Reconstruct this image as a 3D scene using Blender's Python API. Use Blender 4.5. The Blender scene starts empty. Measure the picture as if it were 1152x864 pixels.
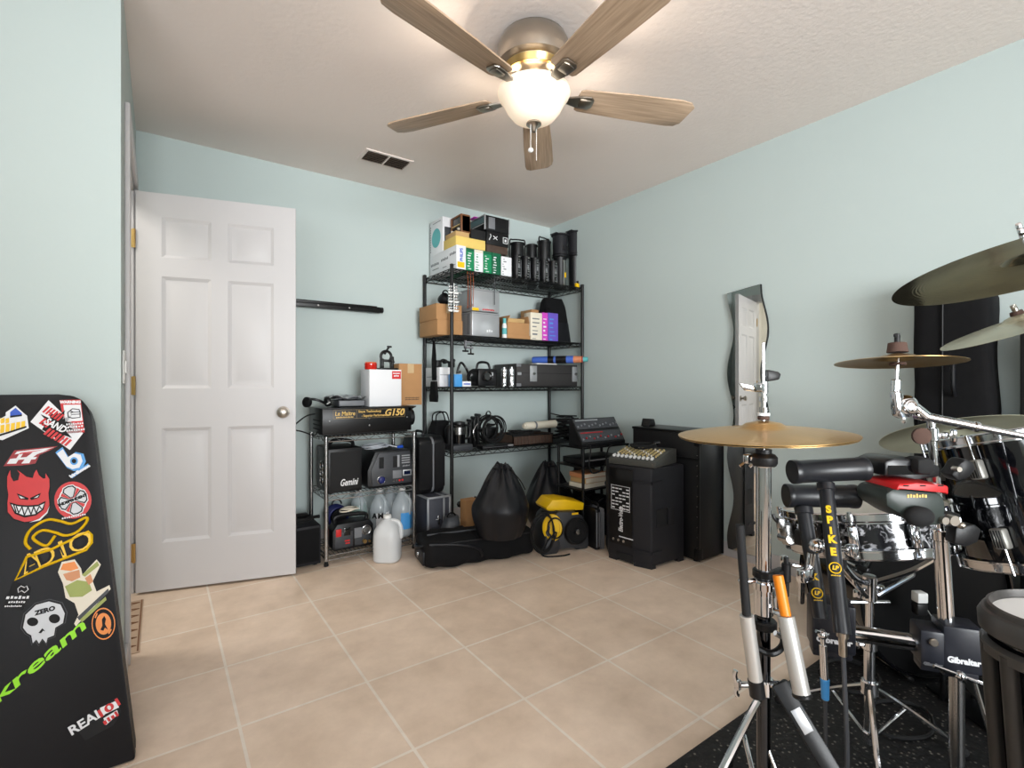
import bpy, bmesh, math, random
from mathutils import Vector, Matrix, noise
random.seed(7)
SC = bpy.context.scene
COL = SC.collection
PI = math.pi
R = math.radians

# ------------------------------------------------------------------ camera geometry (metres, camera at the origin column)
FPX, CXP, CYP, EYE, YAW = 557.0, 576.0, 432.0, 1.05, R(35.4)
FW = Vector((math.sin(YAW), math.cos(YAW), 0)); RT = Vector((math.cos(YAW), -math.sin(YAW), 0))
XR, YB, XL, YF, CH = 2.83, 3.40, -0.108, 2.13, 2.44      # right wall, back wall, door wall, short front wall, ceiling

def pt(px, py, z):
    """world point seen at (px, py) of the photograph at depth z"""
    return RT * ((px - CXP) / FPX * z) + FW * z + Vector((0, 0, EYE - (py - CYP) / FPX * z))
def onY(px, py, Y):
    d = RT * ((px - CXP) / FPX) + FW
    return pt(px, py, Y / d.y)
def onX(px, py, X):
    d = RT * ((px - CXP) / FPX) + FW
    return pt(px, py, X / d.x)
def onZ(px, py, Z=0.0):
    return pt(px, py, FPX * (EYE - Z) / (py - CYP))

# ------------------------------------------------------------------ mesh building
def axis(p, d, up=(0, 0, 1)):
    z = Vector(d).normalized(); u = Vector(up)
    if abs(z.dot(u)) > .99: u = Vector((0, 1, 0))
    x = u.cross(z).normalized(); y = z.cross(x)
    m = Matrix((x, y, z)).transposed().to_4x4(); m.translation = Vector(p)
    return m
def T(x=0, y=0, z=0, rx=0, ry=0, rz=0, s=None):
    m = Matrix.Translation((x, y, z)) @ Matrix.Rotation(rz, 4, 'Z') @ Matrix.Rotation(ry, 4, 'Y') @ Matrix.Rotation(rx, 4, 'X')
    if s: m = m @ Matrix.Diagonal((*s, 1))
    return m
def smooth_path(pts, k=6, closed=False):
    P = [Vector(p) for p in pts]; n = len(P); out = []
    rng = range(n) if closed else range(n - 1)
    for i in rng:
        if closed: a, b, c, d = P[i - 1], P[i], P[(i + 1) % n], P[(i + 2) % n]
        else: a, b, c, d = P[max(i - 1, 0)], P[i], P[i + 1], P[min(i + 2, n - 1)]
        for j in range(k):
            t = j / k
            out.append(.5 * ((2 * b) + (c - a) * t + (2 * a - 5 * b + 4 * c - d) * t * t + (3 * b - a - 3 * c + d) * t ** 3))
    if not closed: out.append(P[-1])
    return out

class B:
    def __init__(s): s.v = []; s.f = []; s.m = []; s.mi = 0
    def raw(s, vs, fs, M=None):
        n = len(s.v)
        s.v += [(M @ Vector(v)) if M is not None else Vector(v) for v in vs]
        s.f += [[i + n for i in f] for f in fs]; s.m += [s.mi] * len(fs)
        return s
    def mat(s, i): s.mi = i; return s
    def bm(s, bm, M=None):
        bm.verts.index_update()
        s.raw([v.co.copy() for v in bm.verts], [[v.index for v in f.verts] for f in bm.faces], M); bm.free(); return s
    def bx(s, x0, x1, y0, y1, z0, z1, bev=0, M=None, seg=2):
        vs = [(x, y, z) for x in (x0, x1) for y in (y0, y1) for z in (z0, z1)]
        fs = [(0, 1, 3, 2), (4, 6, 7, 5), (0, 4, 5, 1), (2, 3, 7, 6), (0, 2, 6, 4), (1, 5, 7, 3)]
        if bev <= 0: return s.raw(vs, fs, M)
        b = bmesh.new(); bv = [b.verts.new(v) for v in vs]
        for f in fs: b.faces.new([bv[i] for i in f])
        bev = min(bev, .49 * min(abs(x1 - x0), abs(y1 - y0), abs(z1 - z0)))
        bmesh.ops.bevel(b, geom=b.edges[:], offset=bev, segments=seg, profile=.5, affect='EDGES')
        return s.bm(b, M)
    def box(s, c, d, bev=0, M=None, seg=2):
        return s.bx(c[0] - d[0] / 2, c[0] + d[0] / 2, c[1] - d[1] / 2, c[1] + d[1] / 2, c[2] - d[2] / 2, c[2] + d[2] / 2, bev, M, seg)
    def lathe(s, prof, n=32, M=None, fn=None):
        vs = []; fs = []; rings = []
        for r, z in prof:
            if r <= 1e-6: rings.append([len(vs)]); vs.append((0, 0, z))
            else:
                rings.append(list(range(len(vs), len(vs) + n)))
                for i in range(n):
                    a = 2 * PI * i / n; vs.append((r * math.cos(a), r * math.sin(a), z))
        for A, C in zip(rings, rings[1:]):
            for i in range(n):
                j = (i + 1) % n
                if len(A) == 1 and len(C) == 1: break
                if len(A) == 1: fs.append((A[0], C[j], C[i]))
                elif len(C) == 1: fs.append((A[i], A[j], C[0]))
                else: fs.append((A[i], A[j], C[j], C[i]))
        if fn: vs = [fn(Vector(v)) for v in vs]
        return s.raw(vs, fs, M)
    def cyl(s, p0, p1, r, r2=None, n=16, M=None, bev=0):
        p0 = Vector(p0); p1 = Vector(p1); L = (p1 - p0).length; r2 = r if r2 is None else r2
        A = axis(p0, p1 - p0)
        pr = [(0, 0), (r, 0), (r2, L), (0, L)] if not bev else [(0, 0), (r - bev, 0), (r, bev), (r2, L - bev), (r2 - bev, L), (0, L)]
        return s.lathe(pr, n, (M @ A) if M is not None else A)
    def path(s, pts, r, n=8, closed=False, M=None, flat=1.0):
        P = [Vector(p) for p in pts]; N = len(P); vs = []; fs = []
        rs = r if isinstance(r, (list, tuple)) else [r] * N
        tang = []
        for i in range(N):
            a = P[i - 1] if (i > 0 or closed) else P[i]; b = P[(i + 1) % N] if (i < N - 1 or closed) else P[i]
            t = b - a; tang.append(t.normalized() if t.length > 1e-9 else Vector((0, 0, 1)))
        u = Vector((0, 0, 1)) if abs(tang[0].z) < .9 else Vector((1, 0, 0))
        nx = (u - tang[0] * u.dot(tang[0])).normalized()
        for i in range(N):
            nx = nx - tang[i] * nx.dot(tang[i])
            nx = nx.normalized() if nx.length > 1e-6 else tang[i].orthogonal().normalized()
            ny = tang[i].cross(nx)
            for k in range(n):
                a = 2 * PI * k / n; vs.append(P[i] + nx * (rs[i] * math.cos(a) * flat) + ny * (rs[i] * math.sin(a)))
        for i in range(N if closed else N - 1):
            j = (i + 1) % N
            for k in range(n):
                l = (k + 1) % n; fs.append((i * n + k, i * n + l, j * n + l, j * n + k))
        if not closed: fs.append(tuple(range(n - 1, -1, -1))); fs.append(tuple(range((N - 1) * n, N * n)))
        return s.raw(vs, fs, M)
    def spline(s, pts, r, n=8, k=6, closed=False, M=None): return s.path(smooth_path(pts, k, closed), r, n, closed, M)
    def prism(s, poly, z0, z1, M=None, bev=0):
        n = len(poly)
        ar = sum(poly[i][0] * poly[(i + 1) % n][1] - poly[(i + 1) % n][0] * poly[i][1] for i in range(n))
        if ar < 0: poly = poly[::-1]
        vs = [(p[0], p[1], z0) for p in poly] + [(p[0], p[1], z1) for p in poly]
        fs = [tuple(range(n - 1, -1, -1)), tuple(range(n, 2 * n))] + [(i, (i + 1) % n, n + (i + 1) % n, n + i) for i in range(n)]
        if not bev: return s.raw(vs, fs, M)
        b = bmesh.new(); bv = [b.verts.new(v) for v in vs]
        for f in fs: b.faces.new([bv[i] for i in f])
        bmesh.ops.bevel(b, geom=b.edges[:], offset=bev, segments=2, profile=.5, affect='EDGES')
        return s.bm(b, M)
    def ball(s, c, r, n=16, M=None):
        r = (r, r, r) if not isinstance(r, (tuple, list)) else r
        k = n // 2
        pr = [(math.sin(PI * i / k), -math.cos(PI * i / k)) for i in range(k + 1)]; pr[0] = (0, -1); pr[-1] = (0, 1)
        m = Matrix.Translation(c) @ Matrix.Diagonal((*r, 1))
        return s.lathe(pr, n, (M @ m) if M is not None else m)
    def torus(s, c, R_, r, d=(0, 0, 1), n=32, k=8, a0=0, a1=2 * PI, M=None):
        A = axis(c, d); full = abs(a1 - a0 - 2 * PI) < 1e-3
        cnt = n if full else n + 1
        P = [A @ Vector((R_ * math.cos(a0 + (a1 - a0) * i / n), R_ * math.sin(a0 + (a1 - a0) * i / n), 0)) for i in range(cnt)]
        return s.path(P, r, k, full, M)
    def text(s, body, size, M, ext=.0006, shear=0, bold=0, width=None):
        if body.startswith('~'):                      # print too small to read: a row of small strokes
            n = int(body[1:]); w = width or size * .6 * n; p = w / n
            for i in range(n):
                h = size * (.30 if i % 3 else .36); x = -w / 2 + p * (i + .5); k = p * (.36 - .06 * (i % 2))
                s.bx(x - k, x + k, -h, h * (.9 if i % 2 else .5), -ext, ext, 0, M)
            return s
        c = bpy.data.curves.new('t', 'FONT'); c.body = body; c.size = size; c.extrude = ext; c.shear = shear; c.offset = bold
        c.align_x = 'CENTER'; c.align_y = 'CENTER'; c.resolution_u = 3
        o = bpy.data.objects.new('t', c); COL.objects.link(o)
        dg = bpy.context.evaluated_depsgraph_get(); me = bpy.data.meshes.new_from_object(o.evaluated_get(dg))
        vs = [v.co.copy() for v in me.vertices]
        if width and vs:
            w = max(v.x for v in vs) - min(v.x for v in vs); k = width / max(w, 1e-6)
            for v in vs: v.x *= k
        s.raw(vs, [tuple(p.vertices) for p in me.polygons], M)
        bpy.data.objects.remove(o); bpy.data.curves.remove(c); bpy.data.meshes.remove(me)
        return s
    def deform(s, fn): s.v = [fn(v) for v in s.v]; return s

def obj(name, b, mats, parent=None, label=None, sharp=35):
    me = bpy.data.meshes.new(name)
    me.from_pydata([tuple(v) for v in b.v], [], b.f)
    mats = mats if isinstance(mats, (list, tuple)) else [mats]
    for m in mats: me.materials.append(m)
    for p, i in zip(me.polygons, b.m): p.material_index = min(i, len(mats) - 1); p.use_smooth = True
    bm_ = bmesh.new(); bm_.from_mesh(me); bmesh.ops.recalc_face_normals(bm_, faces=bm_.faces[:]); bm_.to_mesh(me); bm_.free()
    me.set_sharp_from_angle(angle=R(sharp)); me.update()
    o = bpy.data.objects.new(name, me); COL.objects.link(o)
    if parent is not None: o.parent = parent
    if label: o['label'] = label
    return o
def thing(name, label, cat, loc=(0, 0, 0), rz=0, group=None, rot=None):
    o = bpy.data.objects.new(name, None); COL.objects.link(o); o.empty_display_size = .05
    o.location = loc; o.rotation_euler = rot if rot else (0, 0, rz)
    return tag(o, label, cat, group)
def tag(o, label, cat, group=None):
    o['label'] = label; o['category'] = cat; o['kind'] = 'thing'
    if group: o['group'] = group
    return o
def struct(name, b, m, parent=None, sharp=35):
    o = obj(name, b, m, parent, sharp=sharp); o['kind'] = 'structure'; return o
def dup(root, loc=None, rz=None, label=None, group=None):
    def cp(o, par):
        c = o.copy(); COL.objects.link(c)
        if par: c.parent = par
        for ch in list(o.children): cp(ch, c)
        return c
    r = cp(root, None)
    if loc is not None: r.location = loc
    if rz is not None: r.rotation_euler = (0, 0, rz)
    if label: r['label'] = label
    if group: r['group'] = group
    return r

# ------------------------------------------------------------------ materials (all procedural)
def lin(c): return tuple(((x / 255) / 12.92 if x / 255 <= .04045 else ((x / 255 + .055) / 1.055) ** 2.4) for x in c) + (1,)
MATS = {}
def mat(name, rgb, rough=.5, metal=0, var=.08, scale=30, bump=0, bscale=200, coat=0, alpha=1, trans=0, emit=None, estr=0, stretch=None, ior=1.45, spec=.5):
    if name in MATS: return MATS[name]
    m = bpy.data.materials.new(name); m.use_nodes = True; nt = m.node_tree; N = nt.nodes; L = nt.links
    p = N['Principled BSDF']; tc = N.new('ShaderNodeTexCoord'); mp = N.new('ShaderNodeMapping'); L.new(tc.outputs['Object'], mp.inputs[0])
    if stretch: mp.inputs['Scale'].default_value = stretch
    c = lin(rgb)
    if var:
        nz = N.new('ShaderNodeTexNoise'); nz.inputs['Scale'].default_value = scale; nz.inputs['Detail'].default_value = 4; L.new(mp.outputs[0], nz.inputs['Vector'])
        mx = N.new('ShaderNodeMix'); mx.data_type = 'RGBA'
        mx.inputs[6].default_value = tuple(min(1, x * (1 - var)) for x in c[:3]) + (1,); mx.inputs[7].default_value = tuple(min(1, x * (1 + var) + .004 * var) for x in c[:3]) + (1,)
        L.new(nz.outputs[0], mx.inputs[0]); L.new(mx.outputs[2], p.inputs['Base Color'])
    else: p.inputs['Base Color'].default_value = c
    p.inputs['Roughness'].default_value = rough; p.inputs['Metallic'].default_value = metal; p.inputs['Coat Weight'].default_value = coat
    p.inputs['Alpha'].default_value = alpha; p.inputs['Transmission Weight'].default_value = trans; p.inputs['IOR'].default_value = ior
    p.inputs['Specular IOR Level'].default_value = spec
    if emit: p.inputs['Emission Color'].default_value = lin(emit); p.inputs['Emission Strength'].default_value = estr
    if bump:
        n2 = N.new('ShaderNodeTexNoise'); n2.inputs['Scale'].default_value = bscale; n2.inputs['Detail'].default_value = 3; L.new(mp.outputs[0], n2.inputs['Vector'])
        bp = N.new('ShaderNodeBump'); bp.inputs['Strength'].default_value = bump; bp.inputs['Distance'].default_value = .004
        L.new(n2.outputs[0], bp.inputs['Height']); L.new(bp.outputs[0], p.inputs['Normal'])
    MATS[name] = m; return m

def M_(k): return MATS[k]
mat('wall_teal', (187, 199, 197), .75, var=.015, scale=3, bump=.10, bscale=90)
mat('ceiling_paint', (240, 229, 222), .9, var=.02, scale=4, bump=.35, bscale=45)
mat('white_paint', (197, 195, 196), .42, var=.01, scale=4)
mat('hall_paint', (224, 220, 212), .7, var=.02, scale=3)
mat('black_plastic', (15, 15, 17), .42, spec=.4, var=.25, scale=60, bump=.06, bscale=300)
mat('black_gloss', (10, 10, 12), .1, var=.1, scale=10, coat=.6)
mat('black_matte', (15, 15, 17), .75, var=.2, scale=40)
mat('black_fabric', (13, 13, 15), .85, spec=.25, var=.3, scale=25, bump=.25, bscale=500)
mat('nylon', (12, 13, 18), .45, spec=.4, var=.25, scale=15, bump=.1, bscale=700)
mat('black_metal', (18, 18, 19), .35, metal=.3, var=.2, scale=40)
mat('dark_grey', (58, 60, 64), .5, var=.12, scale=40)
mat('mid_grey', (118, 120, 124), .45, var=.08, scale=30)
mat('speaker_plastic', (29, 29, 33), .6, spec=.35, var=.12, scale=90, bump=.15, bscale=600)
mat('chrome', (216, 217, 220), .1, metal=1, var=.06, scale=12)
mat('steel', (168, 168, 168), .25, metal=1, var=.08, scale=20)
mat('nickel', (172, 165, 155), .28, metal=1, var=.06, scale=40)
mat('brass', (205, 170, 110), .28, metal=1, var=.06, scale=30)
mat('silver_paint', (172, 174, 177), .38, metal=.5, var=.05, scale=20)
mat('cardboard', (176, 132, 88), .8, var=.07, scale=18)
mat('cardboard_dark', (150, 108, 70), .8, var=.1, scale=18)
mat('kraft_light', (196, 160, 108), .8, var=.06, scale=18)
mat('yellow_card', (226, 196, 108), .7, var=.06, scale=18)
mat('white_card', (228, 229, 232), .6, var=.02, scale=10)
mat('cream', (226, 218, 200), .6, var=.05, scale=20)
mat('white_plastic', (232, 232, 230), .4, var=.02)
mat('red', (200, 32, 34), .45, var=.08)
mat('red_dark', (150, 30, 36), .45, var=.1)
mat('yellow', (236, 190, 12), .42, var=.05)
mat('blue', (34, 82, 190), .4, var=.08)
mat('blue_light', (70, 150, 215), .4, var=.08)
mat('navy', (24, 32, 96), .45, var=.1)
mat('teal', (92, 178, 180), .5, var=.05)
mat('green', (14, 132, 84), .45, var=.08)
mat('green_dark', (10, 92, 62), .45, var=.08)
mat('orange', (226, 128, 22), .4, var=.06)
mat('pink', (205, 70, 190), .5, var=.12)
mat('purple', (104, 84, 190), .5, var=.2, scale=14)
mat('gold_ink', (214, 176, 96), .5, var=.05)
mat('wood_brown', (120, 76, 44), .5, var=.2, scale=20, stretch=(1, 1, 6))
mat('brown_crate', (70, 54, 44), .7, var=.3, scale=30)
mat('felt_brown', (78, 58, 50), .95, var=.15, scale=80)
mat('rubber', (16, 16, 17), .85, var=.15)
mat('skin_print', (205, 140, 95), .5, var=.05)
mat('olive_print', (150, 160, 82), .5, var=.1)
mat('lime', (150, 225, 30), .5, var=.04)
# ================================================================== THE ROOM
def tile_floor():
    m = bpy.data.materials.new('floor_tile'); m.use_nodes = True; nt = m.node_tree; N = nt.nodes; L = nt.links; p = N['Principled BSDF']
    tc = N.new('ShaderNodeTexCoord'); mp = N.new('ShaderNodeMapping'); L.new(tc.outputs['Object'], mp.inputs[0])
    mp.inputs['Location'].default_value = (-.1984 + .396 * 20, -.9266 + .396 * 20, 0)
    br = N.new('ShaderNodeTexBrick'); br.offset = 0; br.squash = 1; L.new(mp.outputs[0], br.inputs['Vector'])
    for k, v in (('Scale', 1), ('Mortar Size', .0048), ('Mortar Smooth', .1), ('Bias', 0), ('Brick Width', .396), ('Row Height', .396)): br.inputs[k].default_value = v
    br.inputs['Color1'].default_value = lin((238, 217, 197)); br.inputs['Color2'].default_value = lin((229, 207, 186)); br.inputs['Mortar'].default_value = lin((244, 233, 220))
    n1 = N.new('ShaderNodeTexNoise'); n1.inputs['Scale'].default_value = 5; n1.inputs['Detail'].default_value = 8; n1.inputs['Roughness'].default_value = .65; L.new(tc.outputs['Object'], n1.inputs['Vector'])
    cr = N.new('ShaderNodeValToRGB'); cr.color_ramp.elements[0].position = .3; cr.color_ramp.elements[0].color = (.82, .79, .75, 1); cr.color_ramp.elements[1].position = .72; cr.color_ramp.elements[1].color = (1.08, 1.08, 1.08, 1); L.new(n1.outputs[0], cr.inputs[0])
    mx = N.new('ShaderNodeMix'); mx.data_type = 'RGBA'; mx.blend_type = 'MULTIPLY'; mx.inputs[0].default_value = 1; L.new(br.outputs['Color'], mx.inputs[6]); L.new(cr.outputs[0], mx.inputs[7]); L.new(mx.outputs[2], p.inputs['Base Color'])
    p.inputs['Roughness'].default_value = .38; p.inputs['Specular IOR Level'].default_value = .4
    bp = N.new('ShaderNodeBump'); bp.inputs['Strength'].default_value = .4; bp.inputs['Distance'].default_value = .002; bp.invert = True; L.new(br.outputs['Fac'], bp.inputs['Height']); L.new(bp.outputs[0], p.inputs['Normal'])
    return m
RX0, RY0 = -1.75, -3.6           # the part of the room behind the camera
W = .12
struct('floor', B().bx(-1.9, XR + W, RY0 - W, YB + .5, -.1, 0), tile_floor())
struct('ceiling', B().bx(-1.9, XR + W, RY0 - W, YB + .5, CH, CH + .1), M_('ceiling_paint'))
tw = M_('wall_teal')
struct('wall_back', B().bx(XL - W, XR + W, YB, YB + W, 0, CH), tw)
struct('wall_right', B().bx(XR, XR + W, RY0 - W, YB, 0, CH), tw)
DY0, DY1, DH = 2.40, 3.135, 2.03   # door opening
b = B(); b.bx(XL - W, XL, YF, DY0, 0, CH); b.bx(XL - W, XL, DY1, YB, 0, CH); b.bx(XL - W, XL, DY0, DY1, DH, CH)
struct('wall_left', b, tw)
struct('wall_front', B().bx(RX0, XL - W, YF, YF + W, 0, CH), tw)
sy0, sy1, sz0, sz1 = -2.0, .3, .7, 2.15
b = B(); b.bx(RX0 - W, RX0, RY0 - W, sy0, 0, CH); b.bx(RX0 - W, RX0, sy1, YF + W, 0, CH); b.bx(RX0 - W, RX0, sy0, sy1, 0, sz0); b.bx(RX0 - W, RX0, sy0, sy1, sz1, CH)
struct('wall_side', b, tw)
# rear wall with a wide unseen window, added to let light in
wx0, wx1, wz0, wz1 = -.7, 1.5, .6, 2.2
b = B(); b.bx(RX0, wx0, RY0 - W, RY0, 0, CH); b.bx(wx1, XR, RY0 - W, RY0, 0, CH); b.bx(wx0, wx1, RY0 - W, RY0, 0, wz0); b.bx(wx0, wx1, RY0 - W, RY0, wz1, CH)
struct('wall_rear', b, tw)
b = B()
for x in (wx0, (wx0 + wx1) / 2 - .02, wx1 - .04): b.bx(x, x + .04, RY0 - .09, RY0 - .03, wz0, wz1)
for z in (wz0, wz1 - .04): b.bx(wx0, wx1, RY0 - .09, RY0 - .03, z, z + .04)
struct('added_window_1', b, M_('white_paint'))  # frame of the unseen window added along with the rear light
b = B()
for y in (sy0, (sy0 + sy1) / 2 - .02, sy1 - .04): b.bx(RX0 - .09, RX0 - .03, y, y + .04, sz0, sz1)
for z in (sz0, sz1 - .04): b.bx(RX0 - .09, RX0 - .03, sy0, sy1, z, z + .04)
struct('added_window_2', b, M_('white_paint'))  # unseen side window, added to light the right wall and drums
# hall beyond the door
hp = M_('hall_paint')
struct('wall_hall', B().bx(-1.5, -1.38, YF + W, YB + .4, 0, CH), hp)
struct('wall_hall_end', B().bx(-1.38, XL - W, YB + .3, YB + .4, 0, CH), hp)
# skirting
wp = M_('white_paint')
struct('baseboard_right', B().bx(XR - .013, XR, RY0, YB, 0, .088, .004), wp)
struct('baseboard_back', B().bx(XL, XR, YB - .013, YB, 0, .088, .004), wp)
b = B(); b.bx(RX0, XL + .012, YF - .013, YF, 0, .088, .004); b.bx(XL, XL + .012, YF - .013, DY0 - .072, 0, .088, .004)
struct('baseboard_front', b, wp)
# door casing and jamb
b = B()
b.bx(XL, XL + .017, DY0 - .07, DY0, 0, DH + .07, .004); b.bx(XL, XL + .017, DY1, DY1 + .07, 0, DH + .07, .004); b.bx(XL, XL + .017, DY0, DY1, DH, DH + .07, .004)
b.bx(XL - W, XL, DY0, DY0 + .012, 0, DH); b.bx(XL - W, XL, DY1 - .012, DY1, 0, DH); b.bx(XL - W, XL, DY0, DY1, DH - .012, DH)
struct('trim_1', b, wp)

# six-panel door, standing open against the back wall
def make_door():
    h = Vector((-.09, 3.116)); e = Vector((.614, 2.93)); d = e - h; w = d.length
    root = bpy.data.objects.new('door_1', None); COL.objects.link(root); root.location = (h.x, h.y, .012); root.rotation_euler = (0, 0, math.atan2(d.y, d.x)); root['kind'] = 'structure'
    H = 1.998; t = .035                       # local: x along the door, y = -t..0, z up
    cols = [(.108, .326), (w - .326, w - .108)]; rows = [(.238, .815), (1.015, 1.58), (1.675, 1.88)]
    b = B(); xs = [0, cols[0][0], cols[0][1], cols[1][0], cols[1][1], w]
    for i in (0, 2, 4): b.bx(xs[i], xs[i + 1], -t, 0, 0, H)
    zs = [0, rows[0][0], rows[0][1], rows[1][0], rows[1][1], rows[2][0], rows[2][1], H]
    for c in cols:
        for i in (0, 2, 4, 6): b.bx(c[0], c[1], -t, 0, zs[i], zs[i + 1])
    o = obj('slab', b, wp, root)
    for c in cols:
        for r in rows:
            b = B()
            def ring(k, y): return [(c[0] + k, y, r[0] + k), (c[1] - k, y, r[0] + k), (c[1] - k, y, r[1] - k), (c[0] + k, y, r[1] - k)]
            for s in (-1, 1):
                f = (lambda y: y) if s < 0 else (lambda y: -t - y)
                R_ = [ring(0, f(-t)), ring(.016, f(-t + .009)), ring(.026, f(-t + .009)), ring(.048, f(-t + .002))]
                vs = sum(R_, []); fs = []
                for i in range(3):
                    for k in range(4): fs.append((i * 4 + k, i * 4 + (k + 1) % 4, i * 4 + 4 + (k + 1) % 4, i * 4 + 4 + k))
                fs.append((12, 13, 14, 15)); b.raw(vs, fs)
            obj('panel', b, wp, root, sharp=20)
    kn = B(); z = .885; x = w - .062
    for s in (-1, 1):
        y0 = -t if s < 0 else 0
        kn.lathe([(0, 0), (.032, 0), (.032, .006), (.014, .012), (.012, .028), (.022, .036), (.028, .048), (.026, .058), (.014, .064), (0, .064)], 24, axis((x, y0, z), (0, s, 0)))
    obj('handle', kn, M_('nickel'), root, 'round nickel door knob')
    for z in (.2, 1.03, 1.76):
        b = B(); b.bx(-.004, .0, -t - .001, 0, z - .045, z + .045); b.cyl((-.006, -t - .004, z - .047), (-.006, -t - .004, z + .047), .006, n=10); b.bx(-.03, -.004, -t - .003, -t, z - .045, z + .045)
        obj('hinge', b, M_('brass'), root, 'brass hinge')
    return root
make_door()

# ---- light switch on the sliver of wall before the door casing
p = onX(137, 405, XL)
t = thing('light_switch', 'white light switch plate on the narrow wall strip left of the door casing', 'light switch', (XL, 2.235, 1.11))
obj('plate', B().bx(0, .006, -.036, .036, -.058, .058, .003), M_('white_plastic'), t); obj('rocker', B().bx(.006, .011, -.012, .012, -.022, .022, .002), M_('white_plastic'), t)

# ---- ceiling vent
t = thing('ceiling_vent', 'brown louvred air vent with two grille halves set in the ceiling', 'air vent', (1.14, 2.957, CH))
obj('frame', B().bx(-.15, .15, -.085, -.068, -.006, 0).bx(-.15, .15, .068, .085, -.006, 0).bx(-.15, -.132, -.068, .068, -.006, 0).bx(.132, .15, -.068, .068, -.006, 0).bx(-.005, .005, -.068, .068, -.008, 0), M_('ceiling_paint'), t)
obj('duct', B().bx(-.132, .132, -.068, .068, -.0012, -.0002), mat('vent_dark', (50, 42, 36), .8), t)
for k in range(6):
    b = B(); y = -.054 + k * .0215
    for x0, x1 in ((-.131, -.006), (.006, .131)): b.bx(x0, x1, -.009, .009, -.0007, .0007, 0, T(0, y, -.0065, rx=R(32)))
    obj('slat', b, mat('vent_slat', (112, 98, 86), .6), t)

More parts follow.
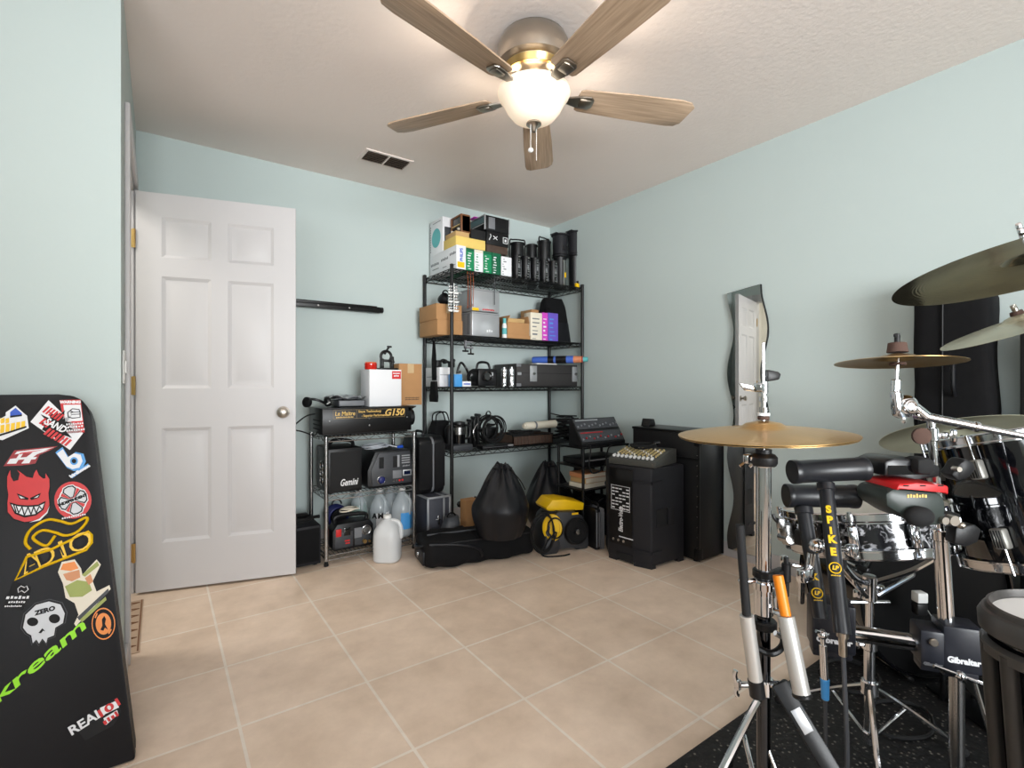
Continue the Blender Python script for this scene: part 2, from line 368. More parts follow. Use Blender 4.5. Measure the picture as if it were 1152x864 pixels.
# ---- ceiling fan
def fan():
    c = pt(600.5, 110, 1.975); HB = 2.205
    t = thing('ceiling_fan', 'five-blade ceiling fan with lit white glass bowl and brushed nickel housing', 'ceiling fan', (c.x, c.y, CH))
    ni = M_('nickel')
    obj('housing', B().lathe([(0, 0), (.10, 0), (.128, -.02), (.146, -.06), (.150, -.10), (.145, -.128), (.12, -.138), (.115, -.16), (.108, -.172), (.07, -.178), (0, -.178)], 48), ni, t)
    obj('motor_band', B().lathe([(.118, -.138), (.124, -.143), (.116, -.166), (.118, -.17), (.10, -.172)], 48), M_('brass'), t)
    obj('neck', B().lathe([(0, -.178), (.05, -.178), (.052, -.2), (.07, -.212), (.07, -.222), (0, -.222)], 32), ni, t)
    wood = bpy.data.materials.new('blade_wood'); wood.use_nodes = True; nt = wood.node_tree; N = nt.nodes; L = nt.links; p = N['Principled BSDF']
    tc = N.new('ShaderNodeTexCoord'); mp = N.new('ShaderNodeMapping'); mp.inputs['Scale'].default_value = (3, 70, 20); L.new(tc.outputs['Object'], mp.inputs[0])
    nz = N.new('ShaderNodeTexNoise'); nz.inputs['Scale'].default_value = 1.6; nz.inputs['Detail'].default_value = 5; L.new(mp.outputs[0], nz.inputs['Vector'])
    cr = N.new('ShaderNodeValToRGB'); cr.color_ramp.elements[0].color = lin((164, 140, 116)); cr.color_ramp.elements[1].color = lin((198, 172, 146)); cr.color_ramp.elements[0].position = .3; cr.color_ramp.elements[1].position = .7
    L.new(nz.outputs[0], cr.inputs[0]); L.new(cr.outputs[0], p.inputs['Base Color']); p.inputs['Roughness'].default_value = .45
    out = []
    pts = [(.185, -.050), (.20, -.058), (.40, -.068), (.62, -.074), (.665, -.068), (.69, -.045), (.683, 0), (.676, .05), (.655, .070), (.62, .074), (.40, .068), (.20, .058), (.185, .050), (.178, 0)]
    for k in range(5):
        a = R(121.5 - 72 * k)
        bl = obj('blade', B().prism([tuple(q)[:2] for q in pts], -.003, .003, bev=.0015), wood, t)
        bl.location = (0, 0, HB - CH); bl.rotation_euler = (R(-11), 0, a)
        ib = B()
        ib.prism([(.075, -.018), (.14, -.014), (.185, -.030), (.235, -.033), (.25, -.02), (.25, .02), (.235, .033), (.185, .030), (.14, .014), (.075, .018)], -.011, -.004, bev=.002)
        ib.prism([(.19, -.02), (.235, -.022), (.24, 0), (.235, .022), (.19, .02)], -.017, -.011, bev=.002)
        ib.bx(.07, .13, -.014, .014, -.006, .03, .004)
        ir = obj('blade_iron', ib, ni, bl)
    glass = bpy.data.materials.new('bowl_glass'); glass.use_nodes = True; nt = glass.node_tree; N = nt.nodes; L = nt.links; p = N['Principled BSDF']
    p.inputs['Base Color'].default_value = lin((245, 236, 222)); p.inputs['Roughness'].default_value = .25
    p.inputs['Emission Color'].default_value = lin((255, 226, 190)); p.inputs['Emission Strength'].default_value = BOWL
    obj('glass_bowl', B().lathe([(.10, -.222), (.128, -.216), (.142, -.224), (.145, -.236), (.140, -.248), (.130, -.256), (.122, -.272), (.108, -.30), (.085, -.328), (.055, -.345), (.02, -.352), (0, -.352), (0, -.346), (.02, -.346), (.052, -.339), (.08, -.322), (.102, -.296), (.115, -.27), (.124, -.25), (.134, -.236), (.124, -.226), (.10, -.226), (.10, -.222)], 56), glass, t)
    obj('finial', B().lathe([(0, -.35), (.030, -.350), (.031, -.356), (.022, -.362), (.016, -.368), (.012, -.380), (.006, -.386), (0, -.387)], 24), ni, t)
    for dx, dy, L_, k in ((-.020, -.006, .095, 1), (.004, -.012, .14, 0)):
        b = B(); n = int(L_ / .004)
        b.cyl((dx, dy, -.362 - L_), (dx, dy, -.362), .0011, n=6)
        for i in range(0, n, 2): b.ball((dx, dy, -.362 - i * .004), .0018, 6)
        ch = obj('pull_chain', b, M_('white_plastic'), t)
        if k: obj('pull_knob', B().ball((dx, dy, -.362 - L_ - .008), (.011, .011, .009), 16), M_('white_plastic'), ch)
    lp = bpy.data.lights.new('fan_bulb', 'POINT'); lp.energy = BULB; lp.color = (1, .86, .70); lp.shadow_soft_size = .03
    o = bpy.data.objects.new('fan_bulb', lp); COL.objects.link(o); o.location = (c.x, c.y, CH - .262); o.parent = None
    for sx in (-1, 1):
        pass
    return c
BOWL, BULB = .40, 26
FANC = fan()

# ---- short black rail on the back wall
z = (onY(334, 343, YB - .05).z + onY(431, 347, YB - .05).z) / 2
x0, x1 = onY(300, 343, YB - .05).x, onY(431, 347, YB - .05).x
t = thing('wall_rail', 'short black metal rail fixed to the back wall beside the door', 'rail', (x0, YB, z))
obj('bar', B().bx(0, x1 - x0 - .02, -.062, -.030, -.022, .018, .004), M_('black_metal'), t)
obj('lip', B().bx(0, x1 - x0 - .05, -.07, -.062, .006, .022, .002), M_('black_metal'), t)
obj('end_cap', B().cyl((x1 - x0 - .022, -.046, 0), (x1 - x0, -.046, 0), .02, n=20, bev=.003), M_('black_plastic'), t)
for x in (.12, x1 - x0 - .08):
    b = B(); b.bx(x - .02, x + .02, -.032, 0, -.02, .02, .003); obj('bracket', b, M_('black_metal'), t)
for x in (.30, .50): obj('screw', B().cyl((x, -.064, -.006), (x, -.068, -.006), .006, n=10), M_('steel'), t)

# ---- wavy wall mirror
def mirror():
    y0, y1 = 1.678, 1.472; yc = (y0 + y1) / 2; w = abs(y0 - y1) / 2; z0, z1 = .05, 1.60
    t = thing('wall_mirror', 'tall narrow wavy-edged mirror on the right wall behind the hi-hat', 'mirror', (XR, yc, z0))
    n = 60; L_, R_ = [], []
    for i in range(n + 1):
        s = i / n; z = s * (z1 - z0)
        d = .021 * math.sin(2 * PI * (s * 3.1 + .12))
        L_.append((w + d, z)); R_.append((-w + d, z + (.025 if i == n else 0)))
    poly = L_ + R_[::-1]
    A = Matrix(((0, 0, -1, 0), (1, 0, 0, 0), (0, 1, 0, 0), (0, 0, 0, 1)))      # (u,v,h) -> (-h, u, v)
    obj('backing', B().prism(poly, .0, .016, A), M_('black_plastic'), t)
    mm = bpy.data.materials.new('mirror_glass'); mm.use_nodes = True; p = mm.node_tree.nodes['Principled BSDF']; p.inputs['Metallic'].default_value = 1; p.inputs['Roughness'].default_value = .015; p.inputs['Base Color'].default_value = (.86, .88, .87, 1)
    nz = mm.node_tree.nodes.new('ShaderNodeTexNoise'); nz.inputs['Scale'].default_value = 3
    mr = mm.node_tree.nodes.new('ShaderNodeMapRange'); mr.inputs[3].default_value = .01; mr.inputs[4].default_value = .025; mm.node_tree.links.new(nz.outputs[0], mr.inputs[0]); mm.node_tree.links.new(mr.outputs[0], p.inputs['Roughness'])
    obj('mirror_glass', B().prism([(u * .985, v * .997 + .002) for u, v in poly], .016, .0185, A), mm, t)
mirror()

# ---- patterned rug in the doorway
t = thing('door_rug', 'thin beige rug with brown zigzag lines lying in the doorway', 'rug', (-.40, 2.78, 0))
b = B(); b.bx(-.36, .335, -.36, .22, 0.0003, .005, .002); obj('pile', b, mat('rug_beige', (190, 165, 142), .95, bump=.3, bscale=300), t)
b = B()
for k in range(7):
    y = -.34 + k * .08
    b.path([(.20, y, .0055), (.32, y + .04, .0055), (.20, y + .08, .0055)], .003, 6); b.path([(.08, y, .0055), (.20, y + .04, .0055), (.08, y + .08, .0055)], .003, 6)
b.path([(.328, -.35, .0055), (.328, .21, .0055)], .003, 6)
obj('pattern', b, mat('rug_line', (128, 92, 66), .95), t)

# ================================================================== LIGHT AND CAMERA
def area(name, loc, rot, sx, sy, e, col):
    l = bpy.data.lights.new(name, 'AREA'); l.shape = 'RECTANGLE'; l.size = sx; l.size_y = sy; l.energy = e; l.color = col
    o = bpy.data.objects.new(name, l); COL.objects.link(o); o.location = loc; o.rotation_euler = rot; return o
l_ = area('added_rear_light', ((wx0 + wx1) / 2, RY0 + .42, (wz0 + wz1) / 2), (R(94), 0, R(-17)), wx1 - wx0, wz1 - wz0, 52, (.955, .985, 1)); l_.data.spread = R(70)  # added light inside the room, aimed and narrowed to even out the walls
area('added_side_light', (RX0 + .4, (sy0 + sy1) / 2, (sz0 + sz1) / 2), (R(150), 0, R(-90)), sy1 - sy0, sz1 - sz0, 70, (.92, .965, 1))  # added light inside the room, turned upward to lift the ceiling
area('added_hall_light', (-.8, 2.8, CH - .02), (0, 0, 0), .4, .4, 14, (1, .95, .88))  # added unseen lamp so the hall looks bright in the mirror
w = bpy.data.worlds.new('daylight'); SC.world = w; w.use_nodes = True
bg = w.node_tree.nodes['Background']; sky = w.node_tree.nodes.new('ShaderNodeTexSky'); sky.sky_type = 'NISHITA'; sky.sun_elevation = R(50); sky.sun_rotation = R(200); sky.sun_disc = False
w.node_tree.links.new(sky.outputs[0], bg.inputs[0]); bg.inputs[1].default_value = .12
cd = bpy.data.cameras.new('camera'); cam = bpy.data.objects.new('camera', cd); COL.objects.link(cam); SC.camera = cam
cd.sensor_fit = 'HORIZONTAL'; cd.sensor_width = 36; cd.lens = FPX / 1152 * 36; cd.clip_start = .02
cam.location = (0, 0, EYE); cam.rotation_euler = (R(90), 0, -YAW)
vs = SC.view_settings; vs.view_transform = 'Standard'; vs.look = 'None'; vs.gamma = 1; vs.use_curve_mapping = False; vs.exposure = .18
SC.cycles.use_denoising = True; SC.cycles.max_bounces = 8; SC.cycles.sample_clamp_indirect = 6; SC.cycles.caustics_reflective = False; SC.cycles.caustics_refractive = False
# ================================================================== STICKERED CASE (left foreground)
def case():
    top = pt(50, 445, 1.42); O = Vector((top.x, 1.73, 0)); V = (Vector((0, top.y, top.z)) - Vector((0, 1.73, 0))).normalized(); X = Vector((1, 0, 0)); Nn = X.cross(V)
    def uv(px, py):
        d = pt(px, py, 1) - Vector((0, 0, EYE)); s = (O - Vector((0, 0, EYE))).dot(Nn) / d.dot(Nn)
        q = Vector((0, 0, EYE)) + d * s - O; return (q.dot(X), q.dot(V))
    A = lambda x, y: uv(x / 5.4, 440 + y / 5.4)            # coordinates of two close-up views of the photograph
    C = lambda x, y: uv(x / 3.453, 570 + y / 3.456)
    k = .0026
    t = thing('instrument_case', 'tall black hard-shell case covered in stickers leaning by the front wall', 'case', O, rot=(math.atan2(V.z, V.y), 0, 0))
    right = [uv(66, 443.5), uv(82, 445), uv(92, 449.5), uv(99, 458), uv(103, 470), uv(147, 815)]
    d = Vector(right[-1]) - Vector(right[-2]); e = Vector(right[-1]) + d * (right[-1][1] / -d.y) if d.y else right[-1]
    right.append((e.x, .004)); uc = right[4][0] - .27
    poly = right + [(2 * uc - x, y) for x, y in right[::-1]]
    shell = mat('case_black', (20, 20, 23), .5, spec=.3, var=.12, scale=120, bump=.12, bscale=700)
    b = B(); b.prism(poly, -.052, 0, bev=.006); obj('front_shell', b, shell, t)
    b = B(); b.prism(poly, -.11, -.058, bev=.006); obj('back_shell', b, shell, t)
    b = B(); b.prism([(uc + (x - uc) * .996, y * .998 + .001) for x, y in poly], -.062, -.048); obj('seam', b, M_('dark_grey'), t)
    PAL = {'w': M_('white_card'), 'k': M_('black_matte'), 'r': M_('red'), 'b': M_('blue'), 'y': M_('yellow'), 'o': M_('orange'), 'g': M_('lime'), 'l': M_('blue_light'), 's': mat('print_silver', (205, 208, 212), .5), 'd': M_('dark_grey'), 'v': M_('olive_print'), 'n': M_('skin_print'), 'c': M_('cream'), 'm': M_('red_dark')}
    def sticker(label, items):
        b = B(); ms = []; z = .0003
        for it in items:
            key = it[1]
            if key not in ms: ms.append(key)
            b.mat(ms.index(key))
            if it[0] == 'p': b.prism(it[2], z - .0003, z + .0004); z += .0005
            elif it[0] == 'P': b.prism(it[2], z - .0008, z - .0001)      # same layer as the one before
            elif it[0] == 't':
                _, _, s, c, size, ang, sh, w = it
                b.text(s, size * k, Matrix.Translation((c[0], c[1], z)) @ Matrix.Rotation(R(ang), 4, 'Z'), .0003, sh, .0009, w * k if w else None); z += .0004
            elif it[0] == 'l':
                b.path([(q[0], q[1], z) for q in it[2]], it[3] * k, 6, it[4] if len(it) > 4 else False); 
        o = obj('sticker', b, [PAL[q] for q in ms], t, label, sharp=60)
    def circ(f, x, y, r, n=28, ry=None): return [f(x + r * math.cos(2 * PI * i / n), y + (ry or r) * math.sin(2 * PI * i / n)) for i in range(n)]
    P = lambda f, pts: [f(*q) for q in pts]
    # blue and yellow house-shaped sticker
    it = [('p', 'w', P(A, [(-40, 190), (35, 150), (35, 130), (95, 88), (140, 130), (165, 150), (175, 225), (15, 298), (-40, 290)])),
          ('p', 'b', P(A, [(62, 150), (62, 128), (95, 102), (134, 136), (134, 142)])), ('P', 'k', P(A, [(62, 150), (134, 142), (134, 152), (62, 162)]))]
    it += [('P', 'y', P(A, [(x, 208 - x * .18), (x + 24, 204 - x * .18), (x + 22, 252 - x * .22), (x - 4, 258 - x * .22)])) for x in (-30, 4, 36, 68, 100, 130)]
    it += [('P', 'y', P(A, [(x, 168), (x + 22, 162), (x + 22, 192), (x, 198)])) for x in (-20, 6, 34)]
    it.append(('p', 'k', P(A, [(-30, 272), (160, 212), (162, 222), (-30, 284)])))
    sticker('white, blue and yellow house-shaped sticker', it)
    # white diamond with a burst
    bc = (345, 215); star = []
    for i in range(28):
        a = 2 * PI * i / 28; r = (110 if i % 2 else 70) * (1 + .15 * math.sin(i * 2.3)); star.append(A(bc[0] + r * math.cos(a) * 1.0, bc[1] + r * math.sin(a) * .95))
    sticker('white diamond-shaped sticker with a black and red burst', [('p', 'w', P(A, [(295, 55), (505, 255), (425, 358), (185, 187)])), ('p', 'k', star),
            ('t', 'r', 'IIIIII', A(322, 138), 11, -38, 0, 17), ('t', 'r', 'IIIIIII', A(350, 282), 11, -38, 0, 24), ('t', 'r', 'III', A(275, 195), 10, -40, 0, 8), ('t', 'w', 'SAND', A(340, 212), 10, -35, 0, 20)])
    # warning sticker
    hand = [A(*q) for q in [(412, 130), (440, 108), (480, 112), (487, 128), (487, 160), (440, 165), (415, 158)]]
    sticker('red and white warning sticker with a drawn fist', [('p', 'r', P(A, [(362, 55), (490, 52), (514, 250), (402, 258)])), ('p', 'w', P(A, [(385, 84), (490, 82), (502, 180), (398, 186)])),
            ('t', 'w', 'WARNING', A(428, 68), 4.2, -1, 0, 18), ('l', 'k', hand, .5, True), ('l', 'k', P(A, [(430, 130), (486, 126)]), .4), ('l', 'k', P(A, [(432, 142), (487, 140)]), .4), ('l', 'k', P(A, [(425, 118), (445, 128), (430, 134)]), .5),
            ('t', 'w', '~8', A(455, 198), 3.6, 3, 0, 15), ('t', 'w', '~6', A(457, 216), 3.6, 3, 0, 14), ('t', 'w', '~8', A(460, 236), 3.6, 3, 0, 16)])
    # red winged double-F
    sticker('red winged double letter sticker', [('p', 'm', P(A, [(22, 456), (88, 360), (350, 334), (300, 362), (240, 388), (215, 440), (130, 452)])),
            ('p', 'w', P(A, [(42, 442), (62, 412), (100, 408), (120, 380), (90, 384), (104, 368), (330, 342), (250, 366), (140, 380), (125, 404), (165, 400), (155, 414), (112, 418), (98, 440)])),
            ('P', 'w', P(A, [(130, 440), (162, 400), (200, 372), (300, 356), (225, 384), (200, 402), (225, 400), (215, 414), (190, 416), (178, 438)])), ('p', 'r', P(A, [(120, 376), (260, 356), (180, 374), (118, 384)]))])
    # blue b
    bl = [A(*q) for q in [(345, 380), (382, 352), (412, 402), (450, 378), (490, 386), (502, 425), (482, 465), (440, 474), (405, 458)]]
    sticker('blue and white letter b sticker', [('p', 'l', [A(392 + (x - 392) * 1.18, 415 + (y - 415) * 1.2) for x, y in [(345, 380), (382, 352), (412, 402), (450, 378), (490, 386), (502, 425), (482, 465), (440, 474), (405, 458)]]), ('p', 'w', bl), ('p', 'l', circ(A, 450, 425, 24)), ('p', 'k', circ(A, 450, 425, 14)),
            ('p', 'l', P(A, [(428, 512), (535, 440), (543, 456), (440, 530)])), ('t', 'w', 'birdhouse', A(486, 486), 4.4, 35, 0, 20)])
    # red flame head emblem
    fl = [(45, 520), (62, 480), (66, 520), (82, 548), (112, 540), (120, 500), (105, 480), (135, 500), (160, 520), (200, 528), (208, 500), (222, 476), (236, 510), (262, 532), (276, 530), (278, 500), (300, 535), (302, 580), (294, 620), (300, 690), (280, 745), (220, 785), (150, 795), (85, 775), (48, 735), (46, 680), (52, 630), (44, 580)]
    sticker('red flame emblem sticker with a toothy grin', [('p', 'k', [A(172 + (x - 172) * 1.06, 640 + (y - 640) * 1.05) for x, y in fl]), ('p', 'r', P(A, fl)),
            ('p', 'k', P(A, [(102, 620), (175, 650), (170, 662), (120, 655)])), ('P', 'k', P(A, [(182, 650), (250, 618), (236, 648), (190, 662)])), ('p', 'w', P(A, [(114, 634), (152, 650), (128, 652)])), ('P', 'w', P(A, [(205, 650), (240, 630), (228, 645)])),
            ('p', 'k', P(A, [(58, 675), (110, 690), (170, 695), (230, 690), (278, 668), (265, 720), (220, 755), (150, 768), (90, 745)])),
            ('p', 'w', P(A, [(70, 688), (112, 700), (170, 705), (232, 700), (270, 682), (256, 718), (215, 746), (150, 756), (96, 735)]))] +
            [('l', 'k', P(A, [(x0, y0), (x1, y1)]), .5) for x0, y0, x1, y1 in [(85, 692, 100, 735), (115, 740, 100, 698), (115, 742, 135, 702), (150, 756, 135, 702), (150, 754, 172, 704), (190, 750, 172, 704), (190, 750, 206, 702), (222, 742, 206, 702), (222, 740, 240, 698), (255, 718, 240, 698)]] + [('p', 'w', P(A, [(180, 798), (240, 775), (285, 735), (302, 698), (290, 740), (245, 785)]))])
    # round red cross sticker
    c0 = (443, 662)
    def rot(pts, a): return [A(c0[0] + x * math.cos(a) - y * math.sin(a), c0[1] + x * math.sin(a) + y * math.cos(a)) for x, y in pts]
    it = [('p', 'r', circ(A, *c0, 113)), ('p', 'w', circ(A, *c0, 86)), ('p', 'r', circ(A, *c0, 78))]
    ap = [(16, 12), (62, 44), (84, 30), (90, 0), (84, -30), (62, -44), (16, -12)]; i2 = [(20, 8), (62, 35), (78, 24), (82, 0), (78, -24), (62, -35), (20, -8)]
    for q in range(4): it.append(('p' if q == 0 else 'P', 'w', rot([(x * 1.06, y * 1.12) for x, y in ap], R(-20 + 90 * q))))
    for q in range(4): it.append(('p' if q == 0 else 'P', 'k', rot(ap, R(-20 + 90 * q))))
    for q in range(4): it.append(('p' if q == 0 else 'P', 's', rot(i2, R(-20 + 90 * q))))
    it += [('p', 'w', rot([(-70, -12), (70, -12), (70, 12), (-70, 12)], R(-20))), ('t', 'k', 'INDEPENDENT', A(*c0), 4, 20, 0, 25), ('t', 'w', '~11', A(450, 760), 3, 5, 0, 20)]
    sticker('round red sticker with a white cross', it)
    # yellow ADIO
    sw = smooth_path([(*C(*q), .0007) for q in [(120, 165), (100, 140), (112, 100), (145, 70), (190, 50), (235, 56), (280, 66), (335, 42), (335, 62), (300, 98), (255, 112), (215, 100), (165, 92), (130, 118), (150, 140), (185, 150), (215, 112)]], 5)
    AD = [(60, 285), (105, 195), (195, 168), (345, 96), (356, 110), (356, 140), (335, 168), (170, 232)]
    it = [('l', 'y', P(C, AD), 1.5, True)]
    b_ = [('l', 'y', [(q.x, q.y) for q in sw], 1.5)]
    for q_, c_, w_ in (('A', (118, 220), 17), ('D', (172, 198), 16), ('I', (238, 172), 6.5), ('O', (310, 142), 20)):
        it += [('t', 'y', q_, C(*c_), 25, 24, .15, w_), ('t', 'k', q_, C(*c_), 19 if q_ != 'I' else 16, 24, .15, w_ * .72 if q_ != 'I' else 2.2)]
    
    sticker('yellow outlined lettering sticker with a swoosh', it + b_)
    # cartoon sticker: only its plain patches of colour
    sticker('cut-out sticker of orange, green and tan patches', [('p', 'c', P(C, [(225, 255), (240, 215), (290, 205), (315, 240), (320, 265), (375, 205), (392, 225), (360, 290), (375, 330), (425, 305), (430, 320), (295, 465), (288, 455), (305, 420), (290, 375), (255, 355), (245, 300)])),
            ('p', 'o', P(C, [(235, 245), (245, 222), (290, 213), (305, 240), (275, 250)])), ('P', 'n', P(C, [(245, 262), (280, 252), (308, 245), (312, 275), (280, 290), (258, 285)])), ('P', 'v', P(C, [(252, 310), (300, 285), (345, 292), (358, 325), (320, 350), (272, 352)])), ('P', 'c', P(C, [(290, 362), (355, 340), (378, 355), (340, 392), (310, 400)])), ('p', 'd', P(C, [(300, 430), (420, 318), (424, 330), (308, 442)])), ('P', 'v', P(C, [(310, 438), (410, 350), (414, 362), (318, 450)])), ('P', 'v', P(C, [(318, 265), (378, 212), (386, 228), (330, 272)])), ('P', 'n', P(C, [(330, 278), (352, 262), (362, 290), (345, 305)]))])
    # black tag with white print
    sticker('small black sticker with white lettering', [('p', 'k', P(C, [(50, 288), (125, 312), (90, 405), (14, 388)])), ('l', 'w', P(C, [(70, 318), (82, 308), (95, 314), (104, 308), (110, 322), (96, 334), (84, 326), (72, 334)]), .5, True), ('t', 'w', '~6', C(70, 352), 4.6, -13, 0, 18), ('t', 'w', '~7', C(66, 370), 3, -13, 0, 13), ('t', 'w', '~9', C(52, 386), 2.4, -13, 0, 13)])
    # skull
    sk = [(90, 470), (100, 420), (140, 382), (190, 368), (235, 380), (252, 415), (245, 452), (215, 470), (210, 500), (185, 510), (180, 530), (165, 512), (152, 532), (142, 516), (128, 530), (122, 500), (105, 490)]
    sticker('white skull sticker', [('p', 'd', [C(172 + (x - 172) * 1.13, 448 + (y - 448) * 1.12) for x, y in sk]), ('p', 'k', [C(172 + (x - 172) * 1.09, 448 + (y - 448) * 1.08) for x, y in sk]), ('p', 's', P(C, sk)), ('p', 'k', circ(C, 127, 447, 22, 20, 17)), ('P', 'k', circ(C, 212, 435, 22, 20, 18)), ('P', 'k', P(C, [(150, 490), (165, 472), (176, 484), (168, 482), (160, 492)])), ('t', 'k', 'ZERO', C(176, 404), 6, 6, 0, 16)])
    # orange disc
    sticker('round orange sticker with a black figure', [('p', 'o', circ(C, 402, 455, 46, 28, 62)), ('p', 'k', circ(C, 402, 455, 42, 28, 57)), ('p', 'o', circ(C, 402, 455, 30, 28, 42)), ('p', 'k', P(C, [(396, 438), (405, 424), (412, 436), (408, 455), (420, 478), (408, 470), (402, 482), (390, 478), (398, 462)])), ('P', 'o', P(C, [(368, 430), (376, 412), (380, 416), (372, 434)])), ('P', 'o', P(C, [(424, 496), (434, 478), (430, 474), (420, 490)]))])
    # lime lettering
    sticker('long lime green lettering sticker', [('p', 'k', P(C, [(-30, 722), (262, 498), (276, 516), (-10, 752)])), ('t', 'g', 'skream', C(125, 625), 17, 39, .2, 100)])
    # red and white at the bottom
    sticker('white and red lettering sticker at the bottom edge', [('p', 'k', P(C, [(290, 850), (385, 775), (458, 740), (470, 800), (440, 850), (330, 910)])), ('t', 'w', 'REAL', C(335, 836), 13, 22, 0, 28), ('p', 'w', P(C, [(388, 782), (456, 752), (462, 780), (396, 812)])), ('t', 'r', '101', C(425, 782), 11, 24, 0, 18), ('p', 'w', P(C, [(402, 822), (455, 790), (460, 805), (412, 848)])), ('t', 'r', '~4', C(430, 820), 8, 26, 0, 14)])
    return t
case()

# ================================================================== CHROME RACK WITH ITS LOAD
def wire_shelf(x0, x1, y0, y1, z, n_long, rad=.0022, lip=.03):
    """wire grid, a perimeter of two rails and the zigzag between them (the top rail at height z)"""
    b = B()
    for zz in (z - .003, z - lip):
        for a, c in (((x0, y0), (x1, y0)), ((x1, y0), (x1, y1)), ((x1, y1), (x0, y1)), ((x0, y1), (x0, y0))): b.cyl((*a, zz), (*c, zz), .0032, n=8)
    for a, c in (((x0, y0), (x1, y0)), ((x0, y1), (x1, y1)), ((x0, y0), (x0, y1)), ((x1, y0), (x1, y1))):
        L_ = math.hypot(c[0] - a[0], c[1] - a[1]); n = max(2, int(L_ / .04)); pts = [(a[0] + (c[0] - a[0]) * i / n, a[1] + (c[1] - a[1]) * i / n, z - .003 if i % 2 else z - lip) for i in range(n + 1)]
        b.path(pts, rad, 6)
    for i in range(1, n_long): x = x0 + (x1 - x0) * i / n_long; b.cyl((x, y0, z - .0025), (x, y1, z - .0025), rad, n=6)
    for k in (.33, .67): y = y0 + (y1 - y0) * k; b.cyl((x0, y, z - .007), (x1, y, z - .007), .003, n=6)
    return b
def post_bm(z0, z1, r=.0125):
    b = B(); b.cyl((0, 0, z0), (0, 0, z1 - .008), r, n=18)
    for i in range(int((z1 - z0) / .0508)): b.torus((0, 0, z0 + .03 + i * .0508), r * .99, .0011, n=18, k=5)
    b.lathe([(0, 0), (r * 1.1, 0), (r * 1.1, .006), (r * .6, .010), (0, .011)], 18, T(0, 0, z1 - .009)); return b
def foot_bm(r=.0135): return B().lathe([(0, 0), (r, 0), (r, .012), (r * .75, .016), (r * .75, .03), (0, .03)], 16)

KX0, KX1, KY0, KY1 = .78, 1.325, 2.946, 3.295
t = thing('chrome_wire_rack', 'small three-tier chrome wire rack against the back wall', 'rack', (KX0, KY0, 0))
for x in (0, KX1 - KX0):
    for y in (0, KY1 - KY0):
        o = obj('post', post_bm(.028, .749), M_('steel'), t); o.location = (x, y, 0); f_ = obj('foot', foot_bm(), M_('rubber'), t); f_.location = (x, y, 0)
for z in (.745, .405, .058): obj('shelf', wire_shelf(.004, KX1 - KX0 - .004, .004, KY1 - KY0 - .004, z, 22, .0018), M_('steel'), t)

# ---- fog machine
FZ = .7535; fx0 = onY(362.5, 470, 2.905).x; fx1 = onY(463, 470, 2.905).x; fL = fx1 - fx0; fD = .30; fH = .158
t = thing('fog_machine', 'long black fog machine with gold lettering lying across the top of the chrome rack', 'fog machine', (fx0, 2.905, FZ))
bp = M_('black_metal')
obj('body', B().bx(0, fL, 0, fD, .008, fH - .004, .004).bx(.02, fL - .02, .02, fD - .02, 0, .01), bp, t)
obj('lid', B().bx(-.004, fL + .03, -.006, fD + .004, fH - .006, fH, .002).prism([(fL - .02, fH - .03), (fL + .03, fH - .006), (fL - .02, fH - .006)], .0, fD, Matrix(((1, 0, 0, 0), (0, 0, 1, 0), (0, 1, 0, 0), (0, 0, 0, 1)))), bp, t)
obj('nozzle', B().lathe([(0, 0), (.05, 0), (.052, .004), (.052, .05), (.046, .052), (.04, .03), (0, .03)], 28, axis((fL, .11, .082), (1, 0, 0))), M_('black_plastic'), t)
FRONT = lambda x, z, y=-.0008: Matrix.Translation((x, y, z)) @ Matrix.Rotation(R(90), 4, 'X')
b = B(); px0, px1, pz0, pz1 = .06, fL - .045, .094, .146
for a in ((px0, px1, pz0, pz0 + .0016), (px0, px1, pz1 - .0016, pz1), (px0, px0 + .0016, pz0, pz1), (px1 - .0016, px1, pz0, pz1), (px0 + .135, px0 + .1365, pz0, pz1)): b.bx(a[0], a[1], -.0012, 0, a[2], a[3])
obj('label_border', b, mat('gold_dim', (140, 118, 76), .5), t)
b = B(); b.text('Le Maitre', .034, FRONT(px0 + .068, .124), .0005, .1, .0006, .115); b.text('~13', .012, FRONT(px0 + .066, .104), .0005, 0, 0, .10); b.text('Stage Technology', .02, FRONT(px0 + .215, .133), .0005, 0, .0004, .14); b.text('- Superior Performance', .02, FRONT(px0 + .245, .108), .0005, 0, .0004, .16); b.text('G150', .056, FRONT(fL - .115, .121), .0005, .25, .0016, .125)
obj('lettering', b, M_('gold_ink'), t, 'gold lettering')
for x, z in ((.04, .084), (fL - .03, .09), (fL * .5, .05), (fL * .5, .092)): obj('screw', B().cyl((x, -.002, z), (x, .002, z), .005, n=10), M_('steel'), t)
p = [(-.0, .16, .12), (-.06, .12, .11), (-.13, .06, .07), (-.155, .04, .045), (-.10, .06, .03), (-.02, .1, -.0), (.0, .1, .02)]
obj('power_cord', B().spline(p, .0042), M_('rubber'), t)
for z in (.03, .055, .08): obj('vent_slot', B().bx(-.002, .001, .05, .2, z, z + .008), M_('black_matte'), t)

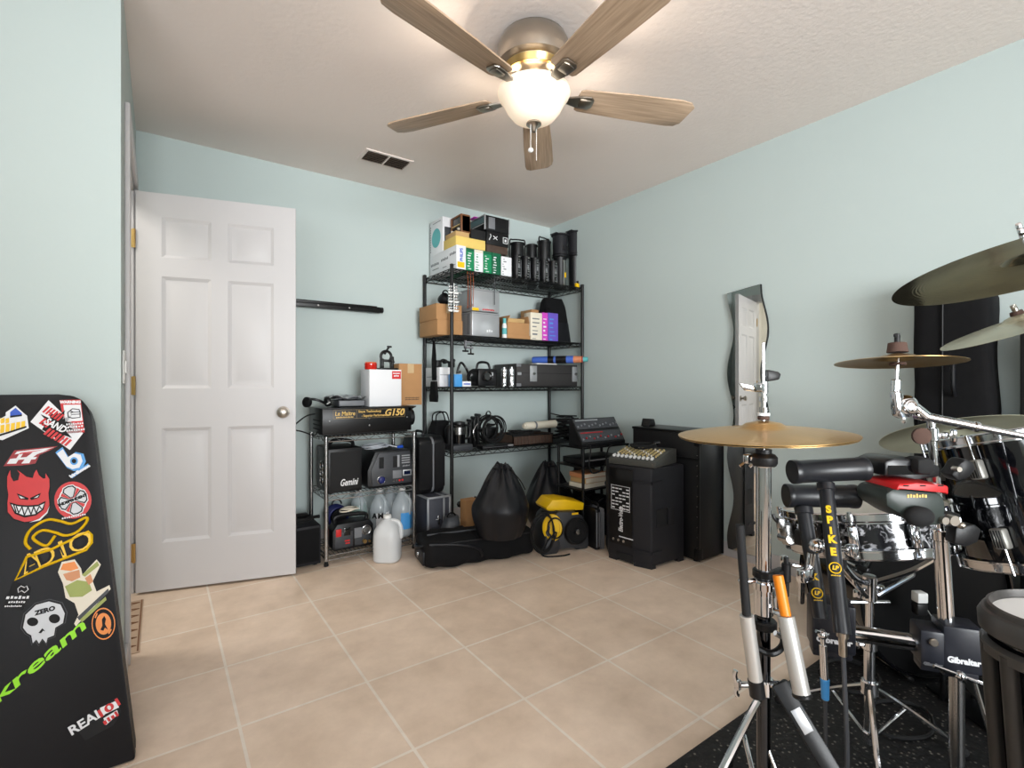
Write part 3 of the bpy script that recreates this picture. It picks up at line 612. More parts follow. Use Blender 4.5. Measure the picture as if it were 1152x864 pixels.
def carton(name, label, x0, x1, Y, depth, z0, z1, m, cat='box', group=None, flaps=True, tape=None, rz=0):
    t = thing(name, label, cat, ((x0 + x1) / 2, Y + depth / 2, z0), rz, group); w = (x1 - x0) / 2; h = z1 - z0; d = depth / 2
    obj('body', B().bx(-w, w, -d, d, 0, h, .002), m, t)
    if flaps:
        b = B(); b.bx(-w, w, -d - .0004, -.0012, h - .0005, h + .0014); b.bx(-w, w, .0012, d + .0004, h - .0005, h + .0014); obj('flap', b, m, t)
    if tape: obj('tape', B().bx(-.022, .022, -d - .001, d + .001, h + .001, h + .0018).bx(-.022, .022, -d - .001, -d, h - .06, h + .0018), mat('tape', (196, 168, 128), .25), t)
    return t, w, d, h
FT = FZ + fH
a0, a1 = onY(415.6, 440, 2.96).x, onY(451.6, 440, 2.96).x
t, w_, d_, h_ = carton('carton', 'white carton with a red corner label on top of the fog machine', a0, a1, 2.96, .16, FT + .0005, onY(430, 416, 2.96).z, M_('white_card'))
obj('label', B().bx(w_ - .062, w_ - .004, -d_ - .0008, -d_, h_ - .056, h_ - .008), M_('red'), t, 'red corner label'); b = B(); b.bx(w_ - .056, w_ - .012, -d_ - .0012, -d_ - .0008, h_ - .024, h_ - .018); b.text('~3', .018, FRONT(w_ - .034, h_ - .036, -d_ - .001), .0004, .1, .001, .035); obj('lettering', b, M_('white_card'), t)
CT = t.location.z + h_
a0, a1 = onY(449, 430, 3.05).x, onY(475.5, 430, 3.05).x
t, w_, d_, h_ = carton('carton', 'brown cardboard carton beside the white carton on the fog machine', a0, a1 - .005, 3.05, .13, FT + .0005, onY(462, 409.5, 3.05).z, M_('cardboard'), tape=True)
b = B()
for z in (.048, .036): b.text('~12', .012, FRONT(.01, z, -d_ - .0006), .0004, 0, .0005, .10)
obj('lettering', b, M_('brown_crate'), t)

# red jar and black clamp on the white carton
j = onY(417, 416, 3.02)
t = thing('candle_jar', 'small red glass candle jar on top of the white carton', 'jar', (j.x, 3.02, CT + .002))
obj('jar', B().lathe([(0, 0), (.034, 0), (.038, .006), (.038, .036), (.033, .042), (.03, .042), (.03, .008), (0, .008)], 24), mat('red_glass', (196, 34, 22), .12, var=.1, coat=.5), t); obj('rim', B().torus((0, 0, .043), .033, .0035), mat('red_rim', (222, 120, 80), .3), t)
j = onY(436, 416, 3.03)
t = thing('stage_clamp', 'black bracket clamp with bolts standing on the white carton', 'clamp', (j.x, 3.03, CT + .002))
b = B(); b.bx(-.06, .06, -.03, .03, 0, .012, .003); b.bx(-.045, -.03, -.02, .02, .012, .07, .003); b.bx(.02, .036, -.02, .02, .012, .085, .003); obj('base', b, M_('black_metal'), t)
b = B(); b.torus((-.01, 0, .085), .034, .009, (0, 1, 0), 24, 8, R(-30), R(240)); b.bx(-.03, .04, -.014, .014, .05, .066, .003); obj('hook', b, M_('black_metal'), t)
obj('bolt', B().cyl((.028, -.03, .05), (.028, .03, .05), .008, n=12), M_('black_plastic'), t); obj('handle', B().cyl((-.02, 0, .10), (.01, 0, .148), .007, n=10).box((.012, 0, .148), (.03, .012, .012), .003), M_('black_plastic'), t)

# receiver, papers, headset on the left of the fog machine
a0, a1 = onY(381, 450, 2.97).x, onY(411, 450, 2.97).x
t = thing('audio_receiver', 'flat dark grey receiver box on the left of the fog machine', 'receiver', ((a0 + a1) / 2, 3.06, FT + .0005)); w_ = (a1 - a0) / 2
obj('body', B().bx(-w_, w_, -.09, .09, .004, .042, .004), M_('dark_grey'), t)
for x in (-w_ + .02, w_ - .02):
    for y in (-.06, .06): obj('foot', B().cyl((x, y, 0), (x, y, .006), .008, n=10), M_('rubber'), t)
obj('face_panel', B().bx(-w_ + .006, w_ - .006, -.092, -.09, .008, .038, .001), M_('mid_grey'), t)
RC = FT + .0425
t = thing('document_sleeve', 'clear plastic sleeve of papers lying on the dark grey receiver', 'papers', ((a0 + a1) / 2 - .0, 3.05, RC + .006))
b = B(); n = 14
vs = [(-.12 + .20 * i / n, -.1 + .2 * k / 6, .012 + .008 * math.sin(i * .9) + .006 * math.cos(k * 1.7 + i * .4)) for i in range(n + 1) for k in range(7)]
fs = [(i * 7 + k, i * 7 + k + 1, (i + 1) * 7 + k + 1, (i + 1) * 7 + k) for i in range(n) for k in range(6)]
b.raw(vs, fs); b.raw([(x, y, z - .004) for x, y, z in vs], fs); obj('sleeve', b, mat('plastic_wrap', (150, 152, 158), .15, var=.25, scale=40), t)
obj('paper', B().bx(-.1, .07, -.08, .08, 0.0005, .006), M_('dark_grey'), t)
j = onY(365, 452, 2.99)
t = thing('headset', 'black over-ear headset at the left end of the fog machine', 'headphones', (fx0 - .005, 3.02, FT + .001), R(20))
obj('headband', B().torus((0, 0, .02), .062, .008, (0, -.5, 1), 28, 8, R(0), R(190)), M_('black_plastic'), t)
for s in (-1, 1): obj('ear_cup', B().lathe([(0, 0), (.026, 0), (.03, .006), (.03, .02), (.018, .026), (0, .026)], 20, axis((s * .055, -.012, .032), (s, -.2, .1))), M_('black_plastic'), t)
obj('mic_boom', B().spline([(.06, -.02, .03), (.05, -.06, .03), (.02, -.075, .022)], .003), M_('white_plastic'), t, 'pale microphone boom')

# ---- middle shelf: combo amp, haze machine, coil
SZ = .4055
a0, a1 = onY(369, 530, 2.955).x, onY(407.5, 530, 2.955).x
t = thing('portable_amplifier', 'black box amplifier with white script on the middle shelf of the chrome rack', 'amplifier', ((a0 + a1) / 2, 2.955 + .13, SZ)); w_ = (a1 - a0) / 2; h_ = onY(390, 504, 2.955).z - SZ
obj('cabinet', B().bx(-w_, w_, -.13, .13, .006, h_, .008), M_('black_plastic'), t)
obj('grille', B().bx(-w_ + .012, w_ - .012, -.133, -.13, .02, h_ - .02, .002), mat('grille_black', (18, 18, 19), .8, var=.5, scale=700), t)
obj('lettering', B().text('Gemini', .055, FRONT(.018, .062, -.134), .0006, .35, .001, .105), M_('white_card'), t, 'white script lettering')
obj('strap', B().spline([(-w_ + .03, -.02, h_), (-w_ + .06, -.03, h_ + .04), (w_ - .04, -.03, h_ + .03), (w_ - .02, -.02, h_)], .011, 8), M_('black_fabric'), t)
for x in (-w_ + .02, w_ - .02):
    for y in (-.11, .11): obj('foot', B().cyl((x, y, 0), (x, y, .008), .01, n=10), M_('rubber'), t)
for z in (.04, .08, .12): obj('side_ring', B().torus((-w_ - .003, 0, z + .03), .03, .004, (1, 0, 0), 20), M_('steel'), t)
a0, a1 = onY(414, 530, 2.97).x, onY(466, 530, 2.97).x
t = thing('haze_machine', 'black machine with display and print panel on the middle shelf of the chrome rack', 'haze machine', ((a0 + a1) / 2 - .0, 2.97 + .14, SZ)); w_ = (a1 - a0) / 2; h_ = onY(440, 507, 2.97).z - SZ
prof = [(-w_ + .012, 0), (w_ - .012, 0), (w_, .02), (w_, .12), (w_ - .02, h_), (-w_ + .05, h_), (-w_, .11), (-w_, .02)]
UP = Matrix(((1, 0, 0, 0), (0, 0, -1, 0), (0, 1, 0, 0), (0, 0, 0, 1)))
obj('body', B().prism(prof, -.14, .13, UP, .006), M_('black_plastic'), t)
obj('front_plate', B().prism([(-w_ + .03, .015), (w_ - .012, .015), (w_ - .012, .11), (w_ - .03, h_ - .01), (-w_ + .07, h_ - .01), (-w_ + .02, .11)], .13, .138, UP, .002), M_('dark_grey'), t)
b = B(); b.bx(w_ - .115, w_ - .10, -.1395, -.138, .12, .195); [b.bx(w_ - .085, w_ - .03, -.1395, -.138, z, z + .007) for z in (.185, .17, .155, .14)]; b.text('~6', .014, FRONT(w_ - .055, .124, -.139), .0004, 0, .0004, .05); obj('print_panel', b, M_('silver_paint'), t)
b = B(); b.bx(w_ - .145, w_ - .085, -.141, -.138, .05, .10, .001); obj('label', b, M_('mid_grey'), t)
obj('display', B().bx(w_ - .078, w_ - .02, -.142, -.138, .06, .098, .001), M_('silver_paint'), t); obj('screen', B().bx(w_ - .07, w_ - .028, -.1435, -.142, .068, .09), mat('screen_dark', (14, 22, 48), .1), t)
for i in range(4): obj('button', B().cyl((w_ - .14 + i * .02, -.142, .035), (w_ - .14 + i * .02, -.137, .035), .006, n=12), M_('red' if i > 1 else 'steel'), t)
obj('knob', B().lathe([(0, 0), (.02, 0), (.02, .012), (.014, .016), (0, .016)], 20, axis((-w_ + .085, -.138, .05), (0, -1, 0))), M_('navy'), t, 'dark blue knob'); obj('knob_ring', B().torus((-w_ + .085, -.139, .05), .024, .003, (0, 1, 0), 24), M_('steel'), t)
for x in (-w_ + .03, -w_ + .12): obj('ridge', B().bx(x + .04, x + .07, -.1395, -.138, .12, .19, .001), M_('black_matte'), t)
HT = SZ + h_
j = onY(425, 504, 3.08)
def coil(name, label, cat, loc, rad, r, turns, m, seed=0, plug=None, squash=1, rot=None, extra=None):
    rnd = random.Random(seed); t = thing(name, label, cat, loc, rot=rot or (0, 0, 0)); pts = []
    n = turns * 14
    for i in range(n):
        a = 2 * PI * i / 14; rr = rad * (1 + .16 * math.sin(i * .37 + seed) + rnd.uniform(-.03, .03)); pts.append((rr * math.cos(a), rr * math.sin(a) * squash, r + r * 2.0 * (i / n) * turns * .45 + .006 * (1 + math.sin(i * .61))))
    if extra: pts += extra
    obj('cord', B().spline(pts, r, 6, 3), m, t)
    if plug is not None:
        e = Vector(pts[-1]); obj('plug', B().cyl(e, e + Vector((.03, -.02, .004)), .009, .011, 12, bev=.002), plug, t)
    return t
coil('cable_coil', 'loose coil of grey cable with a blue plug on the haze machine', 'cable', (j.x - .01, 3.1, HT + .001), .075, .0045, 4, mat('cable_grey', (186, 190, 196), .5), 3, M_('blue'), .8, extra=[(.09, -.06, .02), (.12, -.075, .012)])

# ---- lower shelf: power station, roll, jugs
LZ = .0585
a0, a1 = onY(374, 600, 2.99).x, onY(420, 600, 2.99).x
t = thing('power_station', 'black jump-starter power station with red switch on the lowest rack shelf', 'power station', ((a0 + a1) / 2, 2.99 + .09, LZ + .001)); w_ = (a1 - a0) / 2; h_ = onY(395, 588, 2.99).z - LZ
obj('body', B().prism([(-w_ + .01, 0), (w_ - .01, 0), (w_, .02), (w_, h_ - .03), (w_ - .02, h_), (-w_ + .03, h_), (-w_, h_ - .04), (-w_, .02)], -.02, .09, UP, .006), M_('black_plastic'), t)
obj('front_panel', B().bx(-w_ + .015, -w_ + .12, -.094, -.09, .015, h_ - .05, .002).bx(-w_ + .13, w_ - .012, -.094, -.09, .015, h_ - .05, .002), M_('dark_grey'), t)
obj('handle', B().spline([(-w_ + .03, -.04, h_ - .01), (-w_ + .04, -.04, h_ + .035), (w_ - .04, -.04, h_ + .03), (w_ - .03, -.04, h_ - .01)], .012), M_('black_plastic'), t)
obj('switch', B().bx(-w_ + .018, -w_ + .05, -.1, -.094, .085, .13, .003), M_('red'), t, 'red rocker switch'); obj('indicator', B().bx(-w_ + .07, -w_ + .10, -.097, -.094, .05, .058).bx(-w_ + .075, -w_ + .10, -.097, -.094, .035, .042), M_('red'), t)
obj('socket', B().bx(-w_ + .065, -w_ + .105, -.097, -.094, .085, .13, .002), M_('black_gloss'), t); obj('label', B().bx(.005, .05, -.0955, -.094, .06, .12), M_('mid_grey'), t)
b = B(); b.torus((w_ - .045, -.096, .1), .026, .004, (0, 1, 0)); b.lathe([(0, 0), (.02, 0), (.02, .008), (0, .01)], 20, axis((w_ - .045, -.094, .1), (0, -1, 0))); obj('gauge', b, M_('steel'), t)
obj('terminal', B().cyl((w_ - .06, -.115, .035), (w_ - .06, -.094, .035), .012, n=14).cyl((w_ - .03, -.11, .03), (w_ - .03, -.094, .03), .007, n=12), M_('brass'), t)
PT = LZ + h_
j = onY(380, 580, 3.2)
t = thing('hose_reel', 'blue coiled air hose with a black centre standing behind the power station', 'hose', (j.x, 3.225, LZ))
zc = onY(384, 580, 3.2).z - LZ
b = B()
for i in range(9): b.torus((0, -.045 + i * .011, zc), .062 - .001 * abs(i - 4), .0066, (0, 1, 0), 32)
obj('hose', b, M_('navy'), t); obj('core', B().cyl((0, -.05, zc), (0, .05, zc), .045, n=24), M_('black_plastic'), t); obj('stand', B().bx(-.05, .05, -.04, .04, 0, .01, .002).bx(-.012, .012, -.03, .03, .01, zc), M_('black_plastic'), t)
obj('handle', B().torus((.0, 0, zc + .07), .03, .005, (0, 1, 0), 20, 8, 0, PI), M_('black_plastic'), t)
coil('cable_coil', 'cream cable coil lying on top of the power station', 'cable', (onY(393, 590, 3.07).x, 3.07, PT + .05), .05, .005, 2, M_('cream'), 5, None, .8)

clear = bpy.data.materials.new('clear_plastic'); clear.use_nodes = True; p = clear.node_tree.nodes['Principled BSDF']; p.inputs['Base Color'].default_value = lin((222, 230, 234)); p.inputs['Alpha'].default_value = .42; p.inputs['Roughness'].default_value = .15
_n = clear.node_tree.nodes.new('ShaderNodeTexNoise'); _n.inputs['Scale'].default_value = 25; _b = clear.node_tree.nodes.new('ShaderNodeBump'); _b.inputs['Strength'].default_value = .1; clear.node_tree.links.new(_n.outputs[0], _b.inputs['Height']); clear.node_tree.links.new(_b.outputs[0], p.inputs['Normal'])
milky = bpy.data.materials.new('milky_plastic'); milky.use_nodes = True; p = milky.node_tree.nodes['Principled BSDF']; p.inputs['Base Color'].default_value = lin((230, 232, 233)); p.inputs['Alpha'].default_value = .72; p.inputs['Roughness'].default_value = .35; milky.node_tree.links.new(milky.node_tree.nodes.new('ShaderNodeTexNoise').outputs[0], milky.node_tree.nodes.new('ShaderNodeBump').inputs['Height'])
def liquid(name, rgb): return mat(name, rgb, .12, var=.03, alpha=.8)
def sq(prof, p=3.2):
    """superellipse section for square-ish jugs"""
    def fn(v):
        a = math.atan2(v.y, v.x); k = (abs(math.cos(a)) ** p + abs(math.sin(a)) ** p) ** (-1 / p); f_ = min(1, max(0, (.24 - v.z) / .06)); k = 1 + (k - 1) * .9 * f_
        return Vector((v.x * k, v.y * k, v.z))
    return fn
def water_jug(label, loc, h, r, rz, liq=None, level=.1, band=None, word=None):
    t = thing('water_jug', label, 'jug', loc, rz, 'large clear jugs on the lowest rack shelf'); k = h / .30
    
    pr = [(0, 0), (r * .85, 0), (r, .012), (r, .06), (r * .97, .066), (r, .072), (r, .15 * k), (r * .98, .17 * k), (r * .8, .215 * k), (r * .5, .25 * k), (.022, .27 * k), (.019, .275 * k), (.019, .286 * k), (0, .286 * k)]
    obj('bottle', B().lathe(pr, 36), clear, t)
    obj('cap', B().lathe([(0, .278 * k), (.022, .278 * k), (.022, .298 * k), (.018, .30 * k), (0, .30 * k)], 24), M_('white_plastic'), t)
    obj('handle', B().spline([(-.0, -r * .45, .255 * k), (0, -r * 1.02, .225 * k), (0, -r * 1.03, .17 * k), (0, -r * .96, .14 * k)], .009), clear, t)
    if liq: obj('liquid', B().lathe([(0, .004), (r * .82, .004), (r * .95, .016), (r * .95, min(level, .155))] + ([(r * .82, level)] if level > .155 else []) + [(0, level)], 36), liq, t)
    if band:
        n = 20; a0, a1 = R(-140), R(-15); b = B(); vs = []
        for i in range(n + 1):
            a = a0 + (a1 - a0) * i / n; vs += [(r * 1.012 * math.cos(a), r * 1.012 * math.sin(a), .05 * k), (r * 1.012 * math.cos(a), r * 1.012 * math.sin(a), .152 * k)]
        b.raw(vs, [(2 * i, 2 * i + 2, 2 * i + 3, 2 * i + 1) for i in range(n)]); obj('label', b, band, t)
    if word:
        b = B()
        for i, ch in enumerate(word):
            a = R(-150) + i * .62; b.text(ch, .045, Matrix.Translation((r * 1.03 * math.cos(a), r * 1.03 * math.sin(a), .135 * k)) @ Matrix.Rotation(a + PI / 2, 4, 'Z') @ Matrix.Rotation(R(90), 4, 'X'), .001, 0, .002)
        obj('lettering', b, M_('black_matte'), t)
    return t
p = onY(427, 600, 3.15); water_jug('large clear jug with black letters behind the small milky jug', (p.x, 3.15, LZ), .312, .062, R(10), liquid('water', (215, 225, 230)), .09, M_('white_card'), 'AM')
p = onY(452.5, 600, 3.08); water_jug('large clear jug with a blue label at the right of the lowest rack shelf', (p.x, 3.08, LZ), .312, .071, R(20), None, .0, M_('blue_light'))
p = onY(403.5, 600, 3.22); water_jug('clear jug part filled with green liquid at the back of the rack', (p.x, 3.22, LZ), .312, .058, R(0), liquid('green_liquid', (16, 140, 96)), .205)
p = onY(440, 600, 3.22); water_jug('empty clear jug standing behind the blue-labelled jug', (p.x, 3.225, LZ), .312, .064, R(40))

# small milky jug on the floor
p = onZ(438, 631, 0)
t = thing('milk_jug', 'small milky plastic jug standing on the floor before the chrome rack', 'jug', (p.x, p.y + .03, 0), R(-35))
fnq = sq(None)
obj('bottle', B().lathe([(0, 0), (.07, .0), (.078, .008), (.079, .03), (.079, .15), (.074, .18), (.055, .215), (.033, .236), (.021, .243), (.02, .258), (0, .258)], 40, fn=fnq), milky, t)
obj('cap', B().lathe([(0, .25), (.023, .25), (.023, .266), (.02, .268), (0, .268)], 24), M_('white_plastic'), t)
obj('handle', B().spline([(.02, -.0, .236), (.062, 0, .225), (.08, 0, .19), (.08, 0, .13)], .013), milky, t)
obj('liquid', B().lathe([(0, .003), (.068, .003), (.076, .01), (.0765, .075), (0, .075)], 40, fn=fnq), liquid('cloudy_water', (196, 206, 212)), t)

# black floor box with a cord behind the door
t = thing('subwoofer', 'black speaker box on the floor partly behind the open white door', 'speaker', (.655, 3.17, 0)); h_ = .235
obj('cabinet', B().bx(-.11, .105, -.19, .16, .012, h_, .006), M_('speaker_plastic'), t)
for x in (-.08, .08):
    for y in (-.15, .13): obj('foot', B().cyl((x, y, 0), (x, y, .014), .014, n=12), M_('rubber'), t)
obj('grille', B().bx(-.1, .095, -.194, -.19, .03, h_ - .015, .002), M_('black_fabric'), t)
coil('cord_coil', 'black power cord heaped on the speaker box behind the door', 'cable', (.655, 3.08, h_ + .001), .075, .006, 5, M_('rubber'), 8, M_('black_plastic'), .9)

# hard cases stacked between the racks
c = onY(481.5, 580, 2.93); sx = c.x; sw = onY(506, 580, 2.93).x - sx
t = thing('tool_case', 'dark case with silver edge trim on the floor under the rounded black case', 'case', (sx, 2.93, 0)); h_ = onY(481.5, 560, 2.93).z; D_ = .29
obj('body', B().bx(0, sw, 0, D_, 0.006, h_ - .004, .003), mat('case_panel', (62, 64, 72), .5, var=.1), t)
e = .0065
for x in (0, sw):
    for y in (0, D_): obj('corner_trim', B().bx(x - e, x + e, y - e, y + e, 0, h_, .002), M_('silver_paint'), t)
b = B()
for y in (0, D_): b.bx(0, sw, y - e, y + e, h_ - 2 * e, h_, .002)
for x in (0, sw, sw * .72): b.bx(x - e, x + e, -e, D_ + e, h_ - 2 * e, h_ + .001, .002)
b.bx(sw * .72 - e, sw * .72 + e, -.003, 0, .006, h_)
obj('edge_trim', b, M_('silver_paint'), t, 'silver edge trim')
b = B(); b.bx(sw * .42, sw * .5, -.012, 0, .13, .19, .003); b.bx(sw * .36, sw * .56, -.006, 0, .155, .165, .002); obj('latch', b, M_('steel'), t)
t = thing('equipment_case', 'rounded black hard case standing on the silver-trimmed case', 'case', (sx - .0, 3.0, h_ + .0015)); hh = onY(481.5, 493, 2.95).z - h_ - .0015
x0, x1 = -.03, sw
def rr(x0, x1, z0, z1, r, n=6):
    out = []
    for cx_, cz_, a in ((x1 - r, z0 + r, -90), (x1 - r, z1 - r, 0), (x0 + r, z1 - r, 90), (x0 + r, z0 + r, 180)):
        out += [(cx_ + r * math.cos(R(a + 90 * i / n)), cz_ + r * math.sin(R(a + 90 * i / n))) for i in range(n + 1)]
    return out
UPX = Matrix(((0, 0, 1, 0), (1, 0, 0, 0), (0, 1, 0, 0), (0, 0, 0, 1)))     # polygon (y,z), extruded along x
xm = x0 + (x1 - x0) * .55
obj('left_shell', B().prism(rr(0, .27, 0, hh, .05), x0, xm - .006, UPX, .012), M_('black_plastic'), t); obj('right_shell', B().prism(rr(0, .27, 0, hh, .05), xm + .006, x1, UPX, .012), M_('black_plastic'), t)
obj('seam', B().prism(rr(.003, .267, .003, hh - .003, .05), xm - .007, xm + .007, UPX), M_('mid_grey'), t)
obj('handle', B().spline([(xm - .04, .08, hh - .004), (xm - .04, .085, hh + .028), (xm - .04, .185, hh + .028), (xm - .04, .19, hh - .004)], .009), M_('black_plastic'), t)
# ================================================================== TALL BLACK WIRE SHELVING
def xp(px, Y): return onY(px, 432, Y).x
def zp(px, py, Y): return onY(px, py, Y).z
SX0, SX1, SY0, SY1 = 1.602, 2.802, 2.955, 3.372
t = thing('wire_shelving', 'tall black wire shelving unit in the corner of the room', 'shelf', (SX0, SY0, 0)); bk = M_('black_metal')
for x in (0, SX1 - SX0):
    for y in (0, SY1 - SY0):
        o = obj('post', post_bm(.028, 1.86), bk, t); o.location = (x, y, 0); f_ = obj('foot', foot_bm(), M_('rubber'), t); f_.location = (x, y, 0)
LV = [1.835, 1.385, 1.03, .585]
for z in LV: obj('shelf', wire_shelf(.004, SX1 - SX0 - .004, .004, SY1 - SY0 - .004, z, 46, .0026), bk, t)
S1, S2, S3, S4 = [z + .001 for z in LV]
SIDE = lambda x, y, z, a=0: Matrix.Translation((x, y, z)) @ Matrix.Rotation(R(-90), 4, 'Z') @ Matrix.Rotation(R(90), 4, 'X') @ Matrix.Rotation(R(a), 4, 'Z')   # text on a face looking to -x
FR = lambda x, y, z, a=0: Matrix.Translation((x, y, z)) @ Matrix.Rotation(R(90), 4, 'X') @ Matrix.Rotation(R(a), 4, 'Z')                                        # text on a face looking to -y

# ---------------- top shelf
ax = xp(513.5, 2.965); aw = xp(524.2, 2.965) - ax; ah = zp(513.5, 275.4, 2.965) - S1
t, w_, d_, h_ = carton('carton', 'long white carton with blue lettering on its end at the left of the top shelf', ax, ax + aw, 2.965, .405, S1, S1 + ah, M_('white_card'))
obj('lettering', B().text('PHILIPS', .03, FR(.002, -d_ - .0008, h_ * .62, 90), .0004, 0, .001, h_ * .55), M_('blue'), t, 'blue lettering'); obj('label', B().bx(-w_ + .008, w_ - .012, -d_ - .0008, -d_, .012, .05), M_('yellow'), t, 'yellow label')
b = B()
for y, z, s in ((-.15, .115, '~5'), (-.03, .10, '~6'), (.12, .09, '~7')): b.text(s, .03, SIDE(-w_ - .0008, y, z), .0004, .1, 0)
b.bx(-w_ - .0008, -w_, -.19, -.15, .03, .034); b.bx(-w_ - .0008, -w_, -.06, .0, .04, .045); b.bx(-w_ - .0008, -w_, .06, .16, .05, .056); obj('print', b, M_('mid_grey'), t)
TA = S1 + ah
specs = [(524.6, 533.8, 'green', 'green lamp box at the left of the row beside the white carton'), (534, 543.8, 'white_card', 'white and green lamp box second in the row on the top shelf'), (544, 553.6, 'green', 'green lamp box third in the row on the top shelf'), (553.8, 563.8, 'green_dark', 'dark green lamp box fourth in the row on the top shelf'), (564.2, 575.8, 'white_card', 'plain white box ending the row of lamp boxes on the top shelf')]
for i, (p0, p1, m, lab) in enumerate(specs):
    x0, x1 = xp(p0, 2.975), xp(p1, 2.975)
    t, w_, d_, h_ = carton('lamp_box', lab, x0, x1 - .002, 2.975, .30, S1, S1 + ah - (.004 if i < 4 else .018), M_(m), group='lamp boxes on the top shelf', flaps=False)
    b = B(); rnd = random.Random(i)
    for k in range(7): zz = .012 + k * .018; xx = -w_ + .006 + rnd.random() * .012; b.bx(xx, min(w_ - .004, xx + .008 + rnd.random() * .02), -d_ - .0008, -d_, zz, zz + .004 + rnd.random() * .005)
    obj('print', b, M_('white_card' if m.startswith('green') else ('green' if i == 1 else 'mid_grey')), t)
    if i < 4: obj('end_flap', B().bx(-w_ + .002, w_ - .002, -d_ - .0006, -d_, h_ - .02, h_ - .002), M_('cream' if i == 1 else 'green_dark'), t)
# white box with teal disc
fy0 = onX(498, 432, ax).y
t, w_, d_, h_ = carton('carton', 'white square carton with a teal disc at the back left of the top shelf', ax, ax + .09, fy0, 3.37 - fy0, TA + .0015, onX(486, 250.5, ax).z, M_('white_card'))
obj('emblem', B().cyl((-w_ - .0008, 0, h_ * .47), (-w_, 0, h_ * .47), min(d_ * .68, h_ * .36), n=36), M_('teal'), t, 'teal disc')
b = B(); [b.bx(-w_ - .0008, -w_, d_ - .016, d_ - .008, z, z + .012) for z in [h_ * .1 + i * .018 for i in range(int(h_ * .8 / .018))]]; b.bx(-w_ - .0008, -w_, -d_ * .7, d_ * .5, h_ - .022, h_ - .018); obj('print', b, M_('mid_grey'), t)
# yellow carton and what stands on it
yx0, yx1 = ax + .006, xp(546, 2.985); yz = TA + .0015; yh = zp(516, 265.6, 2.985) - yz
t, w_, d_, h_ = carton('carton', 'flat yellow carton lying across the white carton and lamp boxes', yx0, yx1, 2.985, fy0 - 2.985 - .004, yz, yz + yh, M_('yellow_card'))
YT = yz + yh + .0016
bx0, bx1 = ax + .0, xp(528, 2.99); bh = .034; BD = .15
t, w_, d_, h_ = carton('carton', 'flat brown carton on the yellow one under the wooden cabinet', bx0 + .01, bx1, 2.992, BD, YT, YT + bh, M_('kraft_light'))
BT = YT + bh + .0016
x0, x1 = xp(519, 2.995), xp(529.5, 2.995); hh = zp(519, 239.5, 2.995) - BT
t = thing('wooden_cabinet', 'small old wooden cabinet with a dark window on the brown flat carton', 'cabinet', ((x0 + x1) / 2, 3.075, BT)); w_ = (x1 - x0) / 2; dd = .075
obj('body', B().bx(-w_, w_, -dd, dd, 0, .012, .003).bx(-w_, w_, -dd, dd, hh - .012, hh, .003).bx(-w_ + .012, w_, -dd, dd, .01, hh - .01).bx(-w_, w_, -dd, -dd + .014, .01, hh - .01, .002).bx(-w_, w_, dd - .014, dd, .01, hh - .01, .002), M_('wood_brown'), t)
obj('window', B().bx(-w_ + .008, -w_ + .011, -dd + .014, dd - .014, .012, hh - .012), mat('window_dark', (48, 44, 40), .1), t); obj('trim', B().bx(-w_ - .001, -w_ + .008, -dd + .014, dd - .014, hh * .42, hh * .48), M_('brass'), t)
for y in (-.045, .05): obj('knob', B().cyl((-w_ - .008, y, hh * .22), (-w_ + .008, y, hh * .22), .008, n=12), M_('cream'), t)
gx0 = ax + .012; gy0 = 3.155
t, w_, d_, h_ = carton('carton', 'dark grey carton between the teal-disc carton and the wooden cabinet', ax + .012, ax + .075, gy0, fy0 - gy0 - .006, YT, YT + .105, M_('dark_grey'))
# dark stack right of the wooden cabinet
kx0, kx1 = xp(547.5, 2.99), xp(571, 2.99)
z0 = S1 + ah + .001
t, w_, d_, h_ = carton('carton', 'flat dark brown carton at the bottom of the black stack on the lamp boxes', kx0, kx1, 2.99, .22, z0, z0 + .052, M_('brown_crate'))
z1 = z0 + .054
t, w_, d_, h_ = carton('carton', 'black carton with white pictograms in the middle of the stack on the lamp boxes', kx0 - .002, kx1 + .006, 2.985, .24, z1, z1 + .098, M_('black_plastic'), flaps=False)
b = B()
for a in ((w_ - .05, w_ - .008, .024, .028), (w_ - .05, w_ - .008, .066, .07), (w_ - .05, w_ - .046, .024, .07), (w_ - .012, w_ - .008, .024, .07)): b.bx(a[0], a[1], -d_ - .0008, -d_, a[2], a[3])
obj('pictogram', b, M_('white_card'), t); obj('pictogram', B().box((w_ - .029, -d_ - .0004, .046), (.014, .0008, .018)), M_('white_card'), t); obj('pictogram', B().path([(-w_ + .02, -d_ - .0004, .03), (-w_ + .035, -d_ - .0004, .06), (-w_ + .03, -d_ - .0004, .075)], .003, 6), M_('white_card'), t)
obj('pictogram', B().path([(-w_ + .055, -d_ - .0004, .065), (-w_ + .09, -d_ - .0004, .04)], .003, 6).path([(-w_ + .055, -d_ - .0004, .04), (-w_ + .09, -d_ - .0004, .065)], .003, 6), M_('white_card'), t)
z2 = z1 + .0995; kl = xp(545.5, 2.985)
hh = zp(545.5, 241, 2.985) - z2
t = thing('flight_case', 'black case with silver corners topping the stack on the lamp boxes', 'case', ((kl + kx1 + .01) / 2, 3.10, z2)); w_ = (kx1 + .01 - kl) / 2; dd = .115
obj('body', B().bx(-w_, w_, -dd, dd, 0, hh, .004), M_('black_plastic'), t)
for x in (-w_, w_):
    for y in (-dd, dd):
        obj('edge_trim', B().bx(x - .005, x + .005, y - .005, y + .005, .001, hh + .002, .002), M_('silver_paint'), t)
obj('lid_trim', B().bx(-w_ - .003, -w_ + .004, -dd, dd, hh - .006, hh + .002).bx(-w_ - .003, -w_, -dd, dd, hh * .4, hh * .45), M_('silver_paint'), t)
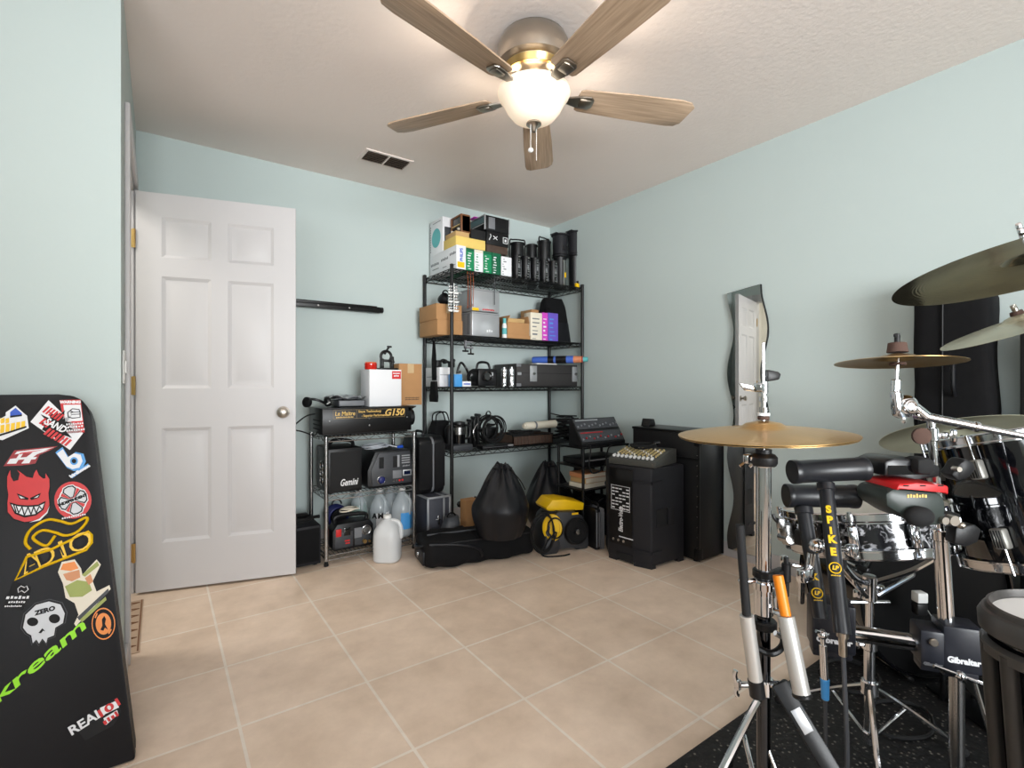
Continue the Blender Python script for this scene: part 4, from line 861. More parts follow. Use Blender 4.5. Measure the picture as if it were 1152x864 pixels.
obj('front_panel', B().bx(-w_ + .03, -w_ + .085, -dd - .004, -dd, .012, hh - .012, .002), M_('mid_grey'), t); obj('side_panel', B().bx(-w_ - .002, -w_, -dd + .012, dd - .012, hh * .5, hh - .012), mat('petrol', (66, 96, 100), .4), t)
obj('handle', B().spline([(-.02, -.02, hh), (-.02, -.02, hh + .02), (.02, -.02, hh + .02), (.02, -.02, hh)], .007), M_('black_plastic'), t)
obj('tag', B().bx(-w_ - .03, -w_ + .01, -.02, .06, hh + .001, hh + .006, .001), M_('pink'), t, 'pink strip')
z = z1
t, w_, d_, h_ = carton('carton', 'low black carton between the wooden cabinet and the pictogram carton', xp(529.5, 2.99) + .004, kx0 - .008, 2.99, .2, YT, YT + .07, M_('black_matte'), flaps=False)

# stage lights
def par(name, label, loc, r, h, rz=0, yoke=True, tilt=0, group='black stage lights on the top shelf', lens=False, fins=5):
    t = thing(name, label, 'stage light', loc, rz, group); bm_ = M_('black_plastic')
    M = T(0, 0, 0)
    obj('can', B().lathe([(0, 0), (r * .72, 0), (r * .8, .006), (r * .82, h * .25), (r, h * .34), (r, h - .012), (r * 1.12, h - .012), (r * 1.14, h - .006), (r * 1.12, h), (r * .96, h), (r * .94, h - .02), (0, h - .022)], 28), bm_, t)
    for k in range(fins): obj('cooling_ring', B().torus((0, 0, h * (.04 + .05 * k)), r * .84, .0035, n=24, k=6), M_('black_metal'), t)
    obj('label', B().bx(-.008, .008, -r * 1.01 - .001, -r * .985, h * .42, h * .62), M_('mid_grey'), t)
    if yoke:
        zc = h * .55
        pts = [(-r * 1.18, 0, zc), (-r * 1.2, 0, h + .012), (-r * .7, 0, h + r * .55), (r * .7, 0, h + r * .55), (r * 1.2, 0, h + .012), (r * 1.18, 0, zc)]
        obj('yoke', B().path(smooth_path(pts, 4), .006, 6), M_('black_metal'), t)
        for s in (-1, 1): obj('knob', B().cyl((s * r * 1.0, 0, zc), (s * r * 1.34, 0, zc), .010, n=12, bev=.002), M_('black_plastic'), t)
    return t
ords = ['leftmost of', 'second from left of', 'middle one of', 'fourth from left of', 'rightmost of']
for i in range(5):
    px = 581 + i * 10.3; Y = 3.01 + .002 * i; x = xp(px, Y); h = zp(px, 287 + i * 1.8, Y) - S1
    t = par('stage_light', ords[i] + ' the five slim stage lights at the top shelf front', (x, Y, S1), .033, h, 0, False, fins=3)
    b = B(); rnd = random.Random(i * 3 + 1)
    for k in range(8): zz = .02 + k * .02; b.bx(-.012 + .01 * rnd.random(), .004 + .008 * rnd.random(), -.0355, -.033, zz, zz + .005 + .006 * rnd.random())
    obj('vent_strip', b, M_('steel'), t, 'small steel strips')  # short steel strips of random width up the front of the can
    obj('side_bracket', B().bx(.0335, .037, -.012, .012, .02, h - .03, .001), M_('mid_grey'), t)
base = S1
for i, (px, py_t, py_b, r, Y, lab) in enumerate([(582, 268, 0, .052, 3.17, 'squat black stage light with a tilted yoke next to the pictogram carton'), (598, 270, 0, .044, 3.24, 'narrow black stage light between the two yoked ones on the top shelf'), (612, 266, 0, .052, 3.18, 'squat black stage light with raised yoke left of the tall barrel lights')]):
    x = xp(px, Y); h = zp(px, py_t + 6, Y) - S1
    par('stage_light', lab, (x, Y, S1), r, h, R(15 * i - 20), i != 1)
for i, (px, py_t, r, Y, lab) in enumerate([(630, 264, .066, 3.13, 'tall black barrel light with silver strip on the right half of the top shelf'), (646.5, 261, .062, 3.10, 'tallest black barrel light at the right end of the top shelf')]):
    x = xp(px, Y); h = zp(px, py_t, Y) - S1
    t = thing('stage_light', lab, 'stage light', (x, Y, S1), 0, 'black stage lights on the top shelf')
    hb = h * .58
    obj('barrel', B().lathe([(0, 0), (r * .7, 0), (r * .78, .01), (r * .8, hb - .02), (r * .88, hb), (0, hb)], 28), M_('black_plastic'), t)
    obj('hood', B().lathe([(0, hb + .001), (r * .92, hb + .001), (r * .95, h - .02), (r * 1.12, h - .014), (r * 1.12, h - .004), (r * .9, h - .002), (0, h - .004)], 28), M_('speaker_plastic'), t)
    obj('collar', B().torus((0, 0, hb), r * .92, .006, n=28), M_('black_metal'), t); obj('collar', B().torus((0, 0, hb + .02), r * .95, .004, n=28), M_('black_metal'), t)
    obj('gel_frame', B().bx(-r * 1.15, r * 1.15, -r * .6, r * .6, h - .008, h, .002), M_('black_metal'), t)
    b = B(); b.bx(-.014, .014, -r * .86, -r * .78, .02, hb - .03, .002); obj('strip', b, M_('steel' if i == 0 else 'dark_grey'), t, 'bare metal strip')
    b = B(); b.box((.006, -r * .9, hb * .42), (.016, .004, .04), .001); obj('tag', b, M_('yellow' if i == 0 else 'mid_grey'), t, 'yellow tag' if i == 0 else None)
    for k in range(3): obj('vent', B().bx(-r * .3 + k * .02, -r * .3 + k * .02 + .008, -r * 1.0, -r * .93, hb + .05, hb + .09), M_('gold_ink' if i else 'black_matte'), t)
    if i: obj('knob', B().cyl((r * .8, 0, hb * 1.1), (r * 1.25, 0, hb * 1.1), .010, n=12, bev=.002), M_('black_plastic'), t)
    if i: obj('power_cord', B().spline([(r * .8, 0, .22), (r * 1.6, 0, .17), (r * 1.75, 0, .09), (r * 1.3, 0, .01)], .003), M_('mid_grey'), t, 'thin grey cord')
x = xp(652, 2.95)
t = thing('spring_clip', 'small yellow and black clip at the right front corner of the top shelf', 'clip', (x, 2.98, S1)); obj('jaw', B().bx(-.016, .016, -.012, .012, 0, .034, .004), M_('yellow'), t); obj('lever', B().bx(-.005, .005, -.014, .004, .028, .052, .002), M_('black_plastic'), t)

# ---------------- second shelf
cx0, cx1 = xp(476, 3.03), xp(520.5, 3.03)
zt = zp(500, 342, 3.03); zm = (S2 + zt) / 2
carton('carton', 'lower brown cardboard carton at the left end of the second shelf', max(cx0, SX0 - .07), cx1, 3.03, .28, S2, zm - .002, M_('cardboard'))
t, w_, d_, h_ = carton('carton', 'upper brown cardboard carton stacked at the left end of the second shelf', max(cx0, SX0 - .075), cx1 - .004, 3.035, .27, zm, zt, M_('cardboard'), tape=True)
j = zp(500, 342, 3.1)
t = thing('pouch', 'small black pouch lying on the stacked brown cartons', 'pouch', (xp(500, 3.12), 3.12, zt + .003))
obj('body', B().ball((0, 0, .045), (.045, .05, .045), 18).deform(lambda v: Vector((v.x + .006 * noise.noise(v * 30), v.y, max(0, v.z + .008 * noise.noise(v * 22))))), M_('nylon'), t); obj('strap', B().torus((0, -.02, .08), .025, .005, (0, 1, 0), 18, 6, 0, PI), M_('black_fabric'), t)
# silver clips on the corner post
t = thing('clip_strip', 'string of shiny silver spring clips hung on the front left shelf post', 'clips', (SX0, SY0 - .013, zp(509, 352, SY0)))
L_ = zp(509, 322, SY0) - t.location.z
for k in range(9):
    b = B(); z = L_ * (k + .5) / 9
    for s in (-1, 1): b.bx(s * .022 - .015, s * .022 + .015, -.016, -.003, z - .005, z + .005, .002); b.cyl((s * .022, -.014, z - .007), (s * .022, -.014, z + .007), .004, n=8)
    b.path([(-.04, -.008, z + .008), (.045 + .02 * (k > 5), -.008, z + .006)], .0022, 6); obj('clip', b, M_('chrome') if k % 3 else M_('white_plastic'), t)
obj('cord', B().cyl((0, -.018, 0), (0, -.018, L_ + .015), .003, n=8), M_('white_plastic'), t)
# two silver amplifiers
sx0, sx1 = xp(531, 2.985), xp(562, 2.985); zt1 = zp(531, 349.5, 2.985); zt2 = zp(531, 323.5, 2.985)
for i, (za, zb_, lab) in enumerate(((S2, zt1 - .002, 'lower silver car amplifier with white script on the second shelf'), (zt1, zt2, 'upper silver car amplifier with red lettering on the second shelf'))):
    t = thing('car_amplifier', lab, 'amplifier', ((sx0 + sx1) / 2, 3.125, za), 0, 'silver amplifiers stacked on the second shelf'); w_ = (sx1 - sx0) / 2; h_ = zb_ - za
    obj('body', B().bx(-w_, w_, -.14, .14, .002, h_, .006), M_('silver_paint'), t)
    obj('groove', B().bx(-w_ - .0006, w_ + .0006, -.1406, .1406, h_ - .014, h_ - .011), M_('mid_grey'), t)
    if i:
        obj('lettering', B().text('~9', .02, FR(.02, -.1406, .018), .0005, .1, .0006, .10), M_('red'), t, 'red lettering'); obj('sticker', B().bx(-w_ + .002, -w_ + .055, -.1412, -.14, .004, .024), M_('yellow'), t, 'yellow sticker')
    else:
        obj('lettering', B().text('~3', .03, FR(.03, -.1406, .045), .0005, .4, .001, .055), M_('white_card'), t, 'white script')
    for y in (-.1, .1): obj('fin', B().bx(-w_ - .004, -w_, y - .02, y + .02, .015, h_ - .015), M_('mid_grey'), t)
for k in range(3):
    px = 526 + k * 3.0; x = xp(px, 2.965); za = zp(px, 344 - k, 2.965); zb_ = LV[0] - .032
    t = thing('copper_cord', ['leftmost', 'middle', 'rightmost'][k] + ' of three thin copper-coloured cords hanging below the top shelf', 'cord', (x, SY0 + .008, za), 0, 'copper cords hanging from the top shelf')
    obj('cord', B().spline([(0, 0, 0), (.002, -.004, (zb_ - za) * .5), (0, 0, zb_ - za + .012), (.004, .008, zb_ - za + .026), (.004, .014, zb_ - za + .006)], .0025, 6), mat('copper', (186, 104, 70), .35, metal=.7), t); obj('end_loop', B().torus((0, 0, -.008), .008, .0022, (1, 0, 0), 16, 6), M_('copper'), t)
t = thing('hanging_rod', 'thin dark rod hanging before the silver amplifiers', 'rod', (xp(556, 2.965), SY0 + .006, zp(556, 343, 2.965))); L_ = LV[0] - .03 - t.location.z
obj('rod', B().cyl((0, 0, 0), (0, 0, L_ + .02), .003, n=8), M_('dark_grey'), t); obj('hook', B().torus((0, .006, L_ + .02), .006, .002, (1, 0, 0), 12, 6, 0, PI), M_('dark_grey'), t)
t = thing('canister', 'small teal and white canister between the silver amplifiers and open carton', 'canister', (xp(567.5, 3.0), 3.0, S2)); r = .018; h_ = zp(567, 358, 3.0) - S2
obj('can', B().lathe([(0, 0), (r, 0), (r, h_ * .62), (r * .7, h_ * .75), (0, h_ * .76)], 20), M_('white_plastic'), t); obj('cap', B().lathe([(r * .72, h_ * .72), (r * .72, h_), (0, h_)], 20), M_('teal'), t); obj('label', B().lathe([(r + .0006, h_ * .2), (r + .0006, h_ * .5)], 20), M_('teal'), t)
# open brown carton with raised flaps
x0, x1 = xp(571, 3.0), xp(595.5, 3.0); hh = zp(583, 363, 3.0) - S2
t = thing('carton', 'open brown carton with raised flaps in the middle of the second shelf', 'box', ((x0 + x1) / 2, 3.1, S2)); w_ = (x1 - x0) / 2
obj('body', B().bx(-w_, w_, -.1, .1, 0, hh, .002), M_('cardboard'), t)
for M in (T(-w_, 0, hh, ry=R(25)), T(w_, 0, hh, ry=R(-12))): obj('flap', B().bx(-.002, .002, -.1, .1, 0, .055, .0005, M), M_('cardboard'), t)
obj('flap', B().bx(-w_, w_, -.002, .002, 0, .05, .0005, T(0, .1, hh, rx=R(-15))), M_('cardboard_dark'), t); obj('flap', B().bx(-w_, w_ * .5, -.002, .002, 0, .028, .0005, T(0, -.1, hh, rx=R(18))), M_('kraft_light'), t)
obj('lower_flap', B().bx(-w_ - .01, w_ + .0, -.112, -.1, .0, .03, .002), M_('cardboard'), t)
# three printed boxes
for p0, p1, m, lab, hgt, m2 in ((597, 610, 'cream', 'off-white printed box beside the open carton on the second shelf', 352, 'mid_grey'), (610.3, 616.5, 'pink', 'narrow pink box between the white and the purple box', 352, 'white_card'), (616.8, 628, 'purple', 'purple and blue box at the right of the pink box', 352.5, 'blue_light')):
    x0, x1 = xp(p0, 3.0), xp(p1, 3.0)
    t, w_, d_, h_ = carton('product_box', lab, x0, x1 - .001, 3.0, .085, S2, zp((p0 + p1) / 2, hgt, 3.0), M_(m), flaps=False, group='printed boxes on the second shelf')
    b = B(); rnd = random.Random(int(p0))
    for k in range(6): zz = .01 + k * h_ / 7; b.bx(-w_ * .7, -w_ * .7 + w_ * (.5 + rnd.random() * .8), -d_ - .0008, -d_, zz, zz + .004 + .01 * rnd.random())
    obj('print', b, M_(m2), t); obj('lid', B().bx(-w_ + .001, w_ - .001, -d_ + .001, d_ - .001, h_, h_ + .0012), M_(m), t)
# black backpack
def soft_bag(prof_w, prof_d, H, n=28, k=14, fn=None):
    """closed soft body: superellipse rings from a width / depth profile of height"""
    b = B(); vs = []; fs = []
    for i in range(k + 1):
        s = i / k; w, d, ox = prof_w(s), prof_d(s), 0
        for j in range(n):
            a = 2 * PI * j / n; c, s_ = math.cos(a), math.sin(a)
            vs.append(Vector((w * math.copysign(abs(c) ** .6, c), d * math.copysign(abs(s_) ** .6, s_), H * s)))
    for i in range(k):
        for j in range(n): fs.append((i * n + j, i * n + (j + 1) % n, (i + 1) * n + (j + 1) % n, (i + 1) * n + j))
    fs.append(tuple(range(n - 1, -1, -1))); fs.append(tuple(range(k * n, k * n + n)))
    if fn: vs = [fn(v) for v in vs]
    return b.raw(vs, fs)
x0, x1 = xp(615.5, 3.12), xp(650, 3.12); hh = zp(632, 336, 3.16) - S2; w_ = (x1 - x0) / 2
t = thing('backpack', 'black slumped backpack at the right end of the second shelf', 'bag', ((x0 + x1) / 2, 3.235, S2))
wr = lambda a: (lambda v: Vector((v.x + a * noise.noise(v * 14), v.y + a * noise.noise(v * 13 + Vector((5, 1, 2))), max(0.0, v.z + a * noise.noise(v * 11 + Vector((1, 7, 3)))))))
obj('body', soft_bag(lambda s: w_ * (.94 + .06 * min(1, s * 4)) * (1 - .72 * max(0, s - .3) ** 1.3), lambda s: .095 * (1 - .5 * s ** 2), hh, fn=lambda v: wr(.014)(Vector((v.x - .02 * (v.z / hh), v.y, v.z)))), M_('black_fabric'), t)
obj('pocket', soft_bag(lambda s: w_ * .6 * (1 - .3 * s), lambda s: .03 * (1 - .4 * s), hh * .45, fn=lambda v: wr(.006)(Vector((v.x + .01, v.y - .085, v.z + .004)))), M_('nylon'), t)
obj('strap', B().spline([(-w_ * .6, -.06, hh * .75), (-w_ * .85, -.08, hh * .72), (-w_ * .9, -.09, hh * .5), (-w_ * .8, -.085, hh * .2)], .008), M_('black_fabric'), t)
t, w_, d_, h_ = carton('carton', 'flat brown carton behind the printed boxes on the second shelf', xp(598, 3.17), xp(606, 3.17), 3.17, .15, S2, zp(606, 349, 3.17), M_('cardboard'))
# c-clamp hanging below
x = xp(525, 2.95); za = zp(525, 398, 2.95)
t = thing('c_clamp', 'grey clamp with black wing screws hanging under the second shelf', 'clamp', (x, 2.945, za)); L_ = LV[1] - .047 - za
obj('frame', B().bx(-.02, -.008, -.012, .012, .035, L_ + .01, .003).bx(-.02, .045, -.012, .012, L_ - .006, L_ + .004, .003).bx(-.02, .045, -.012, .012, .035, .048, .003), M_('mid_grey'), t)
for xx, zz in ((-.012, .018), (.03, .0)): b = B(); b.cyl((xx, 0, zz), (xx, 0, .06), .005, n=10); b.box((xx, 0, zz), (.05, .012, .012), .005); obj('wing_screw', b, M_('black_plastic'), t)

# ---------------- third shelf
t = thing('padded_strap', 'black padded strap with a paddle end hanging at the left of the third shelf', 'strap', (SX0 - .026, 3.17, zp(494, 452, 3.17)))
zz = lambda py: zp(494, py, 3.17) - t.location.z
b = B(); P_ = [(-.012, zz(384)), (.012, zz(384)), (.03, zz(400)), (.036, zz(428)), (-.026, zz(428)), (-.03, zz(405))]
UPY = Matrix(((0, 0, 1, 0), (-1, 0, 0, 0), (0, 1, 0, 0), (0, 0, 0, 1)))
obj('strap', b.prism(P_, -.004, .004, UPY, .002), M_('black_fabric'), t); obj('paddle', B().prism([(-.03, zz(429)), (.04, zz(429)), (.06, zz(446)), (.055, zz(452)), (-.05, zz(452)), (-.055, zz(446))], -.012, .008, UPY, .005), M_('black_fabric'), t)
obj('loop', B().torus((0, 0, zz(382)), .012, .003, (0, 1, 0)), M_('black_fabric'), t)
cx_ = xp(494.5, 3.10)
t, w_, d_, h_ = carton('carton', 'white box at the left end of the third shelf behind the hanging strap', cx_, xp(508, 3.10), 3.10, .22, S3, zp(500, 413.5, 3.10), M_('white_card'))
obj('print', B().bx(-w_ - .0008, -w_, -.08, .09, h_ * .5, h_ * .53).bx(-w_ + .004, w_ - .004, -d_ - .0008, -d_, h_ * .6, h_ * .63), M_('mid_grey'), t)
WT = S3 + h_
t = thing('camera_gimbal', 'black jointed camera rig lying on the white box on the third shelf', 'camera rig', (xp(500, 3.16), 3.17, WT + .003))
obj('arm', B().spline([(-.05, 0, .02), (-.02, -.02, .05), (.03, 0, .04), (.06, -.03, .02)], .010), M_('black_plastic'), t); obj('clamp_head', B().bx(-.07, -.03, -.03, .02, 0, .05, .006).bx(.03, .07, -.04, .0, 0, .045, .006), M_('black_plastic'), t); obj('knob', B().cyl((-.01, -.05, .04), (-.01, -.02, .04), .016, n=14, bev=.003).cyl((.05, -.06, .05), (.05, -.04, .05), .012, n=12), M_('black_plastic'), t)
x0, x1 = xp(511.5, 2.99), xp(520, 2.99)
t, w_, d_, h_ = carton('product_box', 'small light blue box near the left post on the third shelf', x0, x1, 2.99, .09, S3, zp(515, 421, 2.99), M_('blue_light'), flaps=False); obj('lid', B().bx(-w_, w_, -d_, d_, h_, h_ + .002), M_('white_card'), t)
x0, x1 = xp(520.5, 2.985), xp(530, 2.985)
t, w_, d_, h_ = carton('product_box', 'small white box with a blue stripe right of the light blue box', x0, x1, 2.985, .08, S3, zp(525, 429, 2.985), M_('white_card'), flaps=False); obj('stripe', B().bx(-w_ * .8, w_ * .8, -d_ - .0008, -d_, h_ * .4, h_ * .62), M_('blue'), t)
t = thing('stage_clamp', 'black bracket with knobs standing behind the small blue box on the third shelf', 'clamp', (xp(518.5, 3.19), 3.19, S3)); hh = zp(521, 408, 3.17) - S3
obj('base', B().bx(-.035, .035, -.03, .03, 0, .04, .004), M_('black_metal'), t); obj('arm', B().spline([(-.02, 0, .03), (-.03, 0, hh * .6), (.0, 0, hh), (.04, 0, hh * .8), (.05, -.02, hh * .55)], .009), M_('black_metal'), t); obj('knob', B().cyl((.05, -.05, hh * .5), (.05, -.02, hh * .5), .013, n=12).cyl((-.03, -.035, hh * .6), (-.03, -.005, hh * .6), .012, n=12), M_('steel'), t)
x0, x1 = xp(537, 2.99), xp(562, 2.99); hh = zp(550, 408, 3.0) - S3; w_ = (x1 - x0) / 2
t = thing('video_camera', 'black camcorder with rounded grip next to the silver canisters on the third shelf', 'camera', ((x0 + x1) / 2, 3.08, S3))
obj('body', B().bx(-w_ * .7, w_, -.06, .06, .004, hh * .75, .012), M_('black_plastic'), t); obj('lens', B().lathe([(0, 0), (.034, 0), (.036, .05), (.03, .055), (.028, .04), (0, .04)], 24, axis((-.01, -.06, hh * .42), (-.15, -1, .05))), M_('black_gloss'), t); obj('handle', B().spline([(-w_ * .5, 0, hh * .7), (-w_ * .3, 0, hh * 1.0), (w_ * .5, 0, hh * 1.0), (w_ * .75, 0, hh * .7)], .009), M_('black_plastic'), t)
obj('grip_strap', B().torus((-w_ * .85, -.02, hh * .42), hh * .27, .012, (0, 1, .2), 20), M_('black_fabric'), t); obj('panel', B().bx(w_ * .2, w_ * .6, -.064, -.06, hh * .45, hh * .6, .001), M_('silver_paint'), t); obj('foot_stud', B().bx(-.02, .02, -.02, .02, 0, .005), M_('rubber'), t)
for i, px in enumerate((567, 575.5)):
    r = .0205; h_ = zp(px, 413, 2.985) - S3
    t = thing('metal_canister', ['left', 'right'][i] + ' of two dented silver canisters before the flight case', 'canister', (xp(px, 2.985), 2.985, S3), 0, 'silver canisters on the third shelf')
    dent = lambda v, i=i: v + Vector((1, 1, 0)) * .004 * noise.noise(v * 40 + Vector((i * 3, 0, 0)))
    obj('can', B().lathe([(0, 0), (r, 0), (r, .004)] + [(r * (1 - .03 * (k % 2)), .006 + (h_ * .85) * k / 12) for k in range(13)] + [(r * .7, h_ * .93), (0, h_ * .93)], 24).deform(dent), M_('chrome'), t); obj('cap', B().lathe([(0, h_ * .93), (r * .6, h_ * .93), (r * .6, h_), (0, h_)], 20), M_('steel'), t)
# flight case
x0, x1 = xp(581, 3.045), xp(658, 3.045); hh = zp(600, 409.5, 3.045) - S3; w_ = (x1 - x0) / 2
t = thing('flight_case', 'black flight case with two metal butterfly latches on the third shelf', 'case', ((x0 + x1) / 2, 3.045 + .15, S3)); dd = .15
obj('body', B().bx(-w_, w_, -dd, dd, 0, hh, .004), mat('case_laminate', (48, 46, 46), .55, var=.2, scale=60), t)
obj('lid_seam', B().bx(-w_ - .001, w_ + .001, -dd - .001, dd + .001, hh * .58, hh * .6), M_('black_matte'), t)
for px in (600, 647):
    x = xp(px, 3.045) - t.location.x; o = obj('latch', B().bx(x - .034, x + .034, -dd - .004, -dd, hh * .22, hh * .92, .006).bx(x - .022, x + .022, -dd - .007, -dd - .004, hh * .32, hh * .82, .004), M_('silver_paint'), t, 'square metal latch')
    obj('twist', B().cyl((x, -dd - .016, hh * .57), (x, -dd - .006, hh * .57), .012, n=14).box((x, -dd - .013, hh * .57), (.03, .006, .008), .002), M_('steel'), o)
for x in (-w_ + .022, w_ - .022):
    for z in (.012, hh - .012): obj('corner', B().bx(x - .022, x + .022, -dd - .003, -dd + .01, z - .012, z + .012, .003), M_('mid_grey'), t)
obj('label', B().bx(-w_ + .01, -w_ + .045, -dd - .002, -dd, hh * .5, hh * .62), M_('silver_paint'), t); obj('label', B().bx(w_ - .09, w_ - .02, -dd - .002, -dd, .006, .03), M_('silver_paint'), t)
FTOP = S3 + hh
t = thing('paper_sheets', 'thin white sheets lying on the flight case', 'papers', (xp(612, 3.1), 3.11, FTOP + .0005)); obj('sheet', B().bx(-.11, .1, -.05, .06, 0, .004), M_('white_card'), t); o = obj('sheet', B().bx(-.1, .105, -.05, .05, .0042, .008), M_('cream'), t)
r = .030; q0 = onY(599, 402, 3.20); q1 = onX(664, 402, 2.765); dq = q1 - q0; L_ = Vector((dq.x, dq.y)).length
t = thing('foam_tube', 'blue tube with black bands and orange end lying on the flight case', 'tube', (q0.x, q0.y, FTOP + .0085 + r + .001), math.atan2(dq.y, dq.x))
obj('tube', B().lathe([(0, 0), (r * .75, 0), (r * .9, .006), (r * .95, L_ * .2), (r, L_ * .72), (0, L_ * .72)], 24, axis((0, 0, 0), (1, 0, 0))), mat('tube_blue', (70, 104, 190), .4), t)
for a in (.28, .42, .5): obj('band', B().lathe([(0, 0), (r * 1.02, 0), (r * 1.02, L_ * .1), (0, L_ * .1)], 24, axis((L_ * a, 0, 0), (1, 0, 0))), M_('black_plastic'), t)
obj('end_sleeve', B().lathe([(0, 0), (r * .95, 0), (r * .85, L_ * .14), (0, L_ * .14)], 24, axis((L_ * .72, 0, 0), (1, 0, 0))), mat('sleeve_orange', (206, 130, 92), .5), t, 'orange end'); obj('tip', B().lathe([(0, 0), (r * .7, 0), (r * .6, L_ * .1), (0, L_ * .1)], 20, axis((L_ * .86, 0, 0), (1, 0, 0))), M_('teal'), t, 'teal tip'); obj('tip_ring', B().torus((L_ * .87, 0, 0), r * .72, .006, (1, 0, 0)), M_('red_dark'), t, 'red ring')

# ---------------- fourth shelf
x0, x1 = xp(488, 3.16), xp(507, 3.16)
t = thing('mesh_bag', 'black lumpy bag with looped handles at the left end of the fourth shelf', 'bag', ((x0 + x1) / 2 + .03, 3.25, S4)); hh = zp(497, 474, 3.18) - S4
obj('body', soft_bag(lambda s: .085 * (1 - .35 * s ** 2), lambda s: .075 * (1 - .4 * s ** 2), hh, fn=wr(.014)), M_('black_fabric'), t)
for y in (-.03, .03): obj('handle', B().spline([(-.05, y, hh * .95), (-.04, y, hh + .05), (.03, y, hh + .06), (.06, y, hh * .92)], .005), M_('black_fabric'), t)
j = xp(517, 3.05)
t = thing('blender', 'dark blender with silver band on a grey base at the left of the fourth shelf', 'blender', (j, 3.06, S4)); hh = zp(517, 474, 3.05) - S4
obj('base', B().bx(-.09, .075, -.075, .09, 0, .045, .012), M_('dark_grey'), t); obj('jar', B().lathe([(0, .045), (.044, .045), (.047, hh - .03), (.04, hh - .02), (0, hh - .02)], 28), M_('black_gloss'), t); obj('band', B().lathe([(.0475, hh * .55), (.048, hh * .55), (.0485, hh * .8), (.0475, hh * .8)], 28), M_('steel'), t); obj('lid', B().lathe([(0, hh - .02), (.046, hh - .02), (.044, hh - .006), (.018, hh), (0, hh)], 24), M_('black_plastic'), t); obj('handle', B().spline([(.045, 0, hh - .03), (.085, 0, hh - .04), (.085, 0, .09), (.045, 0, .075)], .008), M_('black_plastic'), t)
obj('second_motor', B().lathe([(0, 0), (.035, 0), (.037, .1), (.02, .13), (0, .13)], 20, T(-.05, .04, .044)), M_('black_plastic'), t)
# cable coil standing and clamps
x = xp(556, 3.1); zc = zp(556, 483, 3.1)
t = thing('cable_coil', 'big black cable coil leaning upright in the middle of the fourth shelf', 'cable', (x, 3.2, S4)); b = B(); rnd = random.Random(4); pts = []
rad = (zc - S4) * .78
for i in range(9 * 12):
    a = 2 * PI * i / 12; rr_ = rad * (1 + .12 * math.sin(i * .31)); pts.append((rr_ * 1.0 * math.cos(a), -.05 + .06 * math.sin(i * .17) + .0, (zc - S4) + rr_ * .95 * math.sin(a)))
obj('cord', b.spline(pts, .0052, 6, 2), M_('rubber'), t); obj('tie', B().torus((0, -.02, zc - S4 + rad), .035, .006, (1, 0, 0), 16, 6), M_('steel'), t)
t = thing('clamp_bundle', 'bundle of black clamps with wing knobs left of the upright cable coil', 'clamps', (xp(533, 3.12), 3.13, S4)); hh = zp(536, 468, 3.08) - S4
for k in range(3):
    xx = -.03 + k * .034; o = obj('clamp', B().bx(xx - .010, xx + .010, -.02, .02, 0, hh * (.8 + .1 * k), .004).bx(xx - .010, xx + .03, -.02, .02, hh * .5, hh * .58, .003), M_('black_metal'), t); obj('knob', B().cyl((xx, -.03, hh * (.85 + .08 * k)), (xx, .03, hh * (.85 + .08 * k)), .011, n=12), M_('black_plastic'), o)
obj('lever', B().spline([(-.0, -.03, .05), (-.02, -.035, hh * .5), (.02, -.03, hh * .75)], .005), M_('steel'), t)
x0, x1 = xp(541, 2.985), xp(575.5, 2.985); w_ = (x1 - x0) / 2
t = thing('wireless_receiver', 'flat black receiver with a silver tab on the front of the fourth shelf', 'receiver', ((x0 + x1) / 2, 3.02, S4)); h_ = zp(558, 500, 2.985) - S4
obj('body', B().bx(-w_, w_, -.06, .03, .004, h_, .003), M_('black_plastic'), t); obj('tab', B().bx(w_ - .05, w_ - .004, -.062, -.06, h_ * .4, h_ * .85), M_('silver_paint'), t); obj('foot', B().bx(-w_ + .01, w_ - .01, -.05, .02, 0, .005), M_('rubber'), t); obj('groove', B().bx(-w_ + .01, w_ - .06, -.0608, -.06, h_ * .45, h_ * .52), M_('mid_grey'), t)
# crate and roll
x0, x1 = xp(577, 3.0), xp(622, 3.0); w_ = (x1 - x0) / 2; h_ = zp(600, 488.5, 3.0) - S4
t = thing('storage_basket', 'dark brown woven basket in the middle right of the fourth shelf', 'basket', ((x0 + x1) / 2, 3.13, S4)); dd = .13
obj('body', B().bx(-w_, w_, -dd, -dd + .008, 0, h_).bx(-w_, w_, dd - .008, dd, 0, h_).bx(-w_, -w_ + .008, -dd, dd, 0, h_).bx(w_ - .008, w_, -dd, dd, 0, h_).bx(-w_, w_, -dd, dd, 0, .006), M_('brown_crate'), t)
b = B(); [b.bx(-w_ + .01 + k * (2 * w_ - .02) / 11, -w_ + .02 + k * (2 * w_ - .02) / 11, -dd - .004, -dd, .008, h_ - .012, .001) for k in range(11)]; obj('weave', b, M_('felt_brown'), t)
obj('rim', B().bx(-w_ - .003, w_ + .003, -dd - .004, -dd + .009, h_ - .01, h_, .002), M_('black_plastic'), t)
t = thing('cord_heap', 'heap of black cords filling the dark brown basket', 'cable', ((x0 + x1) / 2, 3.13, S4 + .008)); rnd = random.Random(12); pts = [(rnd.uniform(-w_ * .8, w_ * .8), rnd.uniform(-.095, .095), .01 + (h_ - .0) * i / 60) for i in range(60)]
obj('cord', B().spline(pts, .0055, 6, 4), M_('rubber'), t)
L_ = .19; r = .031; p0 = onY(589, 481, 3.07); p1 = onY(624, 478.5, 3.11)
t = thing('paper_roll', 'white cylindrical roll lying on the basket of cords', 'roll', ((p0 + p1) / 2), math.atan2(p1.y - p0.y, p1.x - p0.x)); t.location.z = S4 + h_ + r + .028; L_ = (p1 - p0).length
